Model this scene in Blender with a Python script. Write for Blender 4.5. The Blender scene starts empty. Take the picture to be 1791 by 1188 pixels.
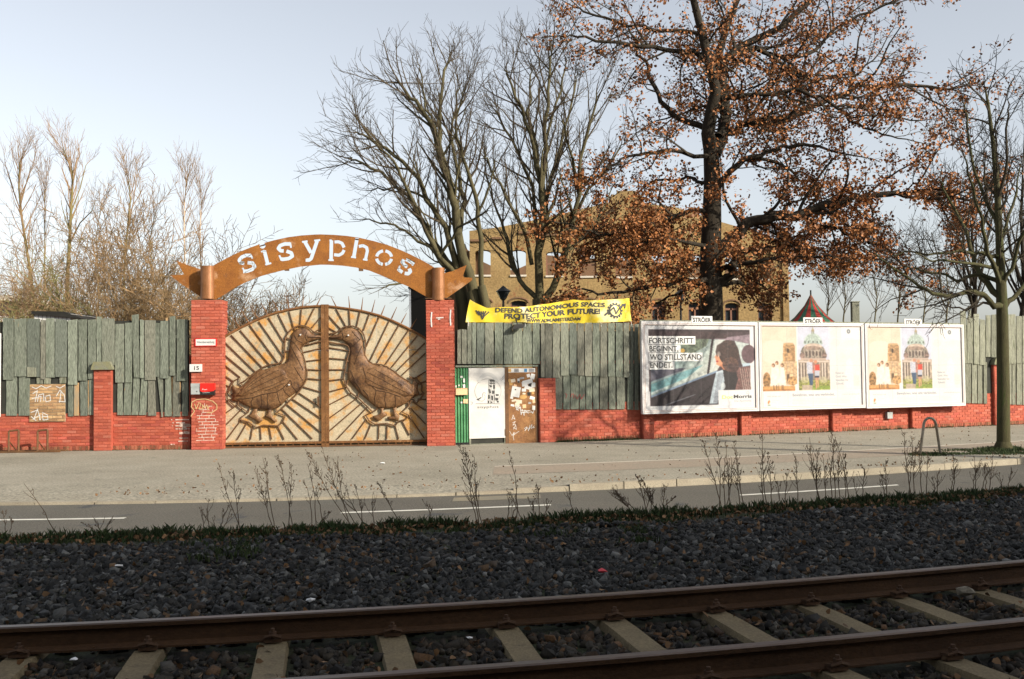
import bpy, math, random
import numpy as np
from mathutils import Vector, Matrix
from mathutils.geometry import delaunay_2d_cdt
R = math.radians
rnd = random.Random(7)
S = bpy.context.scene
COL = S.collection

# ------------------------------------------------------------------ camera, sky, sun, exposure
H = 1.93                      # lens height above the pavement
F, CX, CY = 1741.0, 895.5, 594.0
PITCH, ROLL = math.atan(61 / F), 0.0115
fw = Vector((0, math.cos(PITCH), math.sin(PITCH)))
up0 = Vector((1, 0, 0)).cross(fw)
rt = Vector((1, 0, 0)) * math.cos(ROLL) - up0 * math.sin(ROLL)
up = up0 * math.cos(ROLL) + Vector((1, 0, 0)) * math.sin(ROLL)
cam = bpy.data.objects.new('camera', bpy.data.cameras.new('camera'))
COL.objects.link(cam)
cam.data.sensor_width = 36
cam.data.lens = 36 * F / 1791
cam.data.clip_start = 0.1
cam.data.clip_end = 3000
m = Matrix((rt, up, -fw)).transposed().to_4x4()
m.translation = Vector((0, 0, H))
cam.matrix_world = m
S.camera = cam

SUN_AZ, SUN_EL = R(55), R(26)      # azimuth measured from the street normal towards the right
sd = Vector((math.sin(SUN_AZ) * math.cos(SUN_EL), -math.cos(SUN_AZ) * math.cos(SUN_EL), math.sin(SUN_EL)))
W_ = bpy.data.worlds.new('World'); S.world = W_; W_.use_nodes = True
nt = W_.node_tree
sky = nt.nodes.new('ShaderNodeTexSky'); sky.sky_type = 'NISHITA'; sky.sun_disc = False
sky.sun_elevation = SUN_EL
sky.sun_rotation = math.atan2(sd.x, sd.y)
sky.altitude = 40; sky.air_density = 1.0; sky.dust_density = 2.3; sky.ozone_density = 1.0
bg = nt.nodes['Background']; bg.inputs[1].default_value = 0.096
hs_ = nt.nodes.new('ShaderNodeHueSaturation'); hs_.inputs['Saturation'].default_value = .36   # thin milky overcast
nt.links.new(sky.outputs[0], hs_.inputs['Color']); nt.links.new(hs_.outputs[0], bg.inputs[0])
sl = bpy.data.lights.new('sun', 'SUN'); sl.energy = 3.3; sl.angle = R(0.5); sl.color = (1.0, 0.90, 0.74)
so = bpy.data.objects.new('sun', sl); COL.objects.link(so)
so.rotation_euler = sd.to_track_quat('Z', 'Y').to_euler(); so.location = (20, -20, 30)
S.view_settings.view_transform = 'Standard'; S.view_settings.look = 'None'
S.view_settings.exposure = 1.14; S.view_settings.gamma = 1
S.view_settings.use_curve_mapping = False

# ------------------------------------------------------------------ survey helpers
def ray(px, py): return fw * F + rt * (px - CX) - up * (py - CY)
def atY(px, py, Y):
    d = ray(px, py); return Vector((0, 0, H)) + d * (Y / d.y)
def G(px, py, z=0.0):
    d = ray(px, py); t = (z - H) / d.z; return Vector((d.x * t, d.y * t, z))
# the street wall in plan: four straight runs
KN = [(-26.0, 26.75), (-7.95, 27.1), (-1.62, 27.5), (3.72, 29.15), (34.0, 41.0)]
FR = []
for a, b in zip(KN[:-1], KN[1:]):
    ang = math.atan2(b[1] - a[1], b[0] - a[0])
    FR.append((Vector((a[0], a[1], 0)), ang, Vector((math.cos(ang), math.sin(ang), 0)), Vector((math.sin(ang), -math.cos(ang), 0))))
def W(k, px, py, off=0.0):
    O, ang, u, n = FR[k]; d = ray(px, py); C = Vector((0, 0, H))
    t = (off - (C - O).dot(n)) / d.dot(n); p = C + d * t
    return ((p - O).dot(u), p.z)
def fR(x):                        # plan line of the far rail; kerb, verge and lanes run parallel to it
    f = lambda q: 6.73 + .229 * q + .0155 * q * q
    if x < -8: return f(-8) + (x + 8) * (.229 - .248)
    if x > 8: return f(8) + (x - 8) * (.229 + .248)
    return f(x)
def slope(x): return (fR(x + .01) - fR(x - .01)) / .02

# ------------------------------------------------------------------ materials
def mat(name, col, col2=None, scale=3.0, lo=.35, hi=.65, rough=.85, bump=0.0, bscale=40.0, stretch=(1, 1, 1), metallic=0.0,
        rand=0.0, patches=(), spec=.3, fine=0.0, fscale=60.0, attr=None, trans=0.0, local=False, isl=()):
    M = bpy.data.materials.new(name); M.use_nodes = True; T = M.node_tree; N = T.nodes; Lk = T.links
    B = N['Principled BSDF']; B.inputs['Roughness'].default_value = rough; B.inputs['Metallic'].default_value = metallic
    B.inputs['Specular IOR Level'].default_value = spec
    geo = N.new('ShaderNodeNewGeometry'); mp = N.new('ShaderNodeVectorMath'); mp.operation = 'MULTIPLY'
    if local:
        tc = N.new('ShaderNodeTexCoord'); Lk.new(tc.outputs['Object'], mp.inputs[0])
    else: Lk.new(geo.outputs['Position'], mp.inputs[0])
    mp.inputs[1].default_value = stretch
    oi = N.new('ShaderNodeObjectInfo')
    def noise(sc, det=5):
        n = N.new('ShaderNodeTexNoise'); n.inputs['Scale'].default_value = sc; n.inputs['Detail'].default_value = det
        n.inputs['Roughness'].default_value = .62
        ad = N.new('ShaderNodeVectorMath'); ad.operation = 'ADD'; Lk.new(mp.outputs[0], ad.inputs[0])
        mm = N.new('ShaderNodeMath'); mm.operation = 'MULTIPLY'; mm.inputs[1].default_value = 13.0 if rand else 0.0
        Lk.new(oi.outputs['Random'], mm.inputs[0]); Lk.new(mm.outputs[0], ad.inputs[1]); Lk.new(ad.outputs[0], n.inputs['Vector'])
        return n.outputs['Fac']
    def ramp(src, a, b):
        r = N.new('ShaderNodeMapRange'); r.inputs[1].default_value = a; r.inputs[2].default_value = b; Lk.new(src, r.inputs[0]); return r.outputs[0]
    def mix(f, a, b, mode='MIX'):
        x = N.new('ShaderNodeMix'); x.data_type = 'RGBA'; x.blend_type = mode
        if isinstance(f, float): x.inputs[0].default_value = f
        else: Lk.new(f, x.inputs[0])
        for k, q in ((6, a), (7, b)):
            if isinstance(q, (tuple, list)): x.inputs[k].default_value = (*q[:3], 1)
            else: Lk.new(q, x.inputs[k])
        return x.outputs[2]
    if attr:
        an = N.new('ShaderNodeAttribute'); an.attribute_name = attr; c = an.outputs['Color']
    else:
        c = mix(ramp(noise(scale), lo, hi), col, col2 if col2 else col)
    for (pc, ps, a, b) in patches: c = mix(ramp(noise(ps), a, b), c, pc)
    for k_, (ic, ia, ib) in enumerate(isl):      # single pieces of another shade
        ad = N.new('ShaderNodeMath'); ad.operation = 'ADD'; Lk.new(oi.outputs['Random'], ad.inputs[0]); Lk.new(geo.outputs['Random Per Island'], ad.inputs[1])
        mu = N.new('ShaderNodeMath'); mu.operation = 'MULTIPLY'; mu.inputs[1].default_value = 7.31 + 5.7 * k_; Lk.new(ad.outputs[0], mu.inputs[0])
        fr = N.new('ShaderNodeMath'); fr.operation = 'FRACT'; Lk.new(mu.outputs[0], fr.inputs[0]); c = mix(ramp(fr.outputs[0], ia, ib), c, ic)
    if fine:
        f = ramp(noise(fscale, 8), .3, .7); v = N.new('ShaderNodeMapRange'); v.inputs[3].default_value = 1 - fine; v.inputs[4].default_value = 1 + fine
        Lk.new(f, v.inputs[0]); hs = N.new('ShaderNodeHueSaturation'); Lk.new(c, hs.inputs['Color']); Lk.new(v.outputs[0], hs.inputs['Value']); c = hs.outputs[0]
    if rand:
        ad = N.new('ShaderNodeMath'); ad.operation = 'ADD'; Lk.new(oi.outputs['Random'], ad.inputs[0]); Lk.new(geo.outputs['Random Per Island'], ad.inputs[1])
        fr = N.new('ShaderNodeMath'); fr.operation = 'FRACT'; Lk.new(ad.outputs[0], fr.inputs[0])
        v = N.new('ShaderNodeMapRange'); v.inputs[3].default_value = 1 - rand; v.inputs[4].default_value = 1 + rand; Lk.new(fr.outputs[0], v.inputs[0])
        hs = N.new('ShaderNodeHueSaturation'); Lk.new(c, hs.inputs['Color']); Lk.new(v.outputs[0], hs.inputs['Value']); c = hs.outputs[0]
    Lk.new(c, B.inputs['Base Color'])
    if bump:
        b = N.new('ShaderNodeBump'); b.inputs['Strength'].default_value = min(1, bump); b.inputs['Distance'].default_value = .02
        Lk.new(noise(bscale, 6), b.inputs['Height']); Lk.new(b.outputs[0], B.inputs['Normal'])
    if trans: B.inputs['Transmission Weight'].default_value = trans
    return M
M = {}
RED = (.35, .076, .042)
M['red'] = mat('painted_red_brick', RED, (.385, .105, .068), 1.3, rand=.15, isl=(((.285, .062, .043), .8, .92), ((.39, .125, .085), .90, .96)), fine=.22, fscale=45, bump=.4, bscale=70, rough=.8,
               patches=(((.30, .075, .05), 3.1, .6, .75), ((.55, .36, .28), 7.0, .71, .76)))
M['redcore'] = mat('painted_red_joint', (.32, .068, .040), (.38, .085, .052), 2, fine=.25, bump=.4, rough=.85)
M['worn'] = mat('worn_red_brick', (.34, .07, .05), (.42, .1, .07), 4, rand=.2, fine=.25, bump=.4)
M['mortar'] = mat('pale_bare_mortar', (.62, .52, .46), (.45, .28, .22), 9, bump=.5)
M['plinth'] = mat('dirty_brown_brick', (.20, .095, .05), (.30, .08, .05), 5, rand=.35, fine=.3, bump=.5, patches=(((.10, .085, .04), 6, .55, .7),))
M['tan'] = mat('bare_tan_brick', (.40, .27, .14), (.30, .17, .09), 5, rand=.3, fine=.3, bump=.5)
M['tanjoint'] = mat('grey_lime_joint', (.34, .30, .22), (.25, .21, .15), 9, bump=.5)
M['plank'] = mat('weathered_grey_green_paint', (.13, .15, .115), (.185, .205, .165), 2.0, stretch=(6, 6, .8), rand=.22, lo=.3, hi=.6, isl=(((.165, .165, .132), .72, .95), ((.115, .13, .108), .8, .92)), fine=.55, fscale=10, bump=.8, bscale=22,
                 patches=(((.42, .25, .11), 2.6, .70, .74), ((.11, .12, .10), 3.0, .6, .7)))
M['plankraw'] = mat('split_bare_wood', (.50, .29, .12), (.26, .24, .18), 2.0, stretch=(6, 6, .8), fine=.3, bump=.6)
M['plankold'] = mat('lichen_grey_board', (.15, .155, .12), (.23, .235, .18), 2.4, stretch=(6, 6, .8), rand=.2, fine=.4, fscale=14, bump=.7, bscale=25, patches=(((.09, .1, .06), 3, .55, .7),))
M['dark'] = mat('dark_backing', (.02, .022, .018), (.035, .035, .03), 3)
M['cap'] = mat('mossy_concrete_cap', (.17, .175, .14), (.19, .185, .10), 5, bump=.6, fine=.3)
M['rust'] = mat('rusted_steel', (.12, .052, .018), (.19, .088, .03), 3.2, rough=.75, fine=.35, fscale=30, bump=.4, bscale=60, patches=(((.22, .12, .06), 1.6, .58, .68), ((.07, .03, .018), 5, .62, .7)))
M['rustsign'] = mat('orange_rusted_plate', (.27, .105, .018), (.20, .072, .014), 2.4, rough=.7, fine=.35, fscale=38, bump=.3, bscale=60,
                    patches=(((.38, .22, .12), 1.3, .57, .68), ((.17, .07, .025), 3.5, .64, .74)))
M['rustroll'] = mat('polished_rusty_roll', (.30, .135, .06), (.22, .09, .03), 3, rough=.42, metallic=.35, fine=.25, bump=.2, spec=.5)
M['rustdark'] = mat('dark_rusty_bar', (.085, .045, .022), (.14, .07, .03), 4, rough=.7, fine=.3, bump=.3)
M['gatesheet'] = mat('pale_tan_gate_sheet', (.45, .38, .265), (.36, .30, .205), 2.2, rough=.7, fine=.22, fscale=26, bump=.35, bscale=22,
                     patches=(((.46, .24, .07), 2.0, .50, .62), ((.23, .215, .155), 5.5, .58, .7)))  # pale tan base with random orange and grey-brown patches
M['goose'] = mat('brown_beaten_steel', (.115, .052, .017), (.19, .10, .042), 2.8, rough=.58, metallic=.15, fine=.45, fscale=20, bump=.9, bscale=9, spec=.5, patches=(((.05, .022, .010), 2.2, .52, .66), ((.24, .13, .055), 4.5, .64, .72),))
M['green'] = mat('green_corrugated_sheet', (.055, .19, .085), (.09, .25, .12), 3, rough=.55, fine=.25, patches=(((.30, .26, .18), 5, .68, .74),))
M['white'] = mat('dirty_white_paint', (.56, .55, .53), (.48, .47, .45), 2.5, rough=.6, fine=.07, patches=(((.45, .43, .38), 8, .70, .76),))
M['whiteplain'] = mat('white_enamel', (.60, .60, .585), (.54, .54, .53), 2, rough=.45, fine=.04)
M['rustdoor'] = mat('brown_rusty_door', (.17, .075, .028), (.26, .13, .05), 3, rough=.7, fine=.3, fscale=25, bump=.3, patches=(((.10, .05, .025), 4, .6, .7),))
M['black'] = mat('black_print', (.015, .015, .015), rough=.6)
M['ink'] = mat('grey_print', (.04, .04, .04), (.07, .07, .07), 30, rough=.6)
M['inkpale'] = mat('pale_grey_print', (.24, .24, .25), rough=.6)
M['inkgreen'] = mat('lime_print', (.42, .52, .12), rough=.6)
M['bbframe'] = mat('white_billboard_frame', (.56, .56, .565), (.49, .49, .50), 2, rough=.4, fine=.05)
M['bbtrim'] = mat('brownish_frame_groove', (.34, .20, .15), (.45, .33, .28), 8, rough=.5)
M['bbgrey'] = mat('galvanised_sheet', (.35, .38, .42), (.28, .30, .33), 5, rough=.45, metallic=.3)
M['paper'] = mat('printed_paper', (1, 1, 1), attr='Col', rough=.6, fine=.05, fscale=25)
M['yellow'] = mat('yellow_banner_cloth', (.60, .45, .02), (.66, .52, .05), .8, rough=.4, spec=.4, fine=.05, fscale=5, patches=(((.68, .62, .33), .9, .50, .60),))  # pale patches put glare into the cloth colour
M['redbox'] = mat('red_letterbox', (.62, .02, .015), rough=.35, spec=.5)
M['greybox'] = mat('grey_letterbox', (.34, .37, .37), (.28, .30, .30), 8, rough=.5)
M['blackp'] = mat('black_plastic', (.02, .02, .02), rough=.4)
M['peach'] = mat('peach_sign', (.66, .42, .24), rough=.6)
M['chalk'] = mat('white_spray_paint', (.55, .55, .54), rough=.7)
M['chalktan'] = mat('beige_spray_paint', (.50, .34, .17), rough=.7)
M['chalkred'] = mat('red_spray_paint', (.35, .05, .05), rough=.7)
M['blue'] = mat('blue_sticker', (.05, .2, .4), rough=.5)
M['pave'] = mat('worn_mosaic_paving', (.235, .215, .17), (.275, .255, .205), .8, rough=.9, fine=.5, fscale=22, bump=1.0, bscale=22, patches=(((.20, .185, .145), .35, .5, .7), ((.15, .145, .115), 2.2, .60, .74), ((.30, .28, .225), 4.5, .58, .7), ((.13, .125, .10), 9, .66, .72)))
M['pavebike'] = mat('pinkish_cycle_path', (.265, .215, .165), (.24, .205, .16), 1.2, rough=.9, fine=.25, fscale=16, bump=.8, bscale=18)
M['slab'] = mat('pale_path_line', (.50, .45, .38), (.44, .40, .34), 3, rough=.85, fine=.15)
M['kerb'] = mat('granite_kerb', (.29, .26, .20), (.24, .21, .16), 3, rough=.85, rand=.12, fine=.25, bump=.5)
M['asphalt'] = mat('grey_asphalt', (.108, .100, .084), (.090, .084, .071), .6, rough=.85, fine=.5, fscale=34, bump=.8, bscale=60, patches=(((.11, .105, .09), .5, .55, .7), ((.055, .057, .058), .9, .62, .68), ((.10, .098, .085), 3.5, .6, .7), ((.045, .046, .045), 7, .68, .73)))
M['line'] = mat('road_paint', (.62, .61, .55), (.50, .49, .44), 6, rough=.7, fine=.15)
M['patch'] = mat('tan_repair_patch', (.22, .19, .13), (.16, .15, .12), 3, rough=.85, fine=.3)
M['soil'] = mat('dark_soil', (.035, .03, .018), (.025, .035, .012), 2, rough=.95, fine=.4, fscale=40, bump=1, bscale=30)
M['stone'] = mat('dark_basalt_ballast', (.018, .018, .0165), (.033, .032, .029), 9, rough=.7, rand=.6, isl=(((.105, .105, .098), .78, .96), ((.075, .045, .022), .90, .95), ((.010, .010, .009), .7, .8)), fine=.25, bump=.3, bscale=90, patches=(((.09, .055, .03), 14, .66, .70),))
M['stonetrack'] = mat('rust_dusted_ballast', (.030, .022, .013), (.028, .024, .018), 7, rough=.8, rand=.6, isl=(((.07, .062, .05), .82, .95), ((.075, .04, .018), .82, .9), ((.012, .010, .008), .7, .8)), fine=.25, bump=.3, bscale=90, patches=(((.08, .045, .022), 10, .62, .68),))
M['sleeper'] = mat('concrete_sleeper', (.215, .168, .095), (.165, .128, .075), 4, rough=.9, fine=.3, fscale=60, bump=.5, bscale=120, patches=(((.10, .08, .05), 5, .62, .74),))
M['rail'] = mat('brown_rusted_rail', (.045, .021, .008), (.065, .032, .013), 3, rough=.75, fine=.3, bump=.4, bscale=90, stretch=(.4, 1, 1))
M['railhead'] = mat('worn_rail_head', (.12, .09, .075), (.085, .058, .042), 2, rough=.38, metallic=.55, fine=.15, stretch=(.4, 1, 1), spec=.5)
M['clip'] = mat('rusty_rail_clip', (.06, .032, .018), (.09, .05, .028), 20, rough=.8, bump=.4)
M['grass'] = mat('rough_grass', (.016, .034, .007), (.032, .044, .013), 5, rough=.8, rand=.4)
M['leafdead'] = mat('fallen_brown_leaf', (.10, .05, .02), (.17, .10, .05), 8, rough=.8, rand=.5)
M['weed'] = mat('dry_weed_stalk', (.06, .04, .024), (.09, .06, .035), 6, rough=.85, rand=.2)
M['bark_oak'] = mat('dark_oak_bark', (.018, .014, .010), (.034, .027, .018), 3, rough=.95, bump=1, bscale=12, stretch=(3, 3, .6), fine=.3)
M['bark_elm'] = mat('olive_grey_bark', (.060, .052, .026), (.090, .078, .038), 2, rough=.9, bump=.8, bscale=14, stretch=(3, 3, .6), fine=.3)
M['twig'] = mat('fine_grey_twig', (.05, .038, .024), (.07, .053, .032), 2, rough=.9)
M['bark_street'] = mat('mossy_street_bark', (.045, .042, .019), (.075, .068, .032), 3, rough=.95, bump=1, bscale=16, stretch=(4, 4, .8), fine=.35, patches=(((.045, .058, .016), 3, .55, .66),))
M['twigdark'] = mat('dark_twig', (.028, .022, .015), (.045, .036, .022), 2, rough=.9)
M['bark_yellow'] = mat('yellow_green_bark', (.19, .145, .065), (.13, .12, .04), 1.2, rough=.9, bump=.5, bscale=14)
M['bark_birch'] = mat('white_birch_bark', (.58, .48, .38), (.40, .30, .22), 3, rough=.8, stretch=(1, 1, 3))
M['twigtan'] = mat('tan_winter_twig', (.255, .165, .09), (.17, .11, .06), 2, rough=.9)
M['twigbrown'] = mat('brown_hedge_twig', (.235, .145, .07), (.14, .10, .05), 1.5, rough=.9, rand=.3)
M['twiggreen'] = mat('olive_hedge_twig', (.17, .16, .055), (.12, .11, .045), 1.5, rough=.9, rand=.3)
M['oakleaf'] = mat('russet_oak_leaf', (.29, .118, .038), (.18, .068, .023), 2, rough=.6, rand=.5, patches=(((.42, .22, .09), 5, .62, .68),))
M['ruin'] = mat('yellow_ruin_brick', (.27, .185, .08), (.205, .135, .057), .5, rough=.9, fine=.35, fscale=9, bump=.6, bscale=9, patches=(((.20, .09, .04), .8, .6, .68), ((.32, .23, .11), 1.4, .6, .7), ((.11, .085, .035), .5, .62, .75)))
M['ruindark'] = mat('dark_ruin_brick', (.16, .09, .05), (.11, .07, .04), .8, rough=.95, fine=.3)  # darker, redder brown than the yellow brick
M['roofdark'] = mat('tarred_roof', (.012, .012, .011), (.02, .019, .017), 1)
M['black_box'] = mat('black_painted_steel', (.006, .006, .006), spec=.05)
M['glass'] = mat('dark_window_glass', (.03, .035, .04), rough=.12, spec=.6)
M['winframe'] = mat('reddish_window_frame', (.18, .09, .06), rough=.7)
M['tentred'] = mat('red_tent_canvas', (.30, .03, .022), (.24, .03, .02), 2, rough=.8, fine=.15)
M['tentgreen'] = mat('green_tent_canvas', (.03, .10, .06), rough=.8, fine=.15)
M['pipe'] = mat('galvanised_pipe', (.28, .26, .22), (.18, .15, .11), 6, rough=.5, metallic=.4)
M['render_'] = mat('pale_render', (.62, .60, .58), (.55, .53, .5), 1, rough=.9)
M['render2'] = mat('grey_render_wall', (.35, .33, .29), (.30, .28, .25), .6, rough=.9)
M['scrap'] = mat('white_litter', (.75, .75, .75), rough=.6)

# ------------------------------------------------------------------ object helpers
ORG = {}
def link(o, parent=None):
    COL.objects.link(o)
    if parent is not None: o.parent = parent; ORG[o.name] = ORG.get(parent.name, (0, 0, 0))
    return o
def tag(o, label=None, cat=None, group=None, kind=None):
    if label: o['label'] = label
    if cat: o['category'] = cat
    if group: o['group'] = group
    if kind: o['kind'] = kind
    return o
def thing(name, label, cat, loc=(0, 0, 0), rz=0.0, group=None, frame=None, s0=0.0, y0=0.0, z0=0.0):
    o = bpy.data.objects.new(name, None); COL.objects.link(o); o.empty_display_size = .2
    if frame is not None:
        O, ang, u, n = FR[frame]; loc = O + u * s0 - n * y0; loc = Vector((loc.x, loc.y, z0)); rz = ang; ORG[o.name] = (s0, y0, z0)
    else: ORG[o.name] = (0, 0, 0)
    o.location = loc; o.rotation_euler = (0, 0, rz)
    return tag(o, label, cat, group)
class MB:
    def __init__(s): s.v = []; s.f = []
    def add(s, v, f):
        b = len(s.v); s.v += [tuple(p) for p in v]; s.f += [tuple(i + b for i in q) for q in f]; return s
    def box(s, x0, x1, y0, y1, z0, z1):
        return s.add([(x0, y0, z0), (x1, y0, z0), (x1, y1, z0), (x0, y1, z0), (x0, y0, z1), (x1, y0, z1), (x1, y1, z1), (x0, y1, z1)],
                     [(0, 3, 2, 1), (4, 5, 6, 7), (0, 1, 5, 4), (1, 2, 6, 5), (2, 3, 7, 6), (3, 0, 4, 7)])
    def prism(s, pts, y0, y1):                 # outline in (x,z), front face at y0
        n = len(pts); v = [(p[0], y0, p[1]) for p in pts] + [(p[0], y1, p[1]) for p in pts]
        f = [tuple(range(n)), tuple(range(2 * n - 1, n - 1, -1))] + [(i, i + n, (i + 1) % n + n, (i + 1) % n) for i in range(n)]
        return s.add(v, f)
    def tube(s, pts, r, n=6, cap=True):
        P = [Vector(p) for p in pts]; k = len(P)
        if k < 2: return s
        rr = r if isinstance(r, (list, tuple)) else [r] * k
        b = len(s.v); a = None
        for i in range(k):
            t = (P[min(i + 1, k - 1)] - P[max(i - 1, 0)])
            if t.length < 1e-9: t = Vector((0, 0, 1))
            t.normalize()
            if a is None:
                a = t.cross(Vector((.31, .87, .38))); 
                if a.length < .01: a = t.cross(Vector((1, 0, 0)))
            else: a = a - t * a.dot(t)
            a.normalize(); c = t.cross(a)
            for j in range(n):
                q = 2 * math.pi * j / n; w = P[i] + (a * math.cos(q) + c * math.sin(q)) * rr[i]
                s.v.append((w.x, w.y, w.z))
        for i in range(k - 1):
            for j in range(n):
                s.f.append((b + i * n + j, b + i * n + (j + 1) % n, b + (i + 1) * n + (j + 1) % n, b + (i + 1) * n + j))
        if cap: s.f.append(tuple(b + j for j in range(n - 1, -1, -1))); s.f.append(tuple(b + (k - 1) * n + j for j in range(n)))
        return s
    def flat(s, pts, y): return s.add([(p[0], y, p[1]) for p in pts], [tuple(range(len(pts)))])
def mesh_of(name, v, f, material, smooth=False):
    me = bpy.data.meshes.new(name); me.from_pydata(v, [], f); me.materials.append(material)
    if smooth: me.polygons.foreach_set('use_smooth', [True] * len(me.polygons))
    me.update(); return me
def obj(name, mb, material, parent=None, label=None, kind=None, smooth=False, org=True):
    o = ORG.get(parent.name, (0, 0, 0)) if (parent is not None and org) else (0, 0, 0)
    v = [(a - o[0], b - o[1], c - o[2]) for a, b, c in mb.v] if any(o) else mb.v
    ob = bpy.data.objects.new(name, mesh_of(name, v, mb.f, material, smooth)); link(ob, parent)
    return tag(ob, label=label, kind=kind)
def np_mesh(name, verts, tris, material, smooth=False):
    me = bpy.data.meshes.new(name); nv = len(verts); nf = len(tris); k = tris.shape[1]
    me.vertices.add(nv); me.vertices.foreach_set('co', np.ascontiguousarray(verts, dtype=np.float32).ravel())
    me.loops.add(nf * k); me.loops.foreach_set('vertex_index', np.ascontiguousarray(tris, dtype=np.int32).ravel())
    me.polygons.add(nf); me.polygons.foreach_set('loop_start', np.arange(0, nf * k, k, dtype=np.int32))
    try: me.polygons.foreach_set('loop_total', np.full(nf, k, dtype=np.int32))
    except Exception: pass
    me.materials.append(material); me.update(calc_edges=True)
    if smooth: me.polygons.foreach_set('use_smooth', [True] * nf)
    return me
def cdt(outline, holes=(), extra=()):
    vs = []; fs = []
    def addp(p):
        if sum(p[i - 1][0] * p[i][1] - p[i][0] * p[i - 1][1] for i in range(len(p))) < 0: p = list(p)[::-1]
        b = len(vs); vs.extend([Vector((q[0], q[1])) for q in p]); fs.append(list(range(b, len(vs))))
    addp(outline)
    for h in holes: addp(h)
    for e in extra: vs.append(Vector(e))
    V, E_, Fc, _, _, of = delaunay_2d_cdt(vs, [], fs, 1, 1e-5, True)
    tri = [tuple(f) for f, o in zip(Fc, of) if (0 in o) and len(o) == 1]
    return [(v.x, v.y) for v in V], tri
def plate(mb, outline, holes, y0, y1, zf=None):
    V, T_ = cdt(outline, holes); n = len(V); b = len(mb.v)
    mb.v += [(x, y0, z) for x, z in V] + [(x, y1, z) for x, z in V]
    cnt = {}
    for t in T_:
        mb.f.append(tuple(b + i for i in t)); mb.f.append(tuple(b + n + i for i in reversed(t)))
        for i in range(len(t)):
            e = (t[i], t[(i + 1) % len(t)]); cnt[e] = cnt.get(e, 0) + 1
    for (i, j) in cnt:
        if (j, i) not in cnt: mb.f.append((b + j, b + i, b + n + i, b + n + j))
    return mb
def stroke_holes(pts, w):
    out = []
    for a, b in zip(pts[:-1], pts[1:]):
        d = Vector(b) - Vector(a)
        if d.length < 1e-6: continue
        d.normalize(); q = Vector((-d.y, d.x)) * w / 2
        out.append([tuple(Vector(a) - q), tuple(Vector(b) - q), tuple(Vector(b) + q), tuple(Vector(a) + q)])
    for p in pts[1:-1]: out.append([(p[0] + w / 2 * math.cos(t * math.pi / 4), p[1] + w / 2 * math.sin(t * math.pi / 4)) for t in range(8)])
    return out
def ribbon(mb, pts, w, y):            # flat painted line
    for q in stroke_holes(pts, w):
        mb.flat(q, y); y -= .0002
    return mb
_fc = {}
def text_geo(body, bold=0.0):
    k = (body, bold)
    if k in _fc: return _fc[k]
    c = bpy.data.curves.new('t', 'FONT'); c.body = body; c.size = 1; c.offset = bold; c.resolution_u = 3
    o = bpy.data.objects.new('t', c); me = bpy.data.meshes.new_from_object(o)
    v = [(p.co.x, p.co.y) for p in me.vertices]; f = [tuple(p.vertices) for p in me.polygons]
    bpy.data.objects.remove(o); bpy.data.meshes.remove(me)
    _fc[k] = (v, f); return v, f
def text(mb, body, x0, x1, z0, hgt, y, bold=0.0, fn=None):   # fitted between x0 and x1, baseline z0, capital height hgt
    v, f = text_geo(body, bold); xs = [p[0] for p in v]; a, b = min(xs), max(xs)
    w = []
    for px_, py_ in v:
        X = x0 + (px_ - a) / (b - a) * (x1 - x0); Z = z0 + py_ / .70 * hgt
        w.append(fn(X, Z) if fn else (X, y, Z))
    return mb.add(w, f)
# ------------------------------------------------------------------ ground, road, pavement
def strip(name, offs, zs, xs, material, cut=None, kind='structure', label=None):
    v = []; f = []; n = len(offs)
    for x in xs:
        for o, z in zip(offs, zs): v.append((x, fR(x) + o, z))
    for i in range(len(xs) - 1):
        for j in range(n - 1): f.append((i * n + j, (i + 1) * n + j, (i + 1) * n + j + 1, i * n + j + 1))
    ob = bpy.data.objects.new(name, mesh_of(name, v, f, material)); link(ob); return tag(ob, label=label, kind=kind)
XS = [-60 + i for i in range(0, 46)] + [-14 + i * .5 for i in range(0, 57)] + [15 + i for i in range(0, 66)]
g = MB(); g.add([(-900, -300, -.16), (900, -300, -.16), (900, 1500, -.16), (-900, 1500, -.16)], [(0, 1, 2, 3)])
M['groundfar'] = mat('far_ground', (.16, .15, .09), (.11, .13, .06), .05, rough=.95)
obj('ground', g, M['groundfar'], kind='structure')
strip('road', [4.7, 10.62], [-.12, -.12], XS, M['asphalt'])
# pavement behind the kerb: flush drive on the left, raised on the right of x=1.4
v = []; f = []
offp = [10.62, 11.3, 12.5, 14.4, 17, 24, 34]
for x in XS:
    low = min(1, max(0, (1.7 - x) / 2.4))
    for i, o in enumerate(offp): v.append((x, fR(x) + o, (-.075 * low if i == 0 else (-.03 * low if i == 1 else 0))))
n = len(offp)
for i in range(len(XS) - 1):
    for j in range(n - 1): f.append((i * n + j, (i + 1) * n + j, (i + 1) * n + j + 1, i * n + j + 1))
ob = bpy.data.objects.new('pavement', mesh_of('pavement', v, f, M['pave'])); link(ob); tag(ob, kind='structure')
xb = [-.4 + i * .5 for i in range(0, 60)]
strip('cycle_path', [12.62, 14.32], [.004, .004], xb, M['pavebike'])
strip('path_line', [14.33, 14.45], [.004, .004], xb, M['slab'])
K = thing('kerb', None, None, (0, 0, 0)); tag(K, kind='structure')
km = {}
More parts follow.
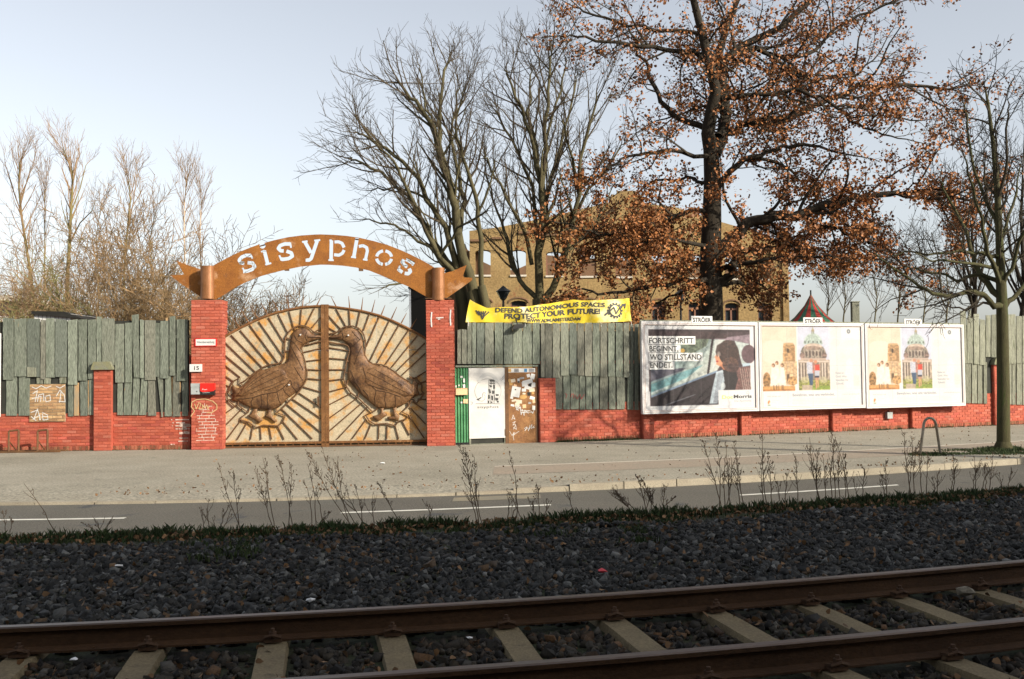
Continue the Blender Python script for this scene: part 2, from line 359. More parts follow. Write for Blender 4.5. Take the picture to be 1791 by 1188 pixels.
for i in range(-22, 26):
    x = i * .98 + rnd.uniform(-.01, .01); low = min(1, max(0, (1.2 - x) / 2.4))
    mbk = MB()
    x1 = x + .965
    zt = .005 - .08 * low + rnd.uniform(-.004, .004)
    a = (x, fR(x) + 10.48); b = (x1, fR(x1) + 10.48); c = (x1, fR(x1) + 10.63); d = (x, fR(x) + 10.63)
    mbk.add([(*a, -.2), (*b, -.2), (*c, -.2), (*d, -.2), (a[0], a[1] + .015, zt), (b[0], b[1] + .015, zt), (*c, zt + .002), (*d, zt + .002)],
            [(0, 3, 2, 1), (4, 5, 6, 7), (0, 1, 5, 4), (1, 2, 6, 5), (2, 3, 7, 6), (3, 0, 4, 7)])
    obj('kerb_stone', mbk, M['kerb'], K)
for x0, x1 in ((-8.95, -5.72), (-2.6, .58), (3.76, 6.85), (10.1, 13.3)):
    xs = [x0 + (x1 - x0) * t / 6 for t in range(7)]
    strip('lane_dash', [8.74, 8.86], [-.116, -.116], xs, M['line'])
strip('road_patch', [9.7, 10.2], [-.116, -.116], [-1.0, -.8, -.3, .3, .45], M['patch'])
# verge and track bed
def gz(x, o):
    if o < 3.0: return .215
    if o < 3.9: return .215 + (o - 3.0) * .05
    if o < 4.72: return .26 + .02 * math.sin(x * 2.1)
    return .26
bedx = [-30 + i for i in range(0, 16)] + [-14 + i * .5 for i in range(0, 57)] + [15 + i for i in range(0, 30)]
strip('track_bed', [-13, -6, 0, 3.0, 3.9, 4.55], [.20, .20, .20, .20, .25, .25], bedx, M['soil'])
strip('verge', [4.55, 4.74, 4.80, 5.0], [.25, .24, .12, -.14], bedx, M['soil'])

# ballast stones: one heap nobody could count
rs = np.random.RandomState(3)
phi = (1 + 5 ** .5) / 2
ico = np.array([(-1, phi, 0), (1, phi, 0), (-1, -phi, 0), (1, -phi, 0), (0, -1, phi), (0, 1, phi), (0, -1, -phi), (0, 1, -phi), (phi, 0, -1), (phi, 0, 1), (-phi, 0, -1), (-phi, 0, 1)]) / 1.9
icf = np.array([(0, 11, 5), (0, 5, 1), (0, 1, 7), (0, 7, 10), (0, 10, 11), (1, 5, 9), (5, 11, 4), (11, 10, 2), (10, 7, 6), (7, 1, 8), (3, 9, 4), (3, 4, 2), (3, 2, 6), (3, 6, 8), (3, 8, 9), (4, 9, 5), (2, 4, 11), (6, 2, 10), (8, 6, 7), (9, 8, 1)])
def rotm(n):
    q = rs.normal(size=(n, 4)); q /= np.linalg.norm(q, axis=1)[:, None]; w, x, y, z = q.T
    return np.stack([1 - 2 * (y * y + z * z), 2 * (x * y - z * w), 2 * (x * z + y * w), 2 * (x * y + z * w), 1 - 2 * (x * x + z * z), 2 * (y * z - x * w), 2 * (x * z - y * w), 2 * (y * z + x * w), 1 - 2 * (x * x + y * y)], 1).reshape(n, 3, 3)
fRv = np.vectorize(fR)
cubv = np.array([(-1, -1, -1), (1, -1, -1), (1, 1, -1), (-1, 1, -1), (-1, -1, 1), (1, -1, 1), (1, 1, 1), (-1, 1, 1)]) * .92
cubf = np.array([(0, 3, 2), (0, 2, 1), (4, 5, 6), (4, 6, 7), (0, 1, 5), (0, 5, 4), (1, 2, 6), (1, 6, 5), (2, 3, 7), (2, 7, 6), (3, 0, 4), (3, 4, 7)])
SLP = []          # sleeper stations x on far rail
def offpt(x, o):  # point at perpendicular distance o from the far rail
    s_ = slope(x); q = math.hypot(1, s_); return (x - o * s_ / q, fR(x) + o / q)
GAUGE = 1.44
xs_ = -6.6
arc = 0
stations = []
x = -6.9
while x < 12:
    stations.append(x); x += .745 / math.hypot(1, slope(x))
# align: a sleeper passes image x=650,y=1110
tx = G(650, 1110, .26).x
sh = min(((tx + .12) - s_ for s_ in stations), key=abs); stations = [s_ + sh for s_ in stations]
def make_stones(name, n, o0, o1, size, material, sleepers):
    x = rs.uniform(-9, 12, n * 2); o = rs.uniform(o0, o1, n * 2)
    y = fRv(x) + o
    keep = (np.abs(x) < .56 * y + 3.0) & (y > 1.2)
    if sleepers:
        for s_ in stations:
            sl_ = slope(s_); q = math.hypot(1, sl_); px_ = x - s_; py_ = y - fR(s_)
            al = px_ / q + py_ * sl_ / q; ac = -px_ * sl_ / q + py_ / q
            keep &= ~((np.abs(al) < .125) & (ac > -2.12) & (ac < .62))
        perp = o / np.sqrt(1 + .229 ** 2)
        keep &= ~(np.abs(perp) < .095) & ~(np.abs(perp + GAUGE * 1.0) < .10)
    x = x[keep][:n]; o = o[keep][:n]; y = y[keep][:n]; k = len(x)
    sc = size * (0.55 + rs.gamma(2.2, .28, k))
    sc = np.minimum(sc, size * 2.2)
    shp = np.stack([cubv * (1 + rs.uniform(-.55, .25, (8, 3))) for _ in range(40)])
    sel = rs.randint(0, 40, k)
    V = shp[sel] * (sc[:, None, None] * rs.uniform(.40, 1.15, (k, 1, 3)) * .5)
    V = np.einsum('kij,kvj->kvi', rotm(k), V)
    z = np.array([gz(a, b) for a, b in zip(x, o)]) - .005 + rs.uniform(-.012, .02, k)
    if sleepers: z -= .01
    V[:, :, 0] += x[:, None]; V[:, :, 1] += y[:, None]; V[:, :, 2] += z[:, None]
    Fa = (cubf[None] + (np.arange(k) * 8)[:, None, None]).reshape(-1, 3)
    ob = bpy.data.objects.new(name, np_mesh(name, V.reshape(-1, 3), Fa, material)); link(ob)
    return ob
b1 = make_stones('ballast', 50000, .12, 4.1, .044, M['stone'], True)
tag(b1, 'dark basalt ballast between the tram track and the verge', 'gravel', kind='stuff')
b2 = make_stones('ballast_in_track', 35000, -4.6, .12, .044, M['stonetrack'], True)
tag(b2, 'rust dusted ballast between and beside the tram rails', 'gravel', kind='stuff')

# tram track: two rails, sleepers with clips
TR = thing('tram_track', 'rusty tram track on pale concrete sleepers crossing the foreground', 'tram track', (0, 0, 0))
prof = [(-.07, 0), (.07, 0), (.07, .012), (.012, .03), (.009, .115), (.036, .128), (.036, .152), (.028, .16), (-.028, .16), (-.036, .152), (-.036, .128), (-.009, .115), (-.012, .03), (-.07, .012)]
def railmesh(off, sel):
    mb = MB(); xs = [-12 + i * .35 for i in range(0, 90)]; P = [prof[i] for i in sel]; n = len(P)
    for x in xs:
        a = offpt(x, off); s_ = slope(x); q = math.hypot(1, s_)
        for (o, z) in P: mb.v.append((a[0] - o * s_ / q, a[1] + o / q, .262 + z))
    for i in range(len(xs) - 1):
        for j in range(n - 1 if len(sel) < 14 else n):
            j2 = (j + 1) % n; mb.f.append((i * n + j, i * n + j2, (i + 1) * n + j2, (i + 1) * n + j))
    return mb
for off in (0, -GAUGE):
    r_ = obj('rail', railmesh(off, [9, 10, 11, 12, 13, 0, 1, 2, 3, 4, 5, 6]), M['rail'], TR)
    obj('rail_head', railmesh(off, [6, 7, 8, 9]), M['railhead'], r_)
slm = MB()
pr = [(-.12, 0), (.12, 0), (.085, .16), (-.085, .16)]
ys = [(-2.15, .0), (-1.95, 0), (-1.15, -.012), (-.72, -.03), (-.3, -.012), (.45, 0), (.65, 0)]
for (y, dz) in ys:
    for (a, b) in pr: slm.v.append((a, y, .10 + b + (dz if b else 0)))
for i in range(len(ys) - 1):
    for j in range(4): slm.f.append((i * 4 + j, i * 4 + (j + 1) % 4, (i + 1) * 4 + (j + 1) % 4, (i + 1) * 4 + j))
slm.f += [(3, 2, 1, 0), tuple(len(ys) * 4 - 4 + j for j in range(4))]
slmesh = mesh_of('sleeper', slm.v, slm.f, M['sleeper'])
cl = MB()
cl.box(-.055, .055, -.03, .03, 0, .022)
cl.tube([(-.04, -.04, .02), (-.05, .035, .035), (0, .045, .05), (.05, .035, .035), (.04, -.04, .02)], .011, 5)
cl.tube([(0, .01, 0), (0, .01, .085)], .014, 6); cl.tube([(0, .01, .045), (0, .01, .065)], .026, 6)
clmesh = mesh_of('rail_clip', cl.v, cl.f, M['clip'])
for x in stations:
    o = bpy.data.objects.new('sleeper', slmesh); link(o, TR); ang = math.atan(slope(x))
    o.location = (x, fR(x), rnd.uniform(-.006, .006)); o.rotation_euler = (0, 0, ang + rnd.uniform(-.015, .015))
    for oy in (0, -GAUGE):
        for s1 in (-1, 1): c = bpy.data.objects.new('rail_clip', clmesh); link(c, o); c.location = (0, oy + s1 * .088, .262); c.rotation_euler = (0, 0, 0 if s1 > 0 else math.pi)

# ------------------------------------------------------------------ brickwork
BM = {}
def brickmesh(key, w, h, d, material):
    k = (key, round(w, 3), round(h, 3))
    if k not in BM:
        mb = MB(); e = .004
        x0, x1, z0, z1 = -w / 2, w / 2, -h / 2, h / 2
        mb.add([(x0 + e, -d, z0 + e), (x1 - e, -d, z0 + e), (x1 - e, -d, z1 - e), (x0 + e, -d, z1 - e), (x0, 0, z0), (x1, 0, z0), (x1, 0, z1), (x0, 0, z1)],
               [(0, 1, 2, 3), (0, 4, 5, 1), (1, 5, 6, 2), (2, 6, 7, 3), (3, 7, 4, 0)])
        BM[k] = mesh_of('brick', mb.v, mb.f, material)
    return BM[k]
def bricks(parent, s0, s1, z0, z1, y, material, limit=300, skip=None, axis='s', key='r', tall=False, depth=.011, worn=None, state=None):
    """courses of bricks on a face at local y (towards -y); axis 'l'/'r' puts them on a side face at x=y running along +y"""
    L, Hh, J = (.25, .083, .011) if not tall else (.083, .12, .011)
    org = ORG[parent.name]; st = state if state is not None else [0]; rest = MB(); rows = int(round((z1 - z0) / Hh))
    Hh = (z1 - z0) / max(1, rows)
    for r in range(rows):
        zc = z0 + (r + .5) * Hh; off = (.5 * (r % 2)) * L; a = s0 - off
        while a < s1 - 1e-4:
            b0 = max(a, s0); b1 = min(a + L, s1); a += L
            if b1 - b0 < .03: continue
            cx = (b0 + b1) / 2
            if skip and skip(cx, zc): continue
            w = b1 - b0 - J; h = Hh - J; mt = material; kk = key
            if worn and worn(cx, zc): mt = M['worn']; kk = key + 'w'
            dy = rnd.uniform(-.003, .003); dz = rnd.uniform(-.0015, .0015)
            if st[0] < limit:
                o = bpy.data.objects.new('brick', brickmesh(kk, w, h, depth, mt)); link(o, parent)
                if axis == 's': o.location = (cx - org[0], y + dy - org[1], zc + dz - org[2])
                else:
                    o.location = (y - org[0], cx - org[1], zc + dz - org[2]); o.rotation_euler = (0, 0, R(-90) if axis == 'l' else R(90))
                st[0] += 1
            else:
                x0, x1, q0, q1 = cx - w / 2, cx + w / 2, zc - h / 2, zc + h / 2; e = .004; d = depth + dy
                bb = [(x0 + e, -d, q0 + e), (x1 - e, -d, q0 + e), (x1 - e, -d, q1 - e), (x0 + e, -d, q1 - e), (x0, 0, q0), (x1, 0, q0), (x1, 0, q1), (x0, 0, q1)]
                if axis == 's': vv = [(p[0], y + p[1], p[2]) for p in bb]
                elif axis == 'l': vv = [(y + p[1], 2 * 0 + p[0], p[2]) for p in bb]
                else: vv = [(y - p[1], p[0], p[2]) for p in bb]
                rest.add(vv, [(0, 1, 2, 3), (0, 4, 5, 1), (1, 5, 6, 2), (2, 6, 7, 3), (3, 7, 4, 0)])
    if rest.v: obj('brickwork', rest, material, parent, kind='stuff')
    return st
def Sx(k, px, off=0.0, py=700): return W(k, px, py, off)[0]
def Zy(k, px, py, off=0.0): return W(k, px, py, off)[1]

def wall_run(name, label, k, s0, s1, ztop, pil, lim=300, clear=lambda s, z: False, zvis=1.05):
    """a low painted brick wall: mortar core, bricks where the fence leaves it bare, projecting piers and a plinth of upright bricks"""
    t = thing(name, label, 'brick wall', frame=k, s0=s0)
    obj('mortar_core', MB().box(s0, s1, 0, .28, -.1, ztop), M['redcore'], t)
    inp = lambda s: any(a - .02 < s < b + .02 for a, b, h_, c in pil)
    bricks(t, s0, s1, .0, .13, 0, M['plinth'], 70, skip=lambda s, z: inp(s), key='p', tall=True)
    bricks(t, s0, s1, .14, zvis, 0, M['red'], lim - 60, skip=lambda s, z: inp(s) or clear(s, z), worn=lambda s, z: rnd.random() < .08)
    for a, b, h_, c in pil:
        pb = obj('pier', MB().box(a, b, -.12, .0, -.1, h_), M['redcore'], t)
        stt = [0]
        bricks(t, a, b, 0, h_, -.12, M['red'], 36, state=stt)
        bricks(t, -.12, 0, 0, h_, a, M['red'], 0, axis='l'); 
        if c: obj('pier_cap', MB().prism([(a - .05, h_ + .002), (b + .05, h_ + .002), (b + .05, h_ + .05), (b - .02, h_ + .22), (a + .02, h_ + .22), (a - .05, h_ + .05)], -.20, .03), M['cap'], t)
    return t

def plank(parent, k, x0, x1, yt, yb, off, material=None, x0b=None, x1b=None, thick=.022, jag=.02):
    """one board given by its photographed edges"""
    x0b = x0 if x0b is None else x0b; x1b = x1 if x1b is None else x1b
    a = W(k, x0, yt, off); b = W(k, x1, yt, off); c = W(k, x1b, yb, off); d = W(k, x0b, yb, off)
    g_ = rnd.uniform(.005, .012)
    n = 5; L_ = []; R_ = []
    for i in range(n + 1):
        t = i / n
        L_.append((d[0] + (a[0] - d[0]) * t + g_ + (rnd.uniform(-1, 1) * jag * .35 if 0 < i < n else 0), d[1] + (a[1] - d[1]) * t))
        R_.append((c[0] + (b[0] - c[0]) * t - g_ + (rnd.uniform(-1, 1) * jag * .35 if 0 < i < n else 0), c[1] + (b[1] - c[1]) * t))
    L_[-1] = (L_[-1][0], L_[-1][1] + rnd.uniform(-jag, jag)); R_[-1] = (R_[-1][0], R_[-1][1] + rnd.uniform(-jag, jag))
    mb = MB(); y = -off + rnd.uniform(-.004, .004); tilt = rnd.uniform(-.006, .006)
    nn = n + 1
    for side, dy in ((L_, tilt), (R_, -tilt)):
        for yy in (y + dy, y + dy + thick):
            mb.v += [(p[0], yy, p[1]) for p in side]
    # order: L front, L back, R front, R back
    for i in range(n):
        mb.f += [(i, 2 * nn + i, 2 * nn + i + 1, i + 1), (nn + i + 1, 3 * nn + i + 1, 3 * nn + i, nn + i), (i, i + 1, nn + i + 1, nn + i), (2 * nn + i, 3 * nn + i, 3 * nn + i + 1, 2 * nn + i + 1)]
    mb.f += [(n, 2 * nn + n, 3 * nn + n, nn + n), (0, nn, 3 * nn, 2 * nn)]
    o = obj('plank', mb, material or M['plank'], parent)
    return o

# left run
sL = lambda px: Sx(0, px)
pz = Zy(0, 185, 647)
yellow0, yellow1 = sL(52), sL(115)
wallL = wall_run('brick_wall', 'low red painted brick wall under the grey boards left of the gate', 0, sL(-160), sL(333), 2.55,
                 [(sL(167), sL(198), pz, True)], clear=lambda s, z: yellow0 - .02 < s < yellow1 + .02 and z > .72, zvis=1.12)
zt_ = Zy(0, 80, 672); zb_ = Zy(0, 80, 738)
obj('tan_patch_core', MB().box(yellow0, yellow1, -.022, 0.0, zb_, zt_), M['tanjoint'], wallL)
bricks(wallL, yellow0, yellow1, zb_, zt_, -.022, M['tan'], 60, key='t', depth=.014)
mb = MB()   # bare mortar scrapings beside the gate pillar
for i in range(26):
    s = sL(rnd.uniform(300, 331)); z = rnd.uniform(.16, 1.02); w = rnd.uniform(.06, .3) * (s - sL(292)) / .6
    z = .14 + round((z - .14) / .083) * .083
    mb.box(s - w / 2, min(s + w / 2, sL(332)), -.021, -.012, z - .012, z + .014)
for i in range(14):
    s = sL(rnd.uniform(318, 331)); z = rnd.uniform(.35, .7); mb.box(s - .06, s + .05, -.0215, -.012, z - .03, z + .03)
obj('scraped_mortar', mb, M['mortar'], wallL)
mb = MB()
def zA(x, y): return W(0, x / 4.567, 540 + y / 4.567, .03)
for pl in ([(262, 680), (300, 655), (282, 745)], [(255, 720), (330, 700), (325, 745)], [(300, 745), (310, 690), (350, 680), (352, 740)], [(365, 700), (400, 690), (405, 735), (370, 745), (362, 705)],
           [(450, 700), (480, 650), (515, 690), (522, 745), (470, 740)], [(490, 655), (478, 750)], [(255, 625), (290, 640), (330, 615), (370, 635), (410, 618)], [(450, 620), (480, 635), (520, 612)],
           [(248, 830), (300, 810), (270, 885)], [(262, 885), (320, 850), (318, 890)], [(300, 800), (325, 890)], [(340, 830), (380, 850), (385, 885), (345, 890), (340, 840)], [(250, 860), (290, 895)], [(345, 860), (385, 862)]):
    ribbon(mb, [zA(*p) for p in pl], .02, -.041)
obj('graffiti', mb, M['chalk'], wallL)

fenceL = thing('board_fence', 'grey green upright boards nailed over the wall left of the gate', 'board fence', frame=0, s0=sL(-150))
obj('backing', MB().box(sL(-150), sL(331), -.018, -.002, 1.02, Zy(0, 150, 562)), M['dark'], fenceL)
obj('top_rail', MB().box(sL(4), sL(331), -.03, .03, 3.02, 3.10), M['plank'], fenceL)
a = lambda x: x / 4.567
b = lambda x: 160 + x / 4.567
yy = lambda y: 540 + y / 4.567
for (x0, x1, t_, bo) in ((20, 110, 75, 568), (112, 213, 80, 542), (215, 320, 80, 545), (322, 365, 90, 565), (365, 435, 80, 550), (440, 535, 85, 545), (540, 618, 90, 608), (625, 695, 90, 575), (700, 770, 85, 562)):
    plank(fenceL, 0, a(x0), a(x1), yy(t_), yy(bo), .075)
for (x0, x1, t_, bo) in ((40, 80, 68, 452), (82, 185, 75, 452), (187, 262, 120, 590), (265, 325, 110, 590), (385, 422, 90, 555), (424, 515, 95, 570), (508, 545, 110, 545), (548, 615, 100, 558), (620, 672, 60, 535), (678, 772, 85, 578)):
    plank(fenceL, 0, b(x0), b(x1), yy(t_), yy(bo), .075)
plank(fenceL, 0, b(318), b(378), yy(45), yy(550), .083, x0b=b(338), x1b=b(385))
plank(fenceL, 0, b(590), b(612), yy(70), yy(180), .05, M['plankraw'])
for (x0, x1, t_, bo) in ((45, 138, 560, 855), (145, 240, 545, 855), (540, 588, 600, 860), (637, 700, 575, 855), (712, 768, 560, 850)):
    plank(fenceL, 0, a(x0), a(x1), yy(t_ - 30), yy(bo), .045)
plank(fenceL, 0, a(590), a(632), yy(595), yy(855), .04, M['plankraw'])
plank(fenceL, 0, a(700), a(712), yy(570), yy(850), .036, M['plankraw'])
for (x0, x1, t_, bo, d0, d1) in ((205, 250, 560, 850, 0, 0), (262, 325, 560, 850, -8, -8), (335, 388, 530, 850, -18, -12), (398, 447, 535, 850, -20, -10), (450, 505, 535, 855, -3, 14), (522, 572, 525, 865, 35, 0), (588, 635, 535, 860, -6, 6), (650, 705, 520, 860, -4, 8), (722, 775, 555, 858, 0, 0)):
    plank(fenceL, 0, b(x0), b(x1), yy(t_), yy(bo), .045, x0b=b(x0 + d0), x1b=b(x1 + d1))
for (x0, x1, t_, bo) in ((638, 648, 540, 850), (702, 712, 570, 850)): plank(fenceL, 0, b(x0), b(x1), yy(t_), yy(bo), .032, M['plankraw'])
for (x0, x1, t_, bo) in ((215, 290, 468, 545), (290, 345, 550, 600), (350, 405, 552, 600), (470, 530, 545, 598)): plank(fenceL, 0, a(x0), a(x1), yy(t_), yy(bo), .085 if t_ < 500 else .05, M['plankold'])
for i in range(26):     # the fence runs on to the left
    x0 = -4.5 - i * 5.2
    plank(fenceL, 0, x0 - 4.6, x0, 557 + rnd.uniform(-2, 2), 662, .075); plank(fenceL, 0, x0 - 4.4, x0, 655, 728, .045)
pb = thing('white_board', 'narrow white painted board standing at the far left end of the boards', 'board', frame=0, s0=sL(0), y0=-.12)
obj('board', MB().box(sL(-3), sL(4.2), -.13, -.09, .95, 3.2), M['whiteplain'], pb); obj('post', MB().box(sL(-2), sL(0), -.09, -.03, -.1, 3.15), M['plankold'], pb)

# gate pillars
def pillar(k, px0, px1, pyt, label, off):
    s0, s1 = W(k, px0, 700, off)[0], W(k, px1, 700, off)[0]; zt = W(k, (px0 + px1) / 2, pyt, off)[1]
    t = thing('gate_pillar', label, 'pillar', frame=k, s0=(s0 + s1) / 2, y0=-off, group='brick pillars of the gate')
    e = .016
    obj('pillar_core', MB().box(s0 + e, s1 - e, -off + e, .42 - e, -.1, zt - .004), M['redcore'], t)
    st = [0]
    bricks(t, s0, s1, 0, zt, -off + e, M['red'], 290, state=st, worn=lambda s, z: (rnd.random() < .3 if z < 1.2 and px0 < 500 else False))
    bricks(t, -off, .42, 0, zt, s1 - e, M['red'], 0, axis='r'); bricks(t, -off, .42, 0, zt, s0 + e, M['red'], 0, axis='l')
    obj('coping', MB().box(s0 + .004, s1 - .004, -off + .004, .42, zt - .003, zt + .03), M['red'], t)
    return t, s0, s1, zt
OFP = .22
PL, pl0, pl1, plz = pillar(1, 334, 389.5, 527, 'red brick pillar left of the goose gate, with letterbox and exposed white joints', OFP)
PR, pr0, pr1, prz = pillar(1, 746, 796, 527, 'red brick pillar right of the goose gate, with three white marks near its top', OFP)
mb = MB()      # exposed joints on the left pillar
for r in range(3, 15):
    z = r * plz / round(plz / .083)
    lo, hi = pl0 + .10 + rnd.uniform(0, .12), pl1 - .1 - rnd.uniform(0, .12)
    if r > 11: lo += .1; hi -= .15
    mb.box(lo, hi, -OFP + .0015, -OFP + .01, z - .009, z + .008)
    q = lo + rnd.uniform(0, .1) + (.125 if r % 2 else 0)
    while q < hi: mb.box(q - .007, q + .007, -OFP + .001, -OFP + .01, z + .006, z + .075); q += .25
obj('bare_joints', mb, M['mortar'], PL)
mb = MB()
for (x0, x1, y0, y1) in ((1310, 1325, 452, 528), (1342, 1378, 478, 486), (1350, 1362, 484, 494), (1408, 1420, 440, 520)):
    p = W(1, 300 + x0 / 2.898, 390 + y0 / 2.898, OFP); q = W(1, 300 + x1 / 2.898, 390 + y1 / 2.898, OFP)
    ribbon(mb, [((p[0] + q[0]) / 2 + .01, p[1]), ((p[0] + q[0]) / 2 - .008, (p[1] + q[1]) / 2), ((p[0] + q[0]) / 2 + .006, q[1])] if y1 - y0 > 30 else [(p[0], (p[1] + q[1]) / 2), (q[0], (p[1] + q[1]) / 2 + .01)], .035 if y1 - y0 > 30 else .025, -OFP - .004)
obj('white_mark', mb, M['chalk'], PR)
mb = MB()
zp = lambda x, y: W(1, 320 + x / 5.4, 560 + y / 5.4, OFP)
ribbon(mb, [zp(*p) for p in ((75, 910), (110, 860), (80, 820), (85, 775), (130, 750), (210, 745), (280, 765), (320, 800), (322, 840), (280, 870), (230, 875))], .022, -OFP - .005)
ribbon(mb, [zp(*p) for p in ((110, 790), (125, 840), (150, 780), (170, 790), (160, 820), (150, 840), (190, 835), (185, 800), (205, 830), (225, 800), (235, 840), (250, 815))], .02, -OFP - .009)
obj('graffiti_tag', mb, M['chalktan'], PL)
# signs and boxes on the pillar
def wallsign(name, label, cat, x0, x1, y0, y1, d, m, off=OFP, k=1):
    p = W(k, x0, y1, off + d); q = W(k, x1, y0, off + d)
    t = thing(name, label, cat, frame=k, s0=(p[0] + q[0]) / 2, y0=-off, z0=p[1])
    obj('face' if d < .05 else 'box', MB().box(p[0], q[0], -off - d, -off - .002, p[1], q[1]), m, t); return t, p[0], q[0], p[1], q[1]
t, s0, s1, z0, z1 = wallsign('street_sign', 'white sign with a red rim high on the left gate pillar', 'sign', 340.5, 379, 592, 606, .02, M['redbox'])
obj('panel', MB().box(s0 + .03, s1 - .03, -OFP - .024, -OFP - .021, z0 + .02, z1 - .02), M['whiteplain'], t)
mb = MB(); text(mb, 'Videoüberwachung', s0 + .06, s1 - .06, z0 + .085, .06, -OFP - .0255, .01); obj('lettering', mb, M['ink'], t)
t, s0, s1, z0, z1 = wallsign('house_number', 'small white plate reading 15 at the edge of the left gate pillar', 'number plate', 331.5, 353, 637, 650.5, .05, M['whiteplain'])
mb = MB(); text(mb, '15', s0 + .12, s0 + .25, z0 + .05, .10, -OFP - .0515, .02); obj('lettering', mb, M['blackp'], t)
t, s0, s1, z0, z1 = wallsign('grey_letterbox', 'small grey metal letterbox beside the red one', 'letterbox', 334, 349.5, 671, 690, .12, M['greybox'])
obj('lid', MB().box(s0 - .004, s1 + .004, -OFP - .128, -OFP - .1, z1 - .09, z1 + .006), M['greybox'], t); obj('lock', MB().tube([((s0 + s1) / 2 + .04, -OFP - .13, z0 + .08), ((s0 + s1) / 2 + .04, -OFP - .118, z0 + .08)], .014, 8), M['blackp'], t)
t, s0, s1, z0, z1 = wallsign('red_letterbox', 'red box with a black lower edge mounted on the left gate pillar', 'letterbox', 350.5, 375, 671, 691, .13, M['blackp'])
obj('red_lid', MB().prism([(s0 - .005, z0 + .10), (s0 + .08, z0 + .075), (s1 - .02, z0 + .10), (s1 + .005, z0 + .14), (s1 + .005, z1 + .005), (s0 - .005, z1 + .005)], -OFP - .142, -OFP - .02), M['redbox'], t)
mb = MB(); text(mb, 'TAGESZEITUNG', s0 + .05, s1 - .12, z0 + .05, .022, -OFP - .1315); text(mb, 'Post', s0 + .05, s0 + .18, z0 + .13, .04, -OFP - .1435); obj('lettering', mb, M['chalk'], t)
# ------------------------------------------------------------------ the goose gate
GO = -.16          # gate plane behind the wall line
g3 = lambda x, y, o=GO: W(1, 385 + x / 8.484, 520 + y / 8.484, o)
g4 = lambda x, y, o=GO: W(1, 385 + x / 7.92, 640 + y / 7.92, o)
g5 = lambda x, y, o=GO: W(1, 565 + x / 8.484, 520 + y / 8.484, o)
g6 = lambda x, y, o=GO: W(1, 565 + x / 7.92, 640 + y / 7.92, o)
def relief(name, outline, parent, material, y, T=.10, D=.25, step=.055):
    P = np.array(outline); x0, z0 = P.min(0); x1, z1 = P.max(0); ex = []
    def inside(px_, pz_):
        c = False; j = len(P) - 1
        for i in range(len(P)):
            if (P[i, 1] > pz_) != (P[j, 1] > pz_) and px_ < (P[j, 0] - P[i, 0]) * (pz_ - P[i, 1]) / (P[j, 1] - P[i, 1]) + P[i, 0]: c = not c
            j = i
        return c
    def dist(px_, pz_):
        a = P; b = np.roll(P, -1, 0); ab = b - a; t = ((np.array([px_, pz_]) - a) * ab).sum(1) / ((ab ** 2).sum(1) + 1e-12); t = np.clip(t, 0, 1)
        return float(np.sqrt((((a + ab * t[:, None]) - np.array([px_, pz_])) ** 2).sum(1)).min())
    nx = int((x1 - x0) / step) + 1; nz = int((z1 - z0) / step) + 1
    for i in range(nx):
        for j in range(nz):
            q = (x0 + (i + .5 * (j % 2)) * step, z0 + j * step)
            if inside(*q) and dist(*q) > step * .35: ex.append(q)
    V, Tt = cdt(outline, (), ex); mb = MB(); v = []
    for (a, b) in V:
        d = dist(a, b) if inside(a, b) else 0; h = T * math.sqrt(max(0, 1 - (1 - min(1, d / D)) ** 2)); v.append((a, y - .01 - h, b))
    mb.add(v, Tt)
    cnt = {}
    for t in Tt:
        for i in range(3): e = (t[i], t[(i + 1) % 3]); cnt[e] = 1
    n = len(v); mb.v += [(p[0], y + .004, p[2]) for p in v]
    for (i, j) in cnt:
        if (j, i) not in cnt: mb.f.append((j, i, n + i, n + j))
    ob = obj(name, mb, material, parent, smooth=True)
    def hy(p):
        d = dist(*p) if inside(*p) else 0; return y - .01 - T * math.sqrt(max(0, 1 - (1 - min(1, d / D)) ** 2))
    return ob, hy
def seams(parent, name, lines, hy, r_, lift=.0):
    for L_ in lines:
        P = []
        for a, b in zip(L_[:-1], L_[1:]):
            for k in range(4): q = (a[0] + (b[0] - a[0]) * k / 4, a[1] + (b[1] - a[1]) * k / 4); P.append((q[0], hy(q) - lift, q[1]))
        P.append((L_[-1][0], hy(L_[-1]) - lift, L_[-1][1])); obj(name, MB().tube(P, r_, 5), M['goosedark'], parent)
def bar(parent, name, pts, r, y, material, n=6):
    return obj(name, MB().tube([(p[0], y, p[1]) for p in pts], r, n), material, parent)
M['goosedark'] = mat('dark_weld_seam', (.035, .016, .008), (.06, .03, .012), 6, rough=.8)
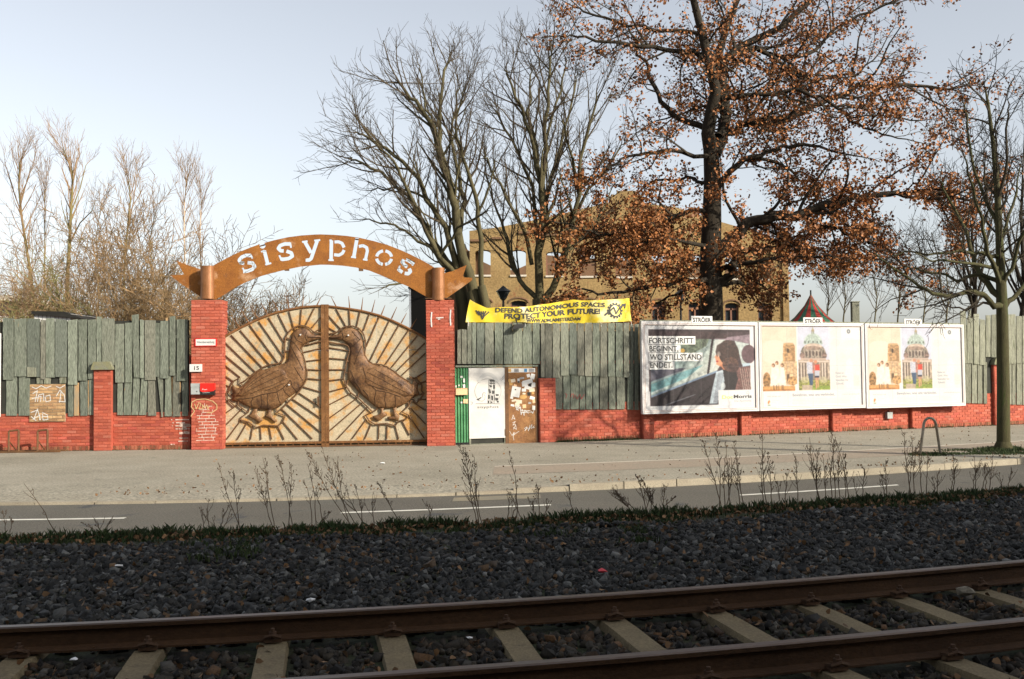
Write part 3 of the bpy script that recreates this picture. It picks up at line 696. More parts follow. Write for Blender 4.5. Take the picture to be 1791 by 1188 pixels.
def leaf(label, arch, rays, spikes, body, outl, wing, legs, eye, white, slines, meet, hinge_left):
    s_ref = arch[0][0] if hinge_left else arch[-1][0]
    t = thing('gate_leaf', label, 'gate', frame=1, s0=s_ref, y0=-GO, group='leaves of the rusty goose gate')
    zb = W(1, 560, 772.5, GO)[1]; y = -GO
    outline = list(arch) + [(arch[-1][0], zb), (arch[0][0], zb)]
    seam = W(1, 470, 614, GO)[1]
    # background sheets, an upper and a lower row
    sx = [arch[0][0] + (arch[-1][0] - arch[0][0]) * q for q in (0, .5, 1)]
    for i in range(2):
        top = [p for p in arch if sx[i] - 1e-6 <= p[0] <= sx[i + 1] + 1e-6]
        def at(x):
            for p, q in zip(arch[:-1], arch[1:]):
                if min(p[0], q[0]) - 1e-9 <= x <= max(p[0], q[0]) + 1e-9: return p[1] + (q[1] - p[1]) * (x - p[0]) / (q[0] - p[0] + 1e-12)
            return arch[0][1]
        a0, a1 = sx[i] + .003, sx[i + 1] - .003; top = [(a0, at(sx[i]))] + [p for p in arch if a0 < p[0] < a1] + [(a1, at(sx[i + 1]))]
        top = [(p[0], max(p[1] - .02, seam + .01)) for p in top]
        obj('sheet_panel', MB().prism([(a0, seam + .003), (a1, seam + .003)] + top[::-1], y + .018, y + .025), M['gatesheet'], t)
        obj('sheet_panel', MB().prism([(a0, zb), (a1, zb), (a1, seam - .003), (a0, seam - .003)], y + .020, y + .027), M['gatesheet'], t)
    f = obj('frame_arch', MB().tube([(p[0], y, p[1]) for p in arch], .034, 8), M['rust'], t)
    mb = MB(); sxm = meet
    mb.box(sxm - .05, sxm + .05, y - .05, y + .04, zb - .28, (arch[-1] if hinge_left else arch[0])[1] + .04)
    obj('meeting_stile', mb, M['rust'], t)
    hx = arch[0][0] if hinge_left else arch[-1][0]
    obj('hinge_stile', MB().box(hx - .03, hx + .03, y - .03, y + .03, zb, (arch[0] if hinge_left else arch[-1])[1]), M['rustdark'], t)
    xa, xb = min(arch[0][0], arch[-1][0]), max(arch[0][0], arch[-1][0])
    obj('bottom_rail', MB().box(xa, xb, y - .05, y + .05, zb - .05, zb + .01), M['rust'], t)
    obj('lower_rail', MB().box(xa, xb, y - .03, y + .02, .005, .05), M['rustdark'], t)
    obj('kick_sheet', MB().box(xa, xb, y + .03, y + .04, .05, zb - .05), mat_kick, t)
    nn = 13
    for i in range(nn + 1):
        s = xa + (xb - xa) * (i + .3) / (nn + .6); obj('comb_tooth', MB().box(s - .014, s + .014, y - .035, y + .02, .05, zb - .05), M['rust'], t)
    for p, q in rays: bar(t, 'ray_bar', (p, q), .017, y - .01, M['rustdark'])
    for p, q in spikes: obj('spike', MB().tube([(p[0], y, p[1]), (q[0], y, q[1])], [.02, .006], 6), M['rust'], t)
    bar(t, 'outline_bar', outl, .021, y - .035, M['rustdark'], 8)
    for i in range(2, len(outl) - 2, 2):   # little stand-off lugs between outline and body
        p = outl[i]; q = min(body, key=lambda b_: (b_[0] - p[0]) ** 2 + (b_[1] - p[1]) ** 2)
        if .02 < math.hypot(q[0] - p[0], q[1] - p[1]) < .3: obj('lug', MB().tube([(p[0], y - .03, p[1]), (q[0], y - .03, q[1])], .02, 4), M['rustdark'], t)
    gb, hy = relief('goose_body', body, t, M['goose'], y - .03, T=.085, D=.42)
    wg, hw_ = relief('wing', wing, t, M['goose'], y - .098, T=.03, D=.16)
    seams(t, 'weld_seam', slines[0], hy, .011); seams(t, 'feather_seam', slines[1], hw_, .008)
    for lg in legs: relief('goose_leg', lg, t, M['goose'], y - .03, T=.03, D=.05, step=.04)
    obj('eye', MB().tube([(eye[0], y - .16, eye[1]), (eye[0], y - .10, eye[1])], .022, 8), M['whiteplain'], t)
    for w in white: obj('spot', MB().tube([(w[0], y - .178, w[1]), (w[0], y - .12, w[1])], .02, 7), M['chalk'], t)
    return t
mat_kick = mat('mossy_kick_sheet', (.10, .11, .075), (.06, .06, .045), 4, rough=.8, fine=.3)
archL = [g3(*p) for p in ((40, 605), (160, 530), (300, 455), (440, 385), (570, 325), (720, 265), (870, 220), (1020, 185), (1220, 150), (1400, 135), (1555, 130))]
raysL = [(g3(60, 655), g4(490, 85)), (g3(50, 840), g4(410, 135)), (g3(45, 985), g4(280, 160)), (g3(165, 560), g3(625, 1040)), (g3(300, 490), g3(735, 1000)), (g3(440, 410), g3(860, 975)),
         (g3(575, 360), g3(950, 895)), (g3(720, 300), g3(955, 680)), (g3(865, 250), g3(1000, 520)), (g3(1025, 210), g3(1090, 440)), (g3(1210, 180), g3(1190, 410)), (g3(1400, 165), g3(1275, 410)),
         (g3(1525, 260), g3(1355, 460)), (g3(1530, 440), g3(1400, 520)), (g4(45, 120), g4(185, 215)), (g4(45, 255), g4(140, 290)), (g4(45, 385), g4(110, 375)), (g4(40, 525), g4(110, 480)),
         (g4(40, 680), g4(230, 550)), (g4(40, 860), g4(310, 590)), (g4(90, 1020), g4(300, 740)), (g4(240, 1020), g4(380, 780)), (g4(425, 1020), g4(455, 830)), (g4(570, 1020), g4(560, 840)), (g4(715, 1020), g4(680, 830)),
         (g4(890, 1020), g4(800, 840)), (g4(1075, 1020), g4(880, 780)), (g4(1280, 1010), g4(860, 600)), (g4(1420, 940), g4(930, 535)), (g4(1415, 740), g4(1000, 455)), (g4(1415, 590), g4(1095, 375)),
         (g4(1420, 370), g4(1150, 290)), (g4(1415, 195), g4(1215, 175)), (g4(1415, 60), g4(1215, 50)), (g3(1510, 920), g3(1275, 950)), (g3(1510, 755), g3(1230, 820))]
spL = [(g3(870, 220), g3(780, 40)), (g3(1025, 185), g3(985, -20)), (g3(1220, 150), g3(1240, -30)), (g3(1430, 132), g3(1500, -10)), (g3(710, 268), g3(600, 80)), (g3(565, 325), g3(440, 120)), (g3(430, 388), g3(310, 190)), (g3(290, 455), g3(180, 290)), (g3(140, 530), g3(75, 450))]
bodyL = [g3(*p) for p in ((1512, 578), (1440, 562), (1380, 547), (1330, 502), (1280, 460), (1200, 450), (1130, 475), (1075, 540), (1050, 620), (1038, 700), (1025, 800), (1015, 900), (985, 965), (900, 1000), (780, 1040), (660, 1070))] + \
        [g4(*p) for p in ((560, 50), (470, 120), (390, 200), (320, 270), (250, 310), (205, 290), (175, 250), (162, 310), (190, 370), (150, 400), (190, 430), (150, 465), (200, 492), (260, 490), (330, 540), (420, 575), (520, 600), (620, 606), (710, 610), (780, 590), (850, 550), (930, 460), (1000, 410), (1070, 360), (1140, 270), (1180, 190), (1190, 100), (1180, 20))] + \
        [g3(*p) for p in ((1255, 1020), (1240, 940), (1220, 860), (1190, 790), (1200, 740), (1240, 700), (1300, 670), (1400, 640), (1460, 622), (1510, 600))]
outL = [g3(*p) for p in ((1515, 535), (1430, 525), (1380, 510), (1330, 460), (1270, 430), (1190, 418), (1100, 448), (1020, 520), (970, 600), (963, 700), (960, 800), (955, 890), (920, 960), (850, 990), (740, 1000), (640, 1040), (530, 1110))] + \
       [g4(*p) for p in ((490, 88), (420, 150), (350, 205), (275, 240), (280, 160), (190, 212), (150, 275), (120, 370), (85, 382), (110, 470), (200, 552), (250, 540), (310, 590), (390, 645), (300, 710), (290, 750), (400, 780), (500, 855), (550, 840), (600, 822), (800, 832), (870, 780), (905, 690), (790, 650), (860, 590), (950, 500), (1070, 390), (1150, 280), (1203, 180), (1207, 50))] + \
       [g3(*p) for p in ((1278, 1080), (1262, 950), (1225, 830), (1210, 750), (1260, 702), (1330, 700), (1420, 672), (1515, 650))]
wingL = [g4(*p) for p in ((230, 420), (350, 425), (500, 385), (640, 362), (780, 345), (880, 300), (950, 230), (960, 150), (900, 60), (800, 20), (680, 40), (560, 100), (420, 210), (300, 330))]
legsL = [[g4(*p) for p in ((470, 590), (525, 592), (505, 660), (540, 705), (600, 750), (565, 782), (530, 790), (470, 740), (375, 690), (430, 665))], [g4(*p) for p in ((660, 600), (720, 600), (710, 660), (745, 720), (795, 770), (755, 782), (700, 740), (615, 700), (655, 662))]]
mx = W(1, 569, 700, GO)[0]
LG = leaf('left leaf of the rusty gate, goose facing right on sunlit rays', archL, raysL, spL, bodyL, outL, wingL, legsL, g3(1203, 560), [g4(967, 262)],
    ([[g4(*p) for p in L_] for L_ in (((470, 440), (440, 500), (450, 560)), ((580, 400), (590, 500), (575, 590)), ((670, 380), (665, 480), (685, 598)), ((800, 360), (820, 460), (850, 540)), ((880, 310), (920, 380), (975, 425)), ((985, 200), (1010, 290), (1070, 355)), ((1040, 20), (1100, 120), (1150, 200)), ((260, 455), (350, 455), (470, 440), (580, 400), (800, 360), (880, 310), (985, 200)))] + [[g3(*p) for p in L_] for L_ in (((1050, 640), (1120, 690), (1185, 790)), ((1045, 700), (1110, 820), (1200, 1000), (1240, 1080)), ((1110, 570), (1150, 640), (1230, 680)), ((1290, 520), (1270, 590), (1300, 650)), ((1300, 590), (1400, 600), (1500, 590)))],
     [[g4(*p) for p in L_] for L_ in (((930, 100), (700, 200), (450, 320), (330, 390)), ((940, 170), (760, 260), (560, 330), (430, 390)), ((820, 60), (600, 170), (400, 300)), ((900, 240), (760, 300), (640, 345)), ((700, 60), (520, 170), (350, 320)))]), mx - .055, True)
archR = [g5(*p) for p in ((35, 130), (200, 148), (400, 175), (560, 200), (720, 240), (850, 275), (1000, 335), (1140, 400), (1300, 480), (1420, 550), (1545, 625))]
raysR = [(g5(a, b), g5(c, d)) for a, b, c, d in ((80, 270, 265, 475), (195, 170, 340, 430), (390, 190, 405, 430), (550, 215, 500, 440), (690, 250, 600, 500), (835, 290, 640, 740), (985, 350, 700, 940), (1130, 410, 800, 980), (1270, 490, 930, 995), (1400, 570, 1020, 1040), (1510, 680, 1100, 1090), (1520, 830, 1180, 1150), (80, 450, 200, 520), (80, 745, 370, 795), (80, 905, 345, 925), (80, 1075, 310, 1075))] + \
        [(g6(a, b), g6(c, d)) for a, b, c, d in ((80, 205, 285, 180), (80, 360, 340, 290), (70, 545, 390, 380), (80, 730, 470, 450), (80, 910, 545, 510), (195, 1015, 610, 575), (400, 1015, 600, 740), (580, 1015, 665, 810), (770, 1015, 775, 820), (885, 1015, 890, 820), (1050, 1015, 1000, 830), (1200, 960, 1100, 770), (1400, 1000, 1190, 690), (1420, 810, 1200, 570), (1420, 620, 1230, 490), (1430, 470, 1310, 460), (1430, 210, 1320, 250), (1420, 80, 1240, 190))]
spR = [(g5(a, b), g5(c, d)) for a, b, c, d in ((190, 130, 115, -15), (395, 155, 378, -15), (570, 185, 592, 0), (725, 220, 772, 35), (865, 260, 922, 115), (1015, 320, 1095, 145), (1160, 385, 1240, 235), (1300, 460, 1390, 320))]
bodyR = [g5(*p) for p in ((85, 590), (160, 562), (230, 550), (275, 492), (340, 455), (430, 450), (515, 495), (560, 570), (585, 650), (600, 760), (620, 860), (680, 960), (780, 1010), (880, 1022), (960, 1060))] + \
        [g6(*p) for p in ((830, 12), (950, 60), (1040, 130), (1130, 190), (1230, 260), (1260, 200), (1320, 240), (1310, 330), (1340, 400), (1290, 420), (1240, 440), (1180, 500), (1080, 560), (980, 580), (860, 590), (760, 590), (690, 540), (600, 460), (500, 370), (420, 280), (350, 190), (340, 100), (350, 10))] + \
        [g5(*p) for p in ((380, 960), (400, 860), (400, 760), (360, 690), (290, 640), (200, 625), (110, 622))]
outR = [g5(*p) for p in ((80, 545), (180, 535), (240, 500), (280, 460), (350, 435), (440, 428), (530, 462), (600, 540), (630, 640), (630, 760), (618, 850), (660, 930), (740, 990), (860, 1000), (950, 1030), (1100, 1130))] + \
       [g6(*p) for p in ((870, 5), (1000, 95), (1120, 180), (1210, 225), (1200, 150), (1300, 180), (1370, 270), (1365, 350), (1400, 380), (1350, 450), (1290, 520), (1220, 480), (1180, 560), (1095, 640), (1190, 685), (1150, 740), (1050, 765), (1000, 830), (880, 800), (720, 810), (640, 760), (590, 680), (690, 640), (610, 560), (480, 440), (380, 370), (320, 275), (285, 180), (300, 80))] + \
       [g5(*p) for p in ((335, 1060), (355, 930), (395, 800), (380, 730), (320, 700), (200, 690), (80, 665))]
wingR = [g6(*p) for p in ((1260, 400), (1120, 430), (980, 390), (840, 345), (700, 325), (620, 290), (570, 220), (560, 140), (600, 60), (700, 20), (830, 50), (960, 120), (1080, 210), (1200, 320))]
legsR = [[g6(*p) for p in ((790, 580), (850, 580), (830, 630), (890, 670), (880, 690), (780, 760), (720, 745), (680, 700), (770, 675), (800, 640))], [g6(*p) for p in ((965, 575), (1020, 570), (1010, 640), (1060, 700), (1040, 770), (990, 750), (900, 740), (890, 710), (980, 690))]]
RG = leaf('right leaf of the rusty gate, goose facing left, partly in shade', archR, raysR, spR, bodyR, outR, wingR, legsR, g5(383, 568), [],
    ([[g6(*p) for p in L_] for L_ in (((560, 20), (590, 130), (660, 260), (740, 340), (900, 365), (1080, 430)), ((560, 330), (620, 400), (640, 470)), ((740, 350), (720, 450), (730, 550)), ((870, 370), (860, 470), (880, 585)), ((1000, 400), (1010, 490), (1000, 575)), ((430, 200), (500, 290), (560, 400)), ((380, 60), (430, 160), (480, 260)))] + [[g5(*p) for p in L_] for L_ in (((560, 620), (500, 680), (420, 740)), ((585, 720), (520, 860), (470, 1000)), ((430, 500), (480, 560), (560, 640)), ((290, 530), (310, 590), (290, 635)), ((110, 600), (200, 600), (280, 590)))],
     [[g6(*p) for p in L_] for L_ in (((620, 90), (800, 180), (1000, 290), (1180, 380)), ((600, 170), (760, 260), (960, 340), (1120, 400)), ((720, 50), (900, 150), (1100, 270)), ((640, 260), (780, 310), (900, 345)))]), mx + .052, False)
mb = MB(); p = g6(-60, 485); mb.box(p[0] - .03, p[0] + .02, -GO - .09, -GO - .04, p[1] - .12, p[1] + .12); obj('lock_plate', mb, M['rustdark'], LG)

# ------------------------------------------------------------------ arch sign
AO = .02
za = lambda x, y, o=AO: W(1, 300 + x / 6.396, 400 + y / 6.396, o)
zb = lambda x, y, o=AO: W(1, 560 + x / 6.396, 400 + y / 6.396, o)
outer = [za(*p) for p in ((430, 440), (490, 400), (620, 330), (750, 265), (900, 205), (1000, 170), (1150, 130), (1300, 97), (1450, 77), (1600, 67))] + [zb(*p) for p in ((0, 65), (150, 70), (300, 82), (450, 105), (600, 140), (750, 182), (900, 240), (1000, 285), (1100, 335), (1200, 388), (1300, 450))]
inner = [zb(*p) for p in ((1300, 820), (1235, 790), (1100, 712), (1000, 655), (850, 590), (700, 530), (550, 470), (400, 435), (250, 415), (100, 405))] + [za(*p) for p in ((1663, 404), (1600, 410), (1450, 425), (1300, 455), (1150, 490), (1000, 532), (850, 592), (720, 655), (600, 735), (500, 790), (430, 800))]
ST = thing('arch_sign', 'rusty arched banner sign with cut out letters over the gate', 'sign', frame=1, s0=mx, y0=-AO, z0=plz)
w = .098
H_ = []
def st(fn, pts, ww=w):
    H_.extend(stroke_holes([fn(*p) for p in pts], ww))
st(za, [(905, 335), (882, 285)], .05); st(za, [(886, 300), (830, 300), (785, 320), (757, 352), (775, 385), (815, 388)]); st(za, [(850, 380), (905, 385), (932, 425), (905, 455), (850, 475), (800, 480)]); st(za, [(822, 490), (795, 440)], .05)
H_.append([(za(1018, 190)[0] + .085 * math.cos(q * math.pi / 5), za(1018, 190)[1] + .085 * math.sin(q * math.pi / 5)) for q in range(10)])
st(za, [(1037, 245), (1078, 402)]); st(za, [(1000, 258), (1040, 246)], .05); st(za, [(1048, 404), (1116, 386)], .05)
st(za, [(1338, 215), (1326, 155)], .05); st(za, [(1325, 172), (1265, 172), (1215, 190), (1195, 222), (1222, 248), (1255, 250)]); st(za, [(1285, 252), (1340, 272), (1352, 308), (1310, 335), (1240, 345), (1222, 335)]); st(za, [(1230, 352), (1205, 298)], .05)
st(za, [(1490, 145), (1562, 272)]); st(za, [(1630, 135), (1562, 335), (1540, 352), (1500, 352)]); st(za, [(1460, 150), (1522, 140)], .05); st(za, [(1596, 134), (1664, 128)], .05)
st(zb, [(126, 132), (122, 345)]); st(zb, [(92, 352), (152, 354)], .05); st(zb, [(104, 132), (130, 132)], .05); st(zb, [(160, 150), (205, 147), (245, 165), (268, 212)], .085); st(zb, [(268, 240), (250, 275), (210, 298), (155, 292)], .085)
st(zb, [(413, 106), (376, 318)]); st(zb, [(345, 316), (402, 324)], .05); st(zb, [(432, 200), (478, 190), (520, 212), (528, 250), (508, 340)], .085); st(zb, [(478, 344), (530, 352)], .05)
for q0 in (8, 98, 188, 278):
    st(zb, [(715 + 84 * math.cos(R(q0 + i * 12)), 325 - 76 * math.sin(R(q0 + i * 12))) for i in range(7)], .085)
st(zb, [(1055, 372), (1030, 415)], .05); st(zb, [(1035, 385), (995, 362), (960, 345)]); st(zb, [(935, 345), (918, 375), (940, 405), (975, 430)]); st(zb, [(995, 447), (1010, 480), (985, 505), (945, 500)]); st(zb, [(920, 490), (880, 460)]); st(zb, [(893, 415), (868, 470)], .05)
mb = MB(); plate(mb, outer + inner, H_, -AO - .006, -AO + .006); obj('arch_plate', mb, M['rustsign'], ST)
for k_, (px0, px1, yt, yb2, fn) in enumerate(((330, 490, 425, 790, za), (1245, 1400, 445, 805, zb))):
    a_ = fn(px0, yt); b_ = fn(px1, yb2); mb = MB(); cx = (a_[0] + b_[0]) / 2; rr = (b_[0] - a_[0]) / 2 * .93
    pts = [(cx + rr * math.cos(t), rr * math.sin(t)) for t in [i * math.pi / 12 for i in range(-20, 5)]]
    n = len(pts); v = []
    for z in (b_[1], a_[1]):
        v += [(p[0], -AO - rr * .55 + p[1] * .8, z) for p in pts] + [(cx + (p[0] - cx) * .93, -AO - rr * .55 + p[1] * .74, z) for p in pts]
    f_ = []
    for i in range(n - 1):
        f_ += [(i, i + 1, 2 * n + i + 1, 2 * n + i), (n + i + 1, n + i, 3 * n + i, 3 * n + i + 1), (i, n + i, n + i + 1, i + 1), (2 * n + i, 2 * n + i + 1, 3 * n + i + 1, 3 * n + i)]
    f_ += [(0, 2 * n, 3 * n, n), (n - 1, 2 * n - 1, 4 * n - 1, 3 * n - 1)]
    mb.add(v, f_); obj('scroll_roll', mb, M['rustroll'], ST, smooth=False)
    obj('foot_plate', MB().box(cx - .36, cx + .36, -OFP + .03, .3, plz + .032, plz + .05), M['rustdark'], ST)
    obj('support_post', MB().tube([(cx, .1, plz + .05), (cx, .1, a_[1] - .03)], .045, 8), M['rustdark'], ST)
tl = [za(*p) for p in ((345, 460), (160, 400), (40, 350), (80, 420), (125, 510), (-30, 515), (100, 620), (330, 770))]
mb = MB().prism(tl, .12, .132); obj('scroll_tail', mb, M['rustsign'], ST)
tr = [zb(*p) for p in ((1390, 492), (1480, 470), (1640, 400), (1600, 520), (1610, 540), (1705, 545), (1700, 572), (1550, 680), (1390, 790))]
mb = MB().prism(tr, .12, .132); obj('scroll_tail', mb, M['rustsign'], ST)
for p in (za(1288, 462), zb(455, 465)): obj('bracket', MB().box(p[0] - .06, p[0] + .06, -.02, .06, p[1] - .02, p[1] + .08), M['rustdark'], ST)
# back ribs of the arch
mb = MB(); mb.tube([(p[0], .03, p[1] - .05) for p in outer[2:-2]], .02, 5); mb.tube([(p[0], .03, p[1] + .05) for p in inner[1:-2]], .02, 5); obj('back_rib', mb, M['rustdark'], ST)

# ------------------------------------------------------------------ door group right of the gate
d8 = lambda x, y, o=.02: W(2, 790 + x / 7.921, 630 + y / 7.921, o)
wallE_s0 = W(2, 797, 700)[0]
def panel(mb, x0, x1, y0, y1, ya, yb_, fn=d8):
    p = fn(x0, y1); q = fn(x1, y0); mb.box(p[0], q[0], ya, yb_, p[1], q[1]); return p[0], q[0], p[1], q[1]
t = thing('green_sheet', 'green corrugated metal sheet between the right pillar and the white door', 'metal sheet', frame=2, s0=d8(140, 0)[0])
p = d8(48, 1145); q = d8(236, 105); mb = MB(); n = 36
for z in (p[1], q[1]):
    for i in range(n + 1): mb.v.append((p[0] + (q[0] - p[0]) * i / n, -.01 - .022 * math.sin(i / n * 2 * math.pi * 5), z))
for i in range(n): mb.f.append((i, i + 1, n + 2 + i, n + 1 + i))
obj('corrugated_panel', mb, M['green'], t, smooth=True); obj('batten', MB().box(p[0], q[0], .012, .04, 1.0, 1.08), M['plankold'], t)
for (x0, x1, y0, y1) in ((120, 150, 220, 245), (158, 182, 255, 310), (155, 185, 335, 385), (160, 190, 540, 598), (192, 222, 540, 600), (125, 145, 575, 600), (90, 108, 340, 360), (52, 66, 350, 380)):
    mb = MB(); panel(mb, x0, x1, y0, y1, -.036, -.033); obj('sticker', mb, M['peach'] if x0 > 155 and y0 > 500 else M['whiteplain'], t)
t2 = thing('peach_letterbox', 'small peach coloured box fixed on the green sheet', 'letterbox', frame=2, s0=d8(125, 0)[0], y0=-.035, z0=d8(125, 480)[1])
mb = MB(); panel(mb, 46, 205, 392, 482, -.12, -.036); obj('box', mb, M['peach'], t2)
mb = MB(); a4 = panel(mb, 44, 207, 388, 396, -.13, -.03); obj('lid', mb, M['peach'], t2)
t = thing('white_door', 'white door with a printed duck and tower emblem', 'door', frame=2, s0=d8(490, 0)[0], z0=0)
mb = MB(); dx0, dx1, dz0, dz1 = panel(mb, 243, 742, 105, 1090, -.035, .01); obj('door_sheet', mb, M['white'], t)
mb = MB(); mb.box(dx0, dx0 + .05, -.03, .01, .02, dz0 - .002); mb.box(dx1 - .05, dx1, -.03, .01, .02, dz0 - .002); mb.box(dx0, dx1, -.03, .01, 0, .022); obj('frame_foot', mb, M['plankold'], t)
obj('dark_gap', MB().box(dx0 + .05, dx1 - .05, .012, .03, .02, dz0), M['dark'], t)
mb = MB()
def d8r(mb, pts, w_, y=-.0365): ribbon(mb, [d8(*p) for p in pts], w_, y)
d8r(mb, [(328, 605), (662, 605)], .012)
text(mb, 'sisyphos', d8(345, 0)[0], d8(640, 0)[0], d8(345, 668)[1], .075, -.0366)
d8r(mb, [(500 + 182 * math.cos(R(a_)), 430 - 172 * math.sin(R(a_))) for a_ in range(-50, 231, 8)], .006)
d8r(mb, [(420, 520), (425, 470), (440, 450), (470, 460)], .012); d8r(mb, [(335, 548), (370, 560), (420, 570), (455, 545), (462, 500), (440, 470)], .008)
obj('emblem_lines', mb, M['ink'], t)
mb = MB(); mb.flat([d8(*p) for p in ((340, 548), (405, 512), (412, 524), (365, 556))], -.0368)
for (x0, y0, x1, y1) in ((518, 268, 600, 300), (520, 310, 600, 330), (515, 345, 560, 380), (570, 340, 602, 400), (508, 400, 540, 460), (555, 420, 590, 470), (500, 480, 530, 540), (545, 490, 570, 560), (585, 480, 600, 560), (605, 470, 650, 500), (600, 520, 645, 560), (618, 560, 650, 590), (495, 560, 520, 598), (535, 570, 560, 600)):
    mb.flat([d8(x0, y0), d8(x0 + rnd.uniform(2, 10), y1), d8(x1, y1 - rnd.uniform(0, 8)), d8(x1 - rnd.uniform(0, 8), y0 + 4)], -.037 - rnd.uniform(0, .0005))
for x in (512, 530, 550, 575, 597): ribbon(mb, [d8(x, 268), d8(x - (555 - x) * .25 * -1 if x > 555 else x - 14, 600)], .012, -.0376)
obj('emblem_tower', mb, M['ink'], t)
mb = MB(); d8r(mb, [(500 + 150 * math.cos(R(a_)), 430 - 235 * math.sin(R(a_))) for a_ in range(30, 151, 8)], .10, -.0358); obj('emblem_shade', mb, mat('faint_grey_wash', (.44, .44, .43), rough=.7), t)
mb = MB()
for i in range(9): d8r(mb, [(745 - rnd.uniform(0, 10), 180 + i * 8), (660 + rnd.uniform(0, 40), 240 + i * 6)], .006, -.0372 - i * .0002)
d8r(mb, [(270, 575), (290, 590), (265, 620), (288, 600)], .012, -.038); obj('scribble', mb, M['inkpale'], t)
t = thing('rusty_door', 'brown rusty door covered in stickers and scratched white tags', 'door', frame=2, s0=d8(960, 0)[0])
mb = MB(); ex0, ex1, ez0, ez1 = panel(mb, 782, 1165, 108, 1165, -.03, .01); obj('door_sheet', mb, M['rustdoor'], t)
mb = MB(); panel(mb, 744, 780, 90, 1165, -.045, .01); panel(mb, 1167, 1182, 90, 1165, -.04, .01); obj('door_frame', mb, M['rustdark'], t)
for zz in (300, 950): mb = MB(); panel(mb, 738, 790, zz, zz + 90, -.06, -.045); obj('hinge', mb, M['rustdark'], t)
mb = MB(); panel(mb, 784, 1163, 112, 172, -.034, -.031); obj('sticker_strip', mb, M['whiteplain'], t)
cs = [mat('sticker_cream', (.60, .52, .40)), M['whiteplain'], M['peach'], mat('sticker_ochre', (.45, .27, .10)), mat('sticker_grey', (.30, .30, .30)), M['whiteplain'], M['blackp']]
spots = [(800, 290, 60, 60, 3), (850, 285, 60, 50, 0), (925, 285, 30, 60, 1), (925, 305, 25, 25, 6), (1060, 215, 45, 40, 1), (1120, 225, 60, 70, 1), (1050, 300, 140, 60, 1), (1010, 330, 80, 60, 1), (1110, 350, 90, 70, 1), (1060, 380, 110, 50, 1), (1085, 340, 40, 50, 6),
         (1000, 415, 60, 40, 1), (1110, 415, 80, 50, 0), (1000, 465, 40, 25, 0), (1070, 470, 45, 50, 6), (1125, 455, 40, 40, 3), (990, 510, 105, 60, 3), (1115, 525, 70, 40, 1), (1135, 570, 40, 50, 2), (1080, 595, 40, 25, 4), (840, 625, 50, 30, 1), (860, 560, 60, 30, 0), (930, 575, 80, 50, 0),
         (905, 620, 60, 60, 0), (1005, 640, 50, 50, 2), (1135, 660, 40, 60, 1), (820, 330, 50, 40, 3), (1160, 340, 30, 50, 1), (830, 520, 40, 30, 1), (970, 250, 60, 30, 4), (880, 350, 40, 30, 2)]
for i, (cx, cy, w_, h_, c) in enumerate(spots):
    a_ = rnd.uniform(-.25, .25); n = 4 if c != 3 else 10; y = -.0315 - .0008 * (i % 7)
    if n == 4: pp = [(-w_ / 2, -h_ / 2), (w_ / 2, -h_ / 2), (w_ / 2, h_ / 2), (-w_ / 2, h_ / 2)]
    else: pp = [(w_ / 2 * math.cos(q * .628), h_ / 2 * math.sin(q * .628)) for q in range(n)]
    mb = MB().flat([d8(cx + x_ * math.cos(a_) - y_ * math.sin(a_) + rnd.uniform(-3, 3), cy + x_ * math.sin(a_) + y_ * math.cos(a_) + rnd.uniform(-3, 3)) for x_, y_ in pp], y); obj('sticker', mb, cs[c], t)
for (x_, c) in ((800, 3), (880, 1), (905, 4), (1020, 5), (1085, 0), (1120, 4)):
    mb = MB(); panel(mb, x_ - 18, x_ + 22, 120, 165, -.036, -.0355); obj('sticker', mb, M['blue'] if x_ == 1020 else (M['inkpale'] if c != 3 else cs[3]), t)
mb = MB(); mb.flat([d8(838, 355), d8(958, 380), d8(930, 520), d8(812, 500)], -.040); pn = obj('paper_notice', mb, M['whiteplain'], t)
mb = MB(); mb.flat([d8(872, 398), d8(892, 400), d8(888, 418), d8(870, 416)], -.0405); obj('print', mb, M['ink'], pn)
mb = MB(); q_ = -.0335
for pl in ([(830, 830), (850, 760), (875, 820), (845, 800)], [(840, 870), (880, 850), (845, 900), (885, 890)], [(850, 960), (885, 900), (895, 960), (850, 930)], [(800, 985), (835, 1045), (860, 1000), (850, 1040), (930, 985)], [(860, 1110), (850, 1060), (875, 1000)], [(1000, 950), (1040, 925), (1010, 980), (1050, 935), (1060, 980), (1080, 900), (1070, 960), (1110, 890), (1100, 950), (1140, 910), (1120, 940), (1150, 930)],
           [(880, 640), (920, 700), (900, 620), (960, 690), (930, 610)], [(940, 650), (960, 760), (975, 680), (1000, 770), (1010, 690), (1060, 740)], [(950, 700), (1080, 700), (960, 730), (1120, 720)], [(900, 610), (890, 690), (960, 650), (880, 660)], [(1090, 700), (1120, 740), (1135, 690)]):
    ribbon(mb, [d8(*p) for p in pl], .011, q_); q_ -= .001
obj('scratched_tags', mb, M['chalk'], t)
t = thing('door_lintel', 'grey green timber beam above the white and rusty doors', 'beam', frame=2, s0=d8(600, 0)[0], y0=-.05, z0=d8(600, 100)[1])
mb = MB(); panel(mb, 50, 1190, 66, 100, -.06, .03); obj('beam', mb, M['plank'], t)
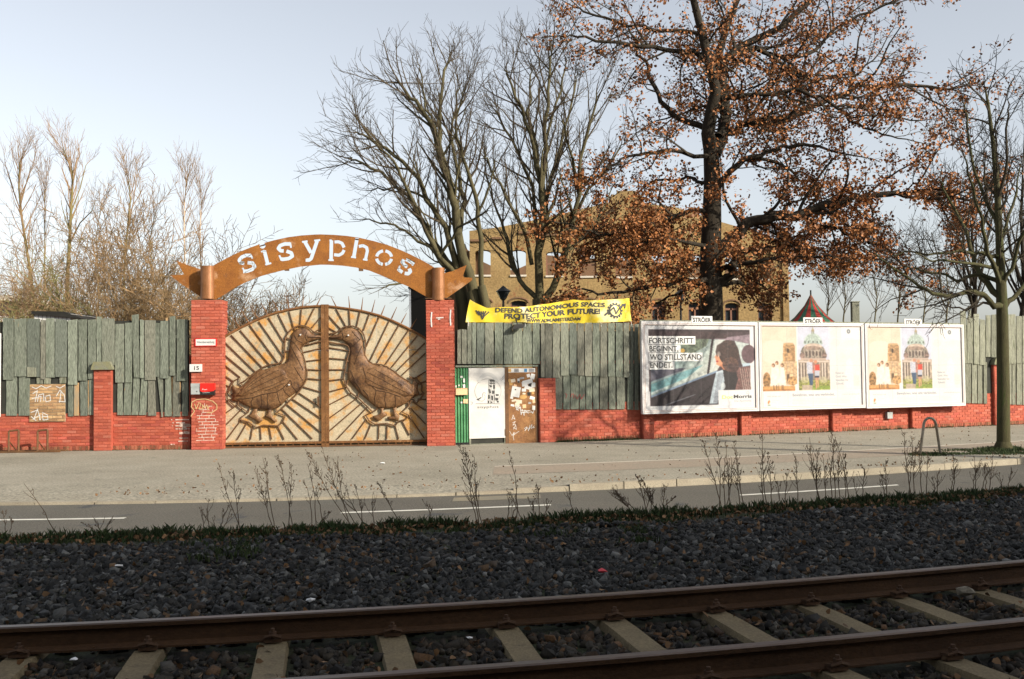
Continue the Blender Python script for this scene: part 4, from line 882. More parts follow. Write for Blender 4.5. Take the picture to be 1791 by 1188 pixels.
# wall right of the doors (segment 2)
s0_ = d8(1190, 0)[0]; s1_ = (Vector((*KN[3], 0)) - FR[2][0]).length
c3 = lambda x: 730 + x / 3.96
y3 = lambda y: 500 + y / 3.96
pierE = (s0_ + .015, Sx(2, 969.5), Zy(2, 950, y3(640)), False)
pier2 = (s1_ - .38, s1_ - .02, 1.2, False)
wall_run('brick_wall', 'short red painted brick wall between the rusty door and the billboards', 2, s0_ + .005, s1_ - .002, 2.3, [pierE], zvis=1.15)
fenceM = thing('board_fence', 'grey green boards below the yellow banner, streaked with branch shadows', 'board fence', frame=2, s0=wallE_s0)
zA1 = d8(600, 66)[1]
obj('backing', MB().box(wallE_s0 + .01, s1_, .012, .03, zA1, 3.15), M['dark'], fenceM); obj('backing', MB().box(s0_, s1_, -.018, -.002, 1.1, zA1), M['dark'], fenceM)
for (x0, x1, t_) in ((275, 303, 305), (305, 343, 303), (345, 378, 258), (380, 408, 256), (410, 466, 256), (468, 530, 256), (535, 595, 257), (598, 660, 258), (662, 728, 258), (730, 795, 258), (797, 850, 258)):
    plank(fenceM, 2, c3(x0), c3(x1), y3(t_), y3(541), .04)
for (x0, x1, bo) in ((855, 883, 635), (885, 935, 640), (937, 988, 637), (990, 1050, 622), (1052, 1105, 615), (1107, 1158, 622), (1160, 1212, 626), (1215, 1263, 627), (1266, 1318, 630), (1320, 1368, 628), (1372, 1425, 630), (1427, 1470, 635)):
    plank(fenceM, 2, c3(x0), c3(x1), y3(258), y3(bo), .085)
for (x0, x1) in ((950, 1005), (1010, 1058), (1060, 1120), (1123, 1165), (1168, 1212), (1215, 1260), (1262, 1320), (1325, 1374), (1379, 1438), (1455, 1495)):
    plank(fenceM, 2, c3(x0), c3(x1), y3(600), y3(857 + rnd.uniform(-2, 2)), .05)
for (x0, x1) in ((1472, 1500), (1502, 1535), (1537, 1560)): plank(fenceM, 2, c3(x0), c3(x1), y3(262), y3(860), .02)
mb = MB()
def rt_(pts): ribbon(mb, [W(2, c3(x), y3(y), .10) for x, y in pts], .012, -.062)
rt_([(1025, 745), (1040, 755), (1030, 780)]); rt_([(1065, 770), (1072, 750), (1085, 750), (1088, 780)]); rt_([(1095, 755), (1110, 785), (1130, 752), (1140, 785), (1160, 750)]); obj('red_tag', mb, M['chalkred'], fenceM)

# wall and fence on segment 3, behind the billboards
piers = [(Sx(3, a_), Sx(3, a_) + .36, 1.6, False) for a_ in (1121, 1292, 1451, 1590)] + [(Sx(3, 1735), Sx(3, 1735) + .38, Zy(3, 1745, 638), True)]
wallR = wall_run('brick_wall', 'long red painted brick wall running behind the three billboards', 3, .004, Sx(3, 1880), 2.2, piers, zvis=1.15)
fenceR = thing('board_fence', 'weathered upright boards right of the billboards, behind the street tree', 'board fence', frame=3, s0=Sx(3, 1690))
obj('backing', MB().box(.01, Sx(3, 1880), -.018, -.002, 1.1, Zy(3, 1400, 566)), M['dark'], fenceR)
obj('top_board', MB().box(.02, Sx(3, 1680), -.05, -.02, Zy(3, 1300, 575), Zy(3, 1300, 561.5)), M['plankold'], fenceR)
x7 = lambda x: 1670 + x / 5.165
y7 = lambda y: 530 + y / 5.165
for (x0, x1, t_, bo, d) in ((48, 104, 70, 545, 12), (110, 163, 130, 545, 4), (168, 222, 100, 555, 4), (225, 277, 150, 560, 2), (281, 325, 110, 488, 0), (328, 378, 105, 492, 0), (382, 430, 110, 550, 0), (432, 478, 115, 550, 0), (482, 550, 100, 550, 4), (555, 607, 120, 545, 0), (610, 660, 118, 545, 0)):
    plank(fenceR, 3, x7(x0), x7(x1), y7(t_), y7(bo), .08, M['plankold'], x0b=x7(x0 + d), x1b=x7(x1 + d))
plank(fenceR, 3, x7(120), x7(150), y7(62), y7(140), .05, M['plankold'])
for (x0, x1) in ((88, 148), (155, 203), (206, 252), (259, 294), (382, 430), (434, 477), (482, 514), (517, 553), (558, 608), (613, 660)):
    plank(fenceR, 3, x7(x0), x7(x1), y7(535), y7(905 + (x0 - 88) * .03), .05, M['plankold'])
for i in range(16):
    x0 = 1799 + i * 9; plank(fenceR, 3, x0, x0 + 8.3, 553 + rnd.uniform(-2, 2), 636, .08, M['plankold']); plank(fenceR, 3, x0, x0 + 8.3, 633, 706 + i * .3, .05, M['plankold'])
for i in range(7):  # boards just left of the first billboard, in its shade
    s = .05 + i * .14
    o = MB().box(s, s + .13, -.05, -.028, 1.1, 3.2); obj('plank', o, M['plank'], fenceR)

# ------------------------------------------------------------------ billboards
def canvas(w, h, bgc): c = np.ones((h, w, 3)) * np.array(bgc); return c
class Paint:
    def __init__(s, w, h, x0, x1, y0, y1, bgc):
        s.c = canvas(w, h, bgc); X, Y = np.meshgrid((np.arange(w) + .5) / w, (np.arange(h) + .5) / h); s.X = x0 + X * (x1 - x0); s.Y = y0 + Y * (y1 - y0)
        s.rs = np.random.RandomState(5)
    def noise(s, amp, cell=6):
        h, w, _ = s.c.shape; n = s.rs.rand(h // cell + 2, w // cell + 2); yi = np.arange(h) / cell; xi = np.arange(w) / cell
        y0 = yi.astype(int); x0 = xi.astype(int); fy = (yi - y0)[:, None]; fx = (xi - x0)[None]
        a = n[y0][:, x0]; b_ = n[y0][:, x0 + 1]; c_ = n[y0 + 1][:, x0]; d = n[y0 + 1][:, x0 + 1]
        return ((a * (1 - fx) + b_ * fx) * (1 - fy) + (c_ * (1 - fx) + d * fx) * fy - .5) * 2 * amp
    def fill(s, mask, col, a=1.0, nz=0.0, cell=5, col2=None, t=None):
        col = np.array(col) / 255.0
        base = np.broadcast_to(col, s.c.shape) if col2 is None else col * (1 - t[..., None]) + np.array(col2) / 255.0 * t[..., None]
        if nz: base = base * (1 + s.noise(nz, cell) + s.noise(nz * .5, 2))[..., None]
        mk = (mask * a)[..., None]; s.c = s.c * (1 - mk) + np.clip(base, 0, 1) * mk
    def rect(s, x0, y0, x1, y1): return ((s.X > x0) & (s.X < x1) & (s.Y > y0) & (s.Y < y1)).astype(float)
    def ell(s, cx, cy, rx, ry, rot=0.0):
        dx = s.X - cx; dy = s.Y - cy; c_, q = math.cos(rot), math.sin(rot); return ((((dx * c_ + dy * q) / rx) ** 2 + ((-dx * q + dy * c_) / ry) ** 2) < 1).astype(float)
    def poly(s, P):
        m_ = np.zeros(s.X.shape, bool); j = len(P) - 1
        for i in range(len(P)):
            (xi, yi), (xj, yj) = P[i], P[j]
            if yi != yj: cr = ((yi > s.Y) != (yj > s.Y)) & (s.X < (xj - xi) * (s.Y - yi) / (yj - yi) + xi); m_ ^= cr
            j = i
        return m_.astype(float)
def lin(c): return np.where(c <= .04045, c / 12.92, ((c + .055) / 1.055) ** 2.4)
def poster_mesh(name, P, s0, s1, z0, z1, y, parent):
    h, w, _ = P.c.shape; X = np.linspace(s0, s1, w + 1); Z = np.linspace(z1, z0, h + 1)
    V = np.stack([np.repeat(X[None], h + 1, 0), np.full((h + 1, w + 1), y), np.repeat(Z[:, None], w + 1, 1)], -1).reshape(-1, 3)
    o = ORG[parent.name]; V = V - np.array(o)
    i = np.arange(h)[:, None] * (w + 1) + np.arange(w)[None]; q = np.stack([i + w + 1, i + w + 2, i + 1, i], -1).reshape(-1, 4)
    me = np_mesh(name, V, q, M['paper']); at = me.color_attributes.new('Col', 'FLOAT_COLOR', 'CORNER')
    k_ = P.c.copy()
    for _ in range(2): k_ = (k_ + np.roll(k_, 1, 0) + np.roll(k_, -1, 0) + np.roll(k_, 1, 1) + np.roll(k_, -1, 1)) / 5
    P.c[2:-2, 2:-2] = k_[2:-2, 2:-2]; P.c = P.c + (P.rs.rand(h, w, 1) - .5) * .05
    col = np.repeat(np.concatenate([lin(np.clip(P.c.mean(2, keepdims=True) + (P.c - P.c.mean(2, keepdims=True)) * 1.1, 0, 1)) ** 1.1 * .52, np.ones((h, w, 1))], -1).reshape(-1, 4), 4, axis=0).astype(np.float32)
    at.data.foreach_set('color', col.ravel())
    ob = bpy.data.objects.new(name, me); link(ob, parent); return ob
BO = .36
def billboard(label, xa, xb, yt0, yt1, yb0, yb1, sgx, painter, group):
    p00 = W(3, xa, yb0, BO); p10 = W(3, xb, yb1, BO); p01 = W(3, xa, yt0, BO); p11 = W(3, xb, yt1, BO)
    s0 = (p00[0] + p01[0]) / 2; s1 = (p10[0] + p11[0]) / 2; z0 = (p00[1] + p10[1]) / 2; z1 = (p01[1] + p11[1]) / 2
    t = thing('billboard', label, 'billboard', frame=3, s0=(s0 + s1) / 2, y0=-BO, z0=z0, group=group)
    s0 += .012; s1 -= .012
    obj('backboard', MB().box(s0 + .03, s1 - .03, -BO + .03, -BO + .12, z0 + .03, z1 - .03), M['bbgrey'], t)
    fwd = .105; y = -BO
    for q, (a0, a1, b0, b1) in enumerate(((s0, s1, z1 - fwd, z1), (s0, s1, z0, z0 + fwd), (s0, s0 + fwd, z0 + fwd + .001, z1 - fwd - .001), (s1 - fwd, s1, z0 + fwd + .001, z1 - fwd - .001))):
        obj('frame_bar', MB().box(a0, a1, y - .045, y + .06, b0, b1), M['bbframe'], t)
    g_ = .048
    mb = MB()
    for d0 in (g_, g_ + .045):
        a0, a1, b0, b1 = s0 + d0, s1 - d0, z0 + d0, z1 - d0
        mb.box(a0, a1, y - .049, y - .044, b1 - .010, b1); mb.box(a0, a1, y - .049, y - .044, b0, b0 + .010); mb.box(a0, a0 + .010, y - .0492, y - .044, b0 + .01, b1 - .01); mb.box(a1 - .010, a1, y - .0492, y - .044, b0 + .01, b1 - .01)
    obj('frame_groove', mb, M['bbtrim'], t)
    ps0, ps1, pz0, pz1 = s0 + fwd, s1 - fwd, z0 + fwd, z1 - fwd
    painter(t, ps0, ps1, pz0, pz1, y + .0)
    for q in (.22, .78):
        s = s0 + (s1 - s0) * q; obj('bracket', MB().box(s - .03, s + .03, -BO + .12, .0, z0 + .4, z0 + .46), M['bbgrey'], t); obj('bracket', MB().box(s - .03, s + .03, -BO + .12, .0, z1 - .5, z1 - .44), M['bbgrey'], t)
    # name tab on the top edge
    c = W(3, sgx, yt0, BO)[0]; hw = .36; tb = obj('name_tab', MB().box(c - hw, c + hw, y - .055, y - .03, z1 - .05, z1 + .165), M['whiteplain'], t)
    mb = MB(); text(mb, 'STRÖER', c - hw + .05, c + hw - .05, z1 - .01, .125, y - .0565, .035); obj('lettering', mb, M['black'], tb)
    return t
def ad1(t, a0, a1, b0, b1, y):
    X0, X1, Y0, Y1 = 65, 1405, 68, 1110
    P = Paint(300, 232, X0, X1, Y0, Y1, (.97, .97, .975))
    photo = np.clip(P.rect(115, 120, 1345, 880) + P.rect(125, 120, 940, 1060), 0, 1)
    P.fill(photo, (66, 50, 54), nz=.25)
    win = P.poly([(420, 232), (1040, 245), (1100, 330), (930, 640), (520, 800), (130, 945), (130, 620), (300, 500)])
    t_ = np.clip((P.X + P.Y * .9 - 700) / 700, 0, 1)
    P.fill(win, (120, 150, 150), nz=.15, col2=(222, 226, 218), t=t_)
    P.fill(P.poly([(500, 240), (840, 240), (800, 330), (640, 420), (500, 410)]) , (95, 105, 85), .85, nz=.5, cell=4)
    P.fill(P.poly([(130, 620), (560, 600), (420, 680), (130, 770)]), (95, 90, 105), .9, nz=.2)
    P.fill(P.poly([(130, 800), (500, 650), (760, 560), (560, 720), (130, 900)]), (110, 168, 176), .75, nz=.2)
    P.fill(P.poly([(140, 890), (300, 830), (300, 850), (140, 915)]), (230, 240, 240), .8)
    P.fill(P.poly([(140, 760), (480, 640), (480, 650), (140, 785)]), (190, 215, 215), .7)
    P.fill(P.ell(515, 385, 28, 26), (225, 180, 90))
    P.fill(P.poly([(880, 240), (1345, 180), (1345, 300), (1180, 265), (1040, 250)]), (150, 130, 140), nz=.2)
    P.fill(P.rect(115, 120, 1345, 150), (48, 34, 38), nz=.2)
    P.fill(P.poly([(115, 150), (900, 150), (1100, 190), (1040, 235), (115, 232)]), (60, 42, 44), nz=.25)
    P.fill(P.poly([(905, 255), (1010, 245), (960, 420), (910, 560), (860, 660), (900, 470)]), (225, 230, 226), nz=.08)
    P.fill(P.poly([(870, 240), (897, 240), (830, 690), (803, 690)]), (45, 34, 36))
    P.fill(P.poly([(130, 935), (930, 632), (935, 655), (130, 965)]), (130, 150, 175), nz=.1)
    P.fill(P.poly([(130, 960), (935, 655), (940, 1060), (130, 1060)]), (34, 25, 30), nz=.35)
    P.fill(P.poly([(300, 1045), (660, 925), (662, 932), (310, 1055)]), (150, 160, 170), .7)
    P.fill(P.poly([(1155, 262), (1340, 300), (1340, 560), (1240, 560), (1205, 400)]), (205, 215, 212), nz=.12)
    P.fill(P.ell(1330, 430, 90, 118), (98, 74, 80), nz=.15)
    P.fill(P.poly([(1250, 548), (1345, 545), (1345, 575), (1250, 590)]), (205, 225, 240))
    P.fill(P.poly([(1180, 600), (1345, 585), (1345, 880), (1150, 880)]), (112, 78, 74), nz=.3, cell=3)
    for i in range(5): P.fill(P.poly([(1215 + i * 27, 600), (1222 + i * 27, 600), (1262 + i * 24, 880), (1252 + i * 24, 880)]), (205, 190, 180), .8)
    P.fill(P.poly([(920, 650), (1020, 620), (1030, 700), (1010, 880), (940, 1000), (930, 1045), (830, 1045), (870, 850)]), (196, 210, 220), nz=.15)
    for i in range(4): P.fill(P.poly([(950 + i * 18, 660), (957 + i * 18, 660), (885 + i * 14, 1040), (875 + i * 14, 1040)]), (110, 110, 120), .7)
    P.fill(P.poly([(1000, 600), (1160, 640), (1190, 740), (1150, 880), (1005, 880), (1020, 760)]), (34, 28, 30), nz=.2)
    P.fill(P.ell(1000, 480, 85, 110), (218, 150, 112), nz=.08); P.fill(P.poly([(920, 440), (900, 470), (925, 485), (930, 520), (918, 555), (950, 575), (1010, 580), (1010, 430)]), (226, 160, 122), nz=.05)
    P.fill(P.ell(935, 520, 16, 12), (170, 70, 60)); P.fill(P.poly([(960, 560), (1080, 560), (1090, 640), (1010, 625)]), (200, 128, 92))
    P.fill(P.ell(1080, 415, 128, 165, -.15), (60, 42, 38), nz=.35, cell=3); P.fill(P.ell(1100, 560, 100, 95), (84, 58, 50), nz=.4, cell=3)
    P.fill(P.poly([(915, 400), (935, 320), (1000, 280), (1020, 300), (960, 400), (935, 470)]), (56, 38, 34), .9)
    P.fill(P.ell(955, 430, 22, 34), (215, 205, 200), .5); P.fill(P.ell(1130, 600, 70, 60), (70, 48, 46), nz=.3)
    P.fill(P.ell(1000, 830, 30, 46), (220, 228, 232), .8)
    P.fill(P.rect(940, 882, 1400, 1100), (248, 248, 250))
    for q_ in (.25, .5, .75): P.fill(P.rect(X0 + (X1 - X0) * q_ - 3, Y0, X0 + (X1 - X0) * q_ + 2, Y1), (150, 150, 160), .35)
    P.fill(P.rect(X0, (Y0 + Y1) / 2 - 3, X1, (Y0 + Y1) / 2 + 2), (150, 150, 160), .3); P.fill(np.ones(P.X.shape), (205, 208, 214), .16, nz=.12, cell=22)
    po = poster_mesh('poster', P, a0, a1, b0, b1, y - .012, t)
    fx = lambda x: a0 + (x - X0) / (X1 - X0) * (a1 - a0); fz = lambda v: b1 - (v - Y0) / (Y1 - Y0) * (b1 - b0)
    kx = (b1 - b0) / (Y1 - Y0)
    mb = MB()
    for (x0, x1, y0, y1) in ((110, 672, 205, 308), (112, 490, 316, 405), (115, 757, 411, 515), (120, 415, 520, 615)): mb.flat([(fx(x0), fz(y1)), (fx(x1), fz(y1)), (fx(x1), fz(y0)), (fx(x0), fz(y0))], y - .0135)
    obj('caption_box', mb, M['whiteplain'], po)
    mb = MB()
    for s_, x0, x1, yb_ in (('FORTSCHRITT', 120, 650, 293), ('BEGINNT,', 122, 465, 393), ('WO STILLSTAND', 125, 742, 495), ('ENDET.', 126, 392, 592)): text(mb, s_, fx(x0), fx(x1), fz(yb_), 66 * kx, y - .0145, .024)
    obj('lettering', mb, M['ink'], po)
    mb = MB(); text(mb, 'Doc', fx(985), fx(1122), fz(990), 42 * kx, y - .0135, .022); obj('lettering', mb, M['inkgreen'], po)
    mb = MB(); text(mb, 'Morris', fx(1130), fx(1358), fz(985), 42 * kx, y - .0135, .034); obj('lettering', mb, M['ink'], po)
    mb = MB(); text(mb, 'Die Apotheke', fx(1140), fx(1350), fz(1032), 24 * kx, y - .0135); ribbon(mb, [(fx(1308 + 16 * math.cos(q * .5)), fz(920 + 16 * math.sin(q * .5))) for q in range(14)], .008, y - .0135); obj('lettering', mb, M['inkpale'], po)
def ad2(t, a0, a1, b0, b1, y):
    X0, X1, Y0, Y1 = 85, 1405, 85, 1130
    P = Paint(300, 232, X0, X1, Y0, Y1, (.97, .97, .97))
    P.fill(P.rect(90, 90, 545, 922), (250, 226, 204), nz=.03, cell=14)
    P.fill(P.ell(250, 420, 200, 150), (252, 236, 222), .6)
    P.fill(P.poly([(365, 322), (385, 306), (490, 306), (512, 340), (518, 550), (355, 550)]), (190, 150, 105), nz=.3, cell=4)
    P.fill(P.rect(368, 312, 500, 330), (214, 178, 130)); P.fill(P.ell(424, 405, 13, 32), (70, 52, 36)); P.fill(P.rect(470, 340, 515, 548), (165, 126, 84), .6, nz=.3, cell=3)
    P.fill(P.rect(340, 545, 545, 845), (226, 192, 150), nz=.22, cell=4)
    for x in (395, 440, 485): P.fill(P.rect(x, 570, x + 14, 700), (200, 160, 115), .7)
    P.fill(P.rect(400, 710, 436, 800), (96, 72, 50), nz=.3); P.fill(P.ell(475, 800, 60, 60), (196, 152, 100), nz=.35, cell=3)
    P.fill(P.ell(145, 790, 48, 105), (150, 112, 70), nz=.4, cell=3)
    P.fill(P.rect(90, 862, 508, 925), (222, 168, 105), nz=.15); P.fill(P.rect(90, 905, 508, 928), (190, 130, 75), nz=.2)
    for (cx, cy, w_) in ((232, 690, 46), (278, 660, 40), (346, 690, 44)):
        P.fill(P.ell(cx, cy - 95, 20, 26), (120, 84, 60), nz=.2); P.fill(P.ell(cx - 5, cy - 88, 11, 16), (232, 190, 150))
        P.fill(P.poly([(cx - w_ * .5, cy - 70), (cx + w_ * .5, cy - 70), (cx + w_ * 1.1, cy + 165), (cx - w_, cy + 165)]), (250, 244, 234), nz=.05)
    for x in (225, 262, 290, 330, 345): P.fill(P.rect(x, 850, x + 12, 915), (120, 84, 56), .8)
    P.fill(P.rect(510, 840, 580, 925), (250, 246, 240)); P.fill(P.rect(540, 90, 552, 925), (252, 250, 248))
    P.fill(P.rect(550, 90, 975, 925), (222, 224, 240), nz=.03, cell=12)
    P.fill(P.ell(757, 330, 128, 152) * P.rect(600, 160, 920, 322), (200, 214, 204), nz=.14, cell=3)
    for x in (-110, -74, -38, 0, 38, 74, 110): P.fill(P.poly([(755 + x * .35, 205), (760 + x * .35, 205), (760 + x, 320), (752 + x, 320)]), (140, 156, 146), .7)
    for x in (650, 700, 757, 812, 862): P.fill(P.ell(x, 292, 9, 16), (86, 92, 84), .9)
    P.fill(P.rect(736, 140, 778, 185), (204, 210, 200)); P.fill(P.ell(757, 140, 20, 18), (176, 160, 130)); P.fill(P.rect(753, 98, 761, 130), (186, 160, 100)); P.fill(P.rect(742, 152, 750, 182), (120, 120, 104)); P.fill(P.rect(764, 152, 772, 182), (120, 120, 104))
    P.fill(P.ell(757, 440, 168, 132) * P.rect(580, 300, 930, 520), (150, 138, 124), nz=.35, cell=4)
    P.fill(P.ell(757, 350, 118, 34), (226, 204, 186), nz=.15); P.fill(P.ell(757, 372, 108, 26), (150, 126, 112), .8, nz=.3)
    for x in (622, 668, 712, 757, 802, 846, 892): P.fill(P.ell(x, 440 + abs(x - 757) * .1, 13, 34), (84, 68, 62), .9); P.fill(P.rect(x + 17, 400, x + 26, 500), (206, 184, 168), .8)
    P.fill(P.ell(610, 470, 34, 40), (130, 106, 96), .9, nz=.4); P.fill(P.ell(905, 470, 34, 40), (130, 106, 96), .9, nz=.4)
    P.fill(P.rect(585, 505, 925, 530), (206, 182, 166))
    P.fill(P.rect(555, 528, 975, 850), (190, 172, 152), nz=.2, cell=4); P.fill(P.rect(560, 540, 970, 560), (230, 210, 196))
    for x in (565, 605, 640, 850, 885, 925): P.fill(P.rect(x, 565, x + 16, 790), (98, 82, 72), .85, nz=.2)
    for x in (586, 624, 868, 905): P.fill(P.rect(x, 565, x + 12, 790), (238, 222, 210), .9)
    P.fill(P.rect(700, 560, 830, 800), (138, 116, 100), .8, nz=.3)
    P.fill(P.rect(560, 790, 975, 925), (150, 150, 78), nz=.4, cell=3); P.fill(P.rect(600, 855, 735, 925), (200, 182, 160), nz=.1); P.fill(P.rect(740, 870, 975, 912), (140, 160, 66), nz=.2)
    P.fill(P.ell(640, 790, 55, 45), (200, 190, 150), .7, nz=.2); P.fill(P.ell(890, 790, 55, 45), (205, 195, 160), .7, nz=.2)
    P.fill(P.ell(730, 540, 24, 28), (206, 150, 120)); P.fill(P.poly([(665, 560), (740, 560), (750, 710), (670, 710)]), (214, 214, 226), nz=.12, cell=2); P.fill(P.rect(742, 570, 766, 700), (190, 120, 110), .7, nz=.3)
    P.fill(P.poly([(680, 705), (752, 705), (742, 860), (705, 860)]), (64, 84, 112), nz=.15)
    P.fill(P.ell(785, 555, 22, 26), (214, 150, 116)); P.fill(P.poly([(770, 590), (840, 590), (836, 668), (775, 665)]), (214, 66, 48), nz=.1); P.fill(P.rect(766, 600, 776, 660), (222, 170, 140))
    P.fill(P.rect(772, 668, 834, 742), (206, 206, 218)); P.fill(P.rect(770, 738, 830, 762), (44, 44, 60)); P.fill(P.rect(778, 760, 796, 905), (220, 160, 126)); P.fill(P.rect(806, 760, 822, 890), (220, 160, 126))
    P.fill(P.rect(978, 90, 1405, 925), (240, 240, 238), nz=.015, cell=16); P.fill(P.rect(1140, 90, 1405, 260), (250, 250, 249)); P.fill(P.ell(1060, 300, 60, 50), (228, 228, 226), .7)
    P.fill(P.poly([(1160, 920), (1200, 560), (1250, 500), (1290, 560), (1300, 920)]), (250, 249, 247), .8); P.fill(P.rect(1295, 740, 1375, 880), (242, 228, 224), .8)
    P.fill(P.ell(1240, 150, 25, 30), (128, 132, 134)); P.fill(P.ell(1240, 150, 10, 14), (210, 210, 210))
    P.fill(P.poly([(150, 1060), (172, 1040), (182, 1068), (160, 1085), (178, 1092), (150, 1095)]), (240, 150, 90)); P.fill(P.rect(146, 1102, 186, 1116), (120, 150, 120), .7)
    for q_ in (.25, .5, .75): P.fill(P.rect(X0 + (X1 - X0) * q_ - 3, Y0, X0 + (X1 - X0) * q_ + 2, Y1), (150, 150, 160), .35)
    P.fill(P.rect(X0, (Y0 + Y1) / 2 - 3, X1, (Y0 + Y1) / 2 + 2), (150, 150, 160), .3); P.fill(np.ones(P.X.shape), (205, 208, 214), .16, nz=.12, cell=22)
    po = poster_mesh('poster', P, a0, a1, b0, b1, y - .012, t)
    fx = lambda x: a0 + (x - X0) / (X1 - X0) * (a1 - a0); fz = lambda v: b1 - (v - Y0) / (Y1 - Y0) * (b1 - b0); kx = (b1 - b0) / (Y1 - Y0)
    mb = MB(); text(mb, 'Bewahren, was uns verbindet.', fx(472), fx(1032), fz(1000), 36 * kx, y - .0135, .022)
    for i, s_ in enumerate(('Reden ist', 'Gold. Was', 'Spenden Sie', 'Zukunft.')): text(mb, s_, fx(1050), fx((1160, 1200, 1220, 1160)[i]), fz(715 + i * 47), 26 * kx, y - .0135, .02)
    text(mb, 'Wir bauen auf', fx(142), fx(320), fz(1000), 16 * kx, y - .0135); text(mb, 'www.denkmalschutz.de', fx(1135), fx(1370), fz(992), 14 * kx, y - .0135)
    obj('lettering', mb, M['inkpale'], po)
    for (a_, b_, c_) in [(470, 1220 + 12 * i, 1040 + i * 19) for i in range(4)] + [(205, 300, 1052), (1180, 1310, 250), (205, 250, 1072)]:
        obj('small_print_line', MB().box(fx(a_), fx(b_), y - .0132, y - .0125, fz(c_), fz(c_ - 5)), mat('faint_print', (.40, .40, .40)) if 'faint_print' not in bpy.data.materials else bpy.data.materials['faint_print'], po)
gb_ = 'large billboards along the street wall'
billboard('left billboard of the three, photo of a woman in a car and FORTSCHRITT slogan', 1121, 1325.5, 562, 563.8, 725, 718.5, 1226, ad1, gb_)
billboard('middle billboard of the three, sepia church, dome and standing couple', 1326.5, 1511, 564, 565.8, 718.5, 713.5, 1420, ad2, gb_)
billboard('right billboard of the three, church and dome poster beside the board fence', 1512.5, 1686, 566, 568, 713.5, 710.5, 1595, ad2, gb_)
p = W(3, 1555, 727, .08); t = thing('cable_box', 'small pale box on the wall under the right billboard', 'box', frame=3, s0=p[0], y0=-.02, z0=p[1] - .09)
obj('box', MB().box(p[0] - .1, p[0] + .1, -.12, -.018, p[1] - .09, p[1] + .11), M['bbgrey'], t); obj('lid', MB().box(p[0] - .105, p[0] + .105, -.13, -.12, p[1] - .095, p[1] + .115), M['greybox'], t)
# ------------------------------------------------------------------ yellow banner
bn = lambda x, y, o=.0: W(2, 810 + x / 5.97, 510 + y / 5.97, o)
def pl(L, x):
    for (a, b), (c, d) in zip(L[:-1], L[1:]):
        if x <= c: return b + (d - b) * max(0, (x - a)) / (c - a)
    return L[-1][1]
TOPB = [(35, 80), (75, 80), (140, 118), (250, 172), (400, 165), (640, 160), (900, 125), (1150, 84), (1220, 96), (1400, 92), (1600, 80), (1750, 68), (1770, 75)]
BOTB = [(35, 318), (250, 322), (600, 322), (800, 334), (1000, 336), (1300, 330), (1500, 322), (1770, 310)]
t = thing('protest_banner', 'long yellow cloth banner with black slogan tied above the boards', 'banner', frame=2, s0=bn(900, 0)[0], y0=.0, z0=bn(900, 320)[1])
def fold(s, z):
    return .02 + .07 * math.sin(s * 2.3 + z * 1.9) + .045 * math.sin(s * 5.1 - z * 3.7) + .014 * math.sin(s * 11 + z * 4)
mb = MB(); nx, nz = 110, 14
for i in range(nx + 1):
    for j in range(nz + 1):
        q = i / nx; v_ = j / nz; X = (78 + (1745 - 78) * q) * v_ + (38 + (1768 - 38) * q) * (1 - v_)
        Y = pl(BOTB, X) * (1 - v_) + pl(TOPB, X) * v_; s, z = bn(X, Y); mb.v.append((s, fold(s, z), z))
for i in range(nx):
    for j in range(nz): k = i * (nz + 1) + j; mb.f.append((k, k + nz + 1, k + nz + 2, k + 1))
obj('cloth', mb, M['yellow'], t, smooth=True)
def bfn(base):
    def f(X, Z):      # X, Z in zoomed picture units on the cloth, Z up from baseline
        s, z = bn(X, pl(base, X) - Z); return (s, fold(s, z) - .012, z)
    return f
mb = MB()
text(mb, 'DEFEND AUTONOMOUS SPACES', 330, 1480, 0, 44, 0, .03, bfn([(330, 216), (620, 222), (900, 192), (1180, 156), (1480, 162)]))
text(mb, 'PROTECT YOUR FUTURE!', 428, 1430, 0, 52, 0, .035, bfn([(428, 282), (700, 284), (900, 256), (1180, 232), (1430, 232)]))
text(mb, 'WWW.ADM.AMSTERDAM', 650, 1230, 0, 34, 0, .025, bfn([(650, 322), (850, 318), (1050, 306), (1230, 300)]))
obj('lettering', mb, M['ink'], t)
mb = MB()
def bnp(x, y): s, z = bn(x, y); return (s, z)
def bribbon(pts, w_, dy=.012):
    for q in stroke_holes([bnp(*p) for p in pts], w_): mb.add([(s, fold(s, z) - dy, z) for s, z in q], [tuple(range(len(q)))])
for p_ in ([(140, 195), (165, 222), (190, 250), (203, 290)], [(270, 212), (245, 235), (222, 255), (203, 290)], [(165, 200), (185, 235), (203, 265)], [(240, 205), (222, 235), (205, 262)], [(190, 205), (200, 240)], [(215, 205), (210, 240)], [(150, 215), (175, 245)]): bribbon(p_, .035)
obj('emblem_plant', mb, M['ink'], t); mb = MB(); cgx, cgy = 1582, 200
bribbon([(cgx + 62 * math.cos(q * math.pi / 12), cgy + 62 * math.sin(q * math.pi / 12)) for q in range(25)], .035)
for q in range(14): a_ = q * math.pi / 7; bribbon([(cgx + 62 * math.cos(a_), cgy + 62 * math.sin(a_)), (cgx + 84 * math.cos(a_), cgy + 84 * math.sin(a_))], .06)
bribbon([(1470, 250), (1565, 168), (1585, 232), (1640, 160), (1690, 140)], .045, .016); bribbon([(1655, 138), (1694, 132), (1690, 175)], .04, .016)
obj('emblem', mb, M['ink'], t)
for x in (50, 640, 1150, 1430, 1745):
    s, z = bn(x, pl(BOTB, x)); obj('tie', MB().tube([(s, .03, z + .04), (s, -.07, z - .03), (s, -.08, z - .12)], .008, 5), M['whiteplain'], t)
p = W(2, 905, 571, .2); t = thing('floodlight', 'dark floodlight hanging over the boards under the banner', 'lamp', frame=2, s0=p[0], y0=-.2, z0=p[1])
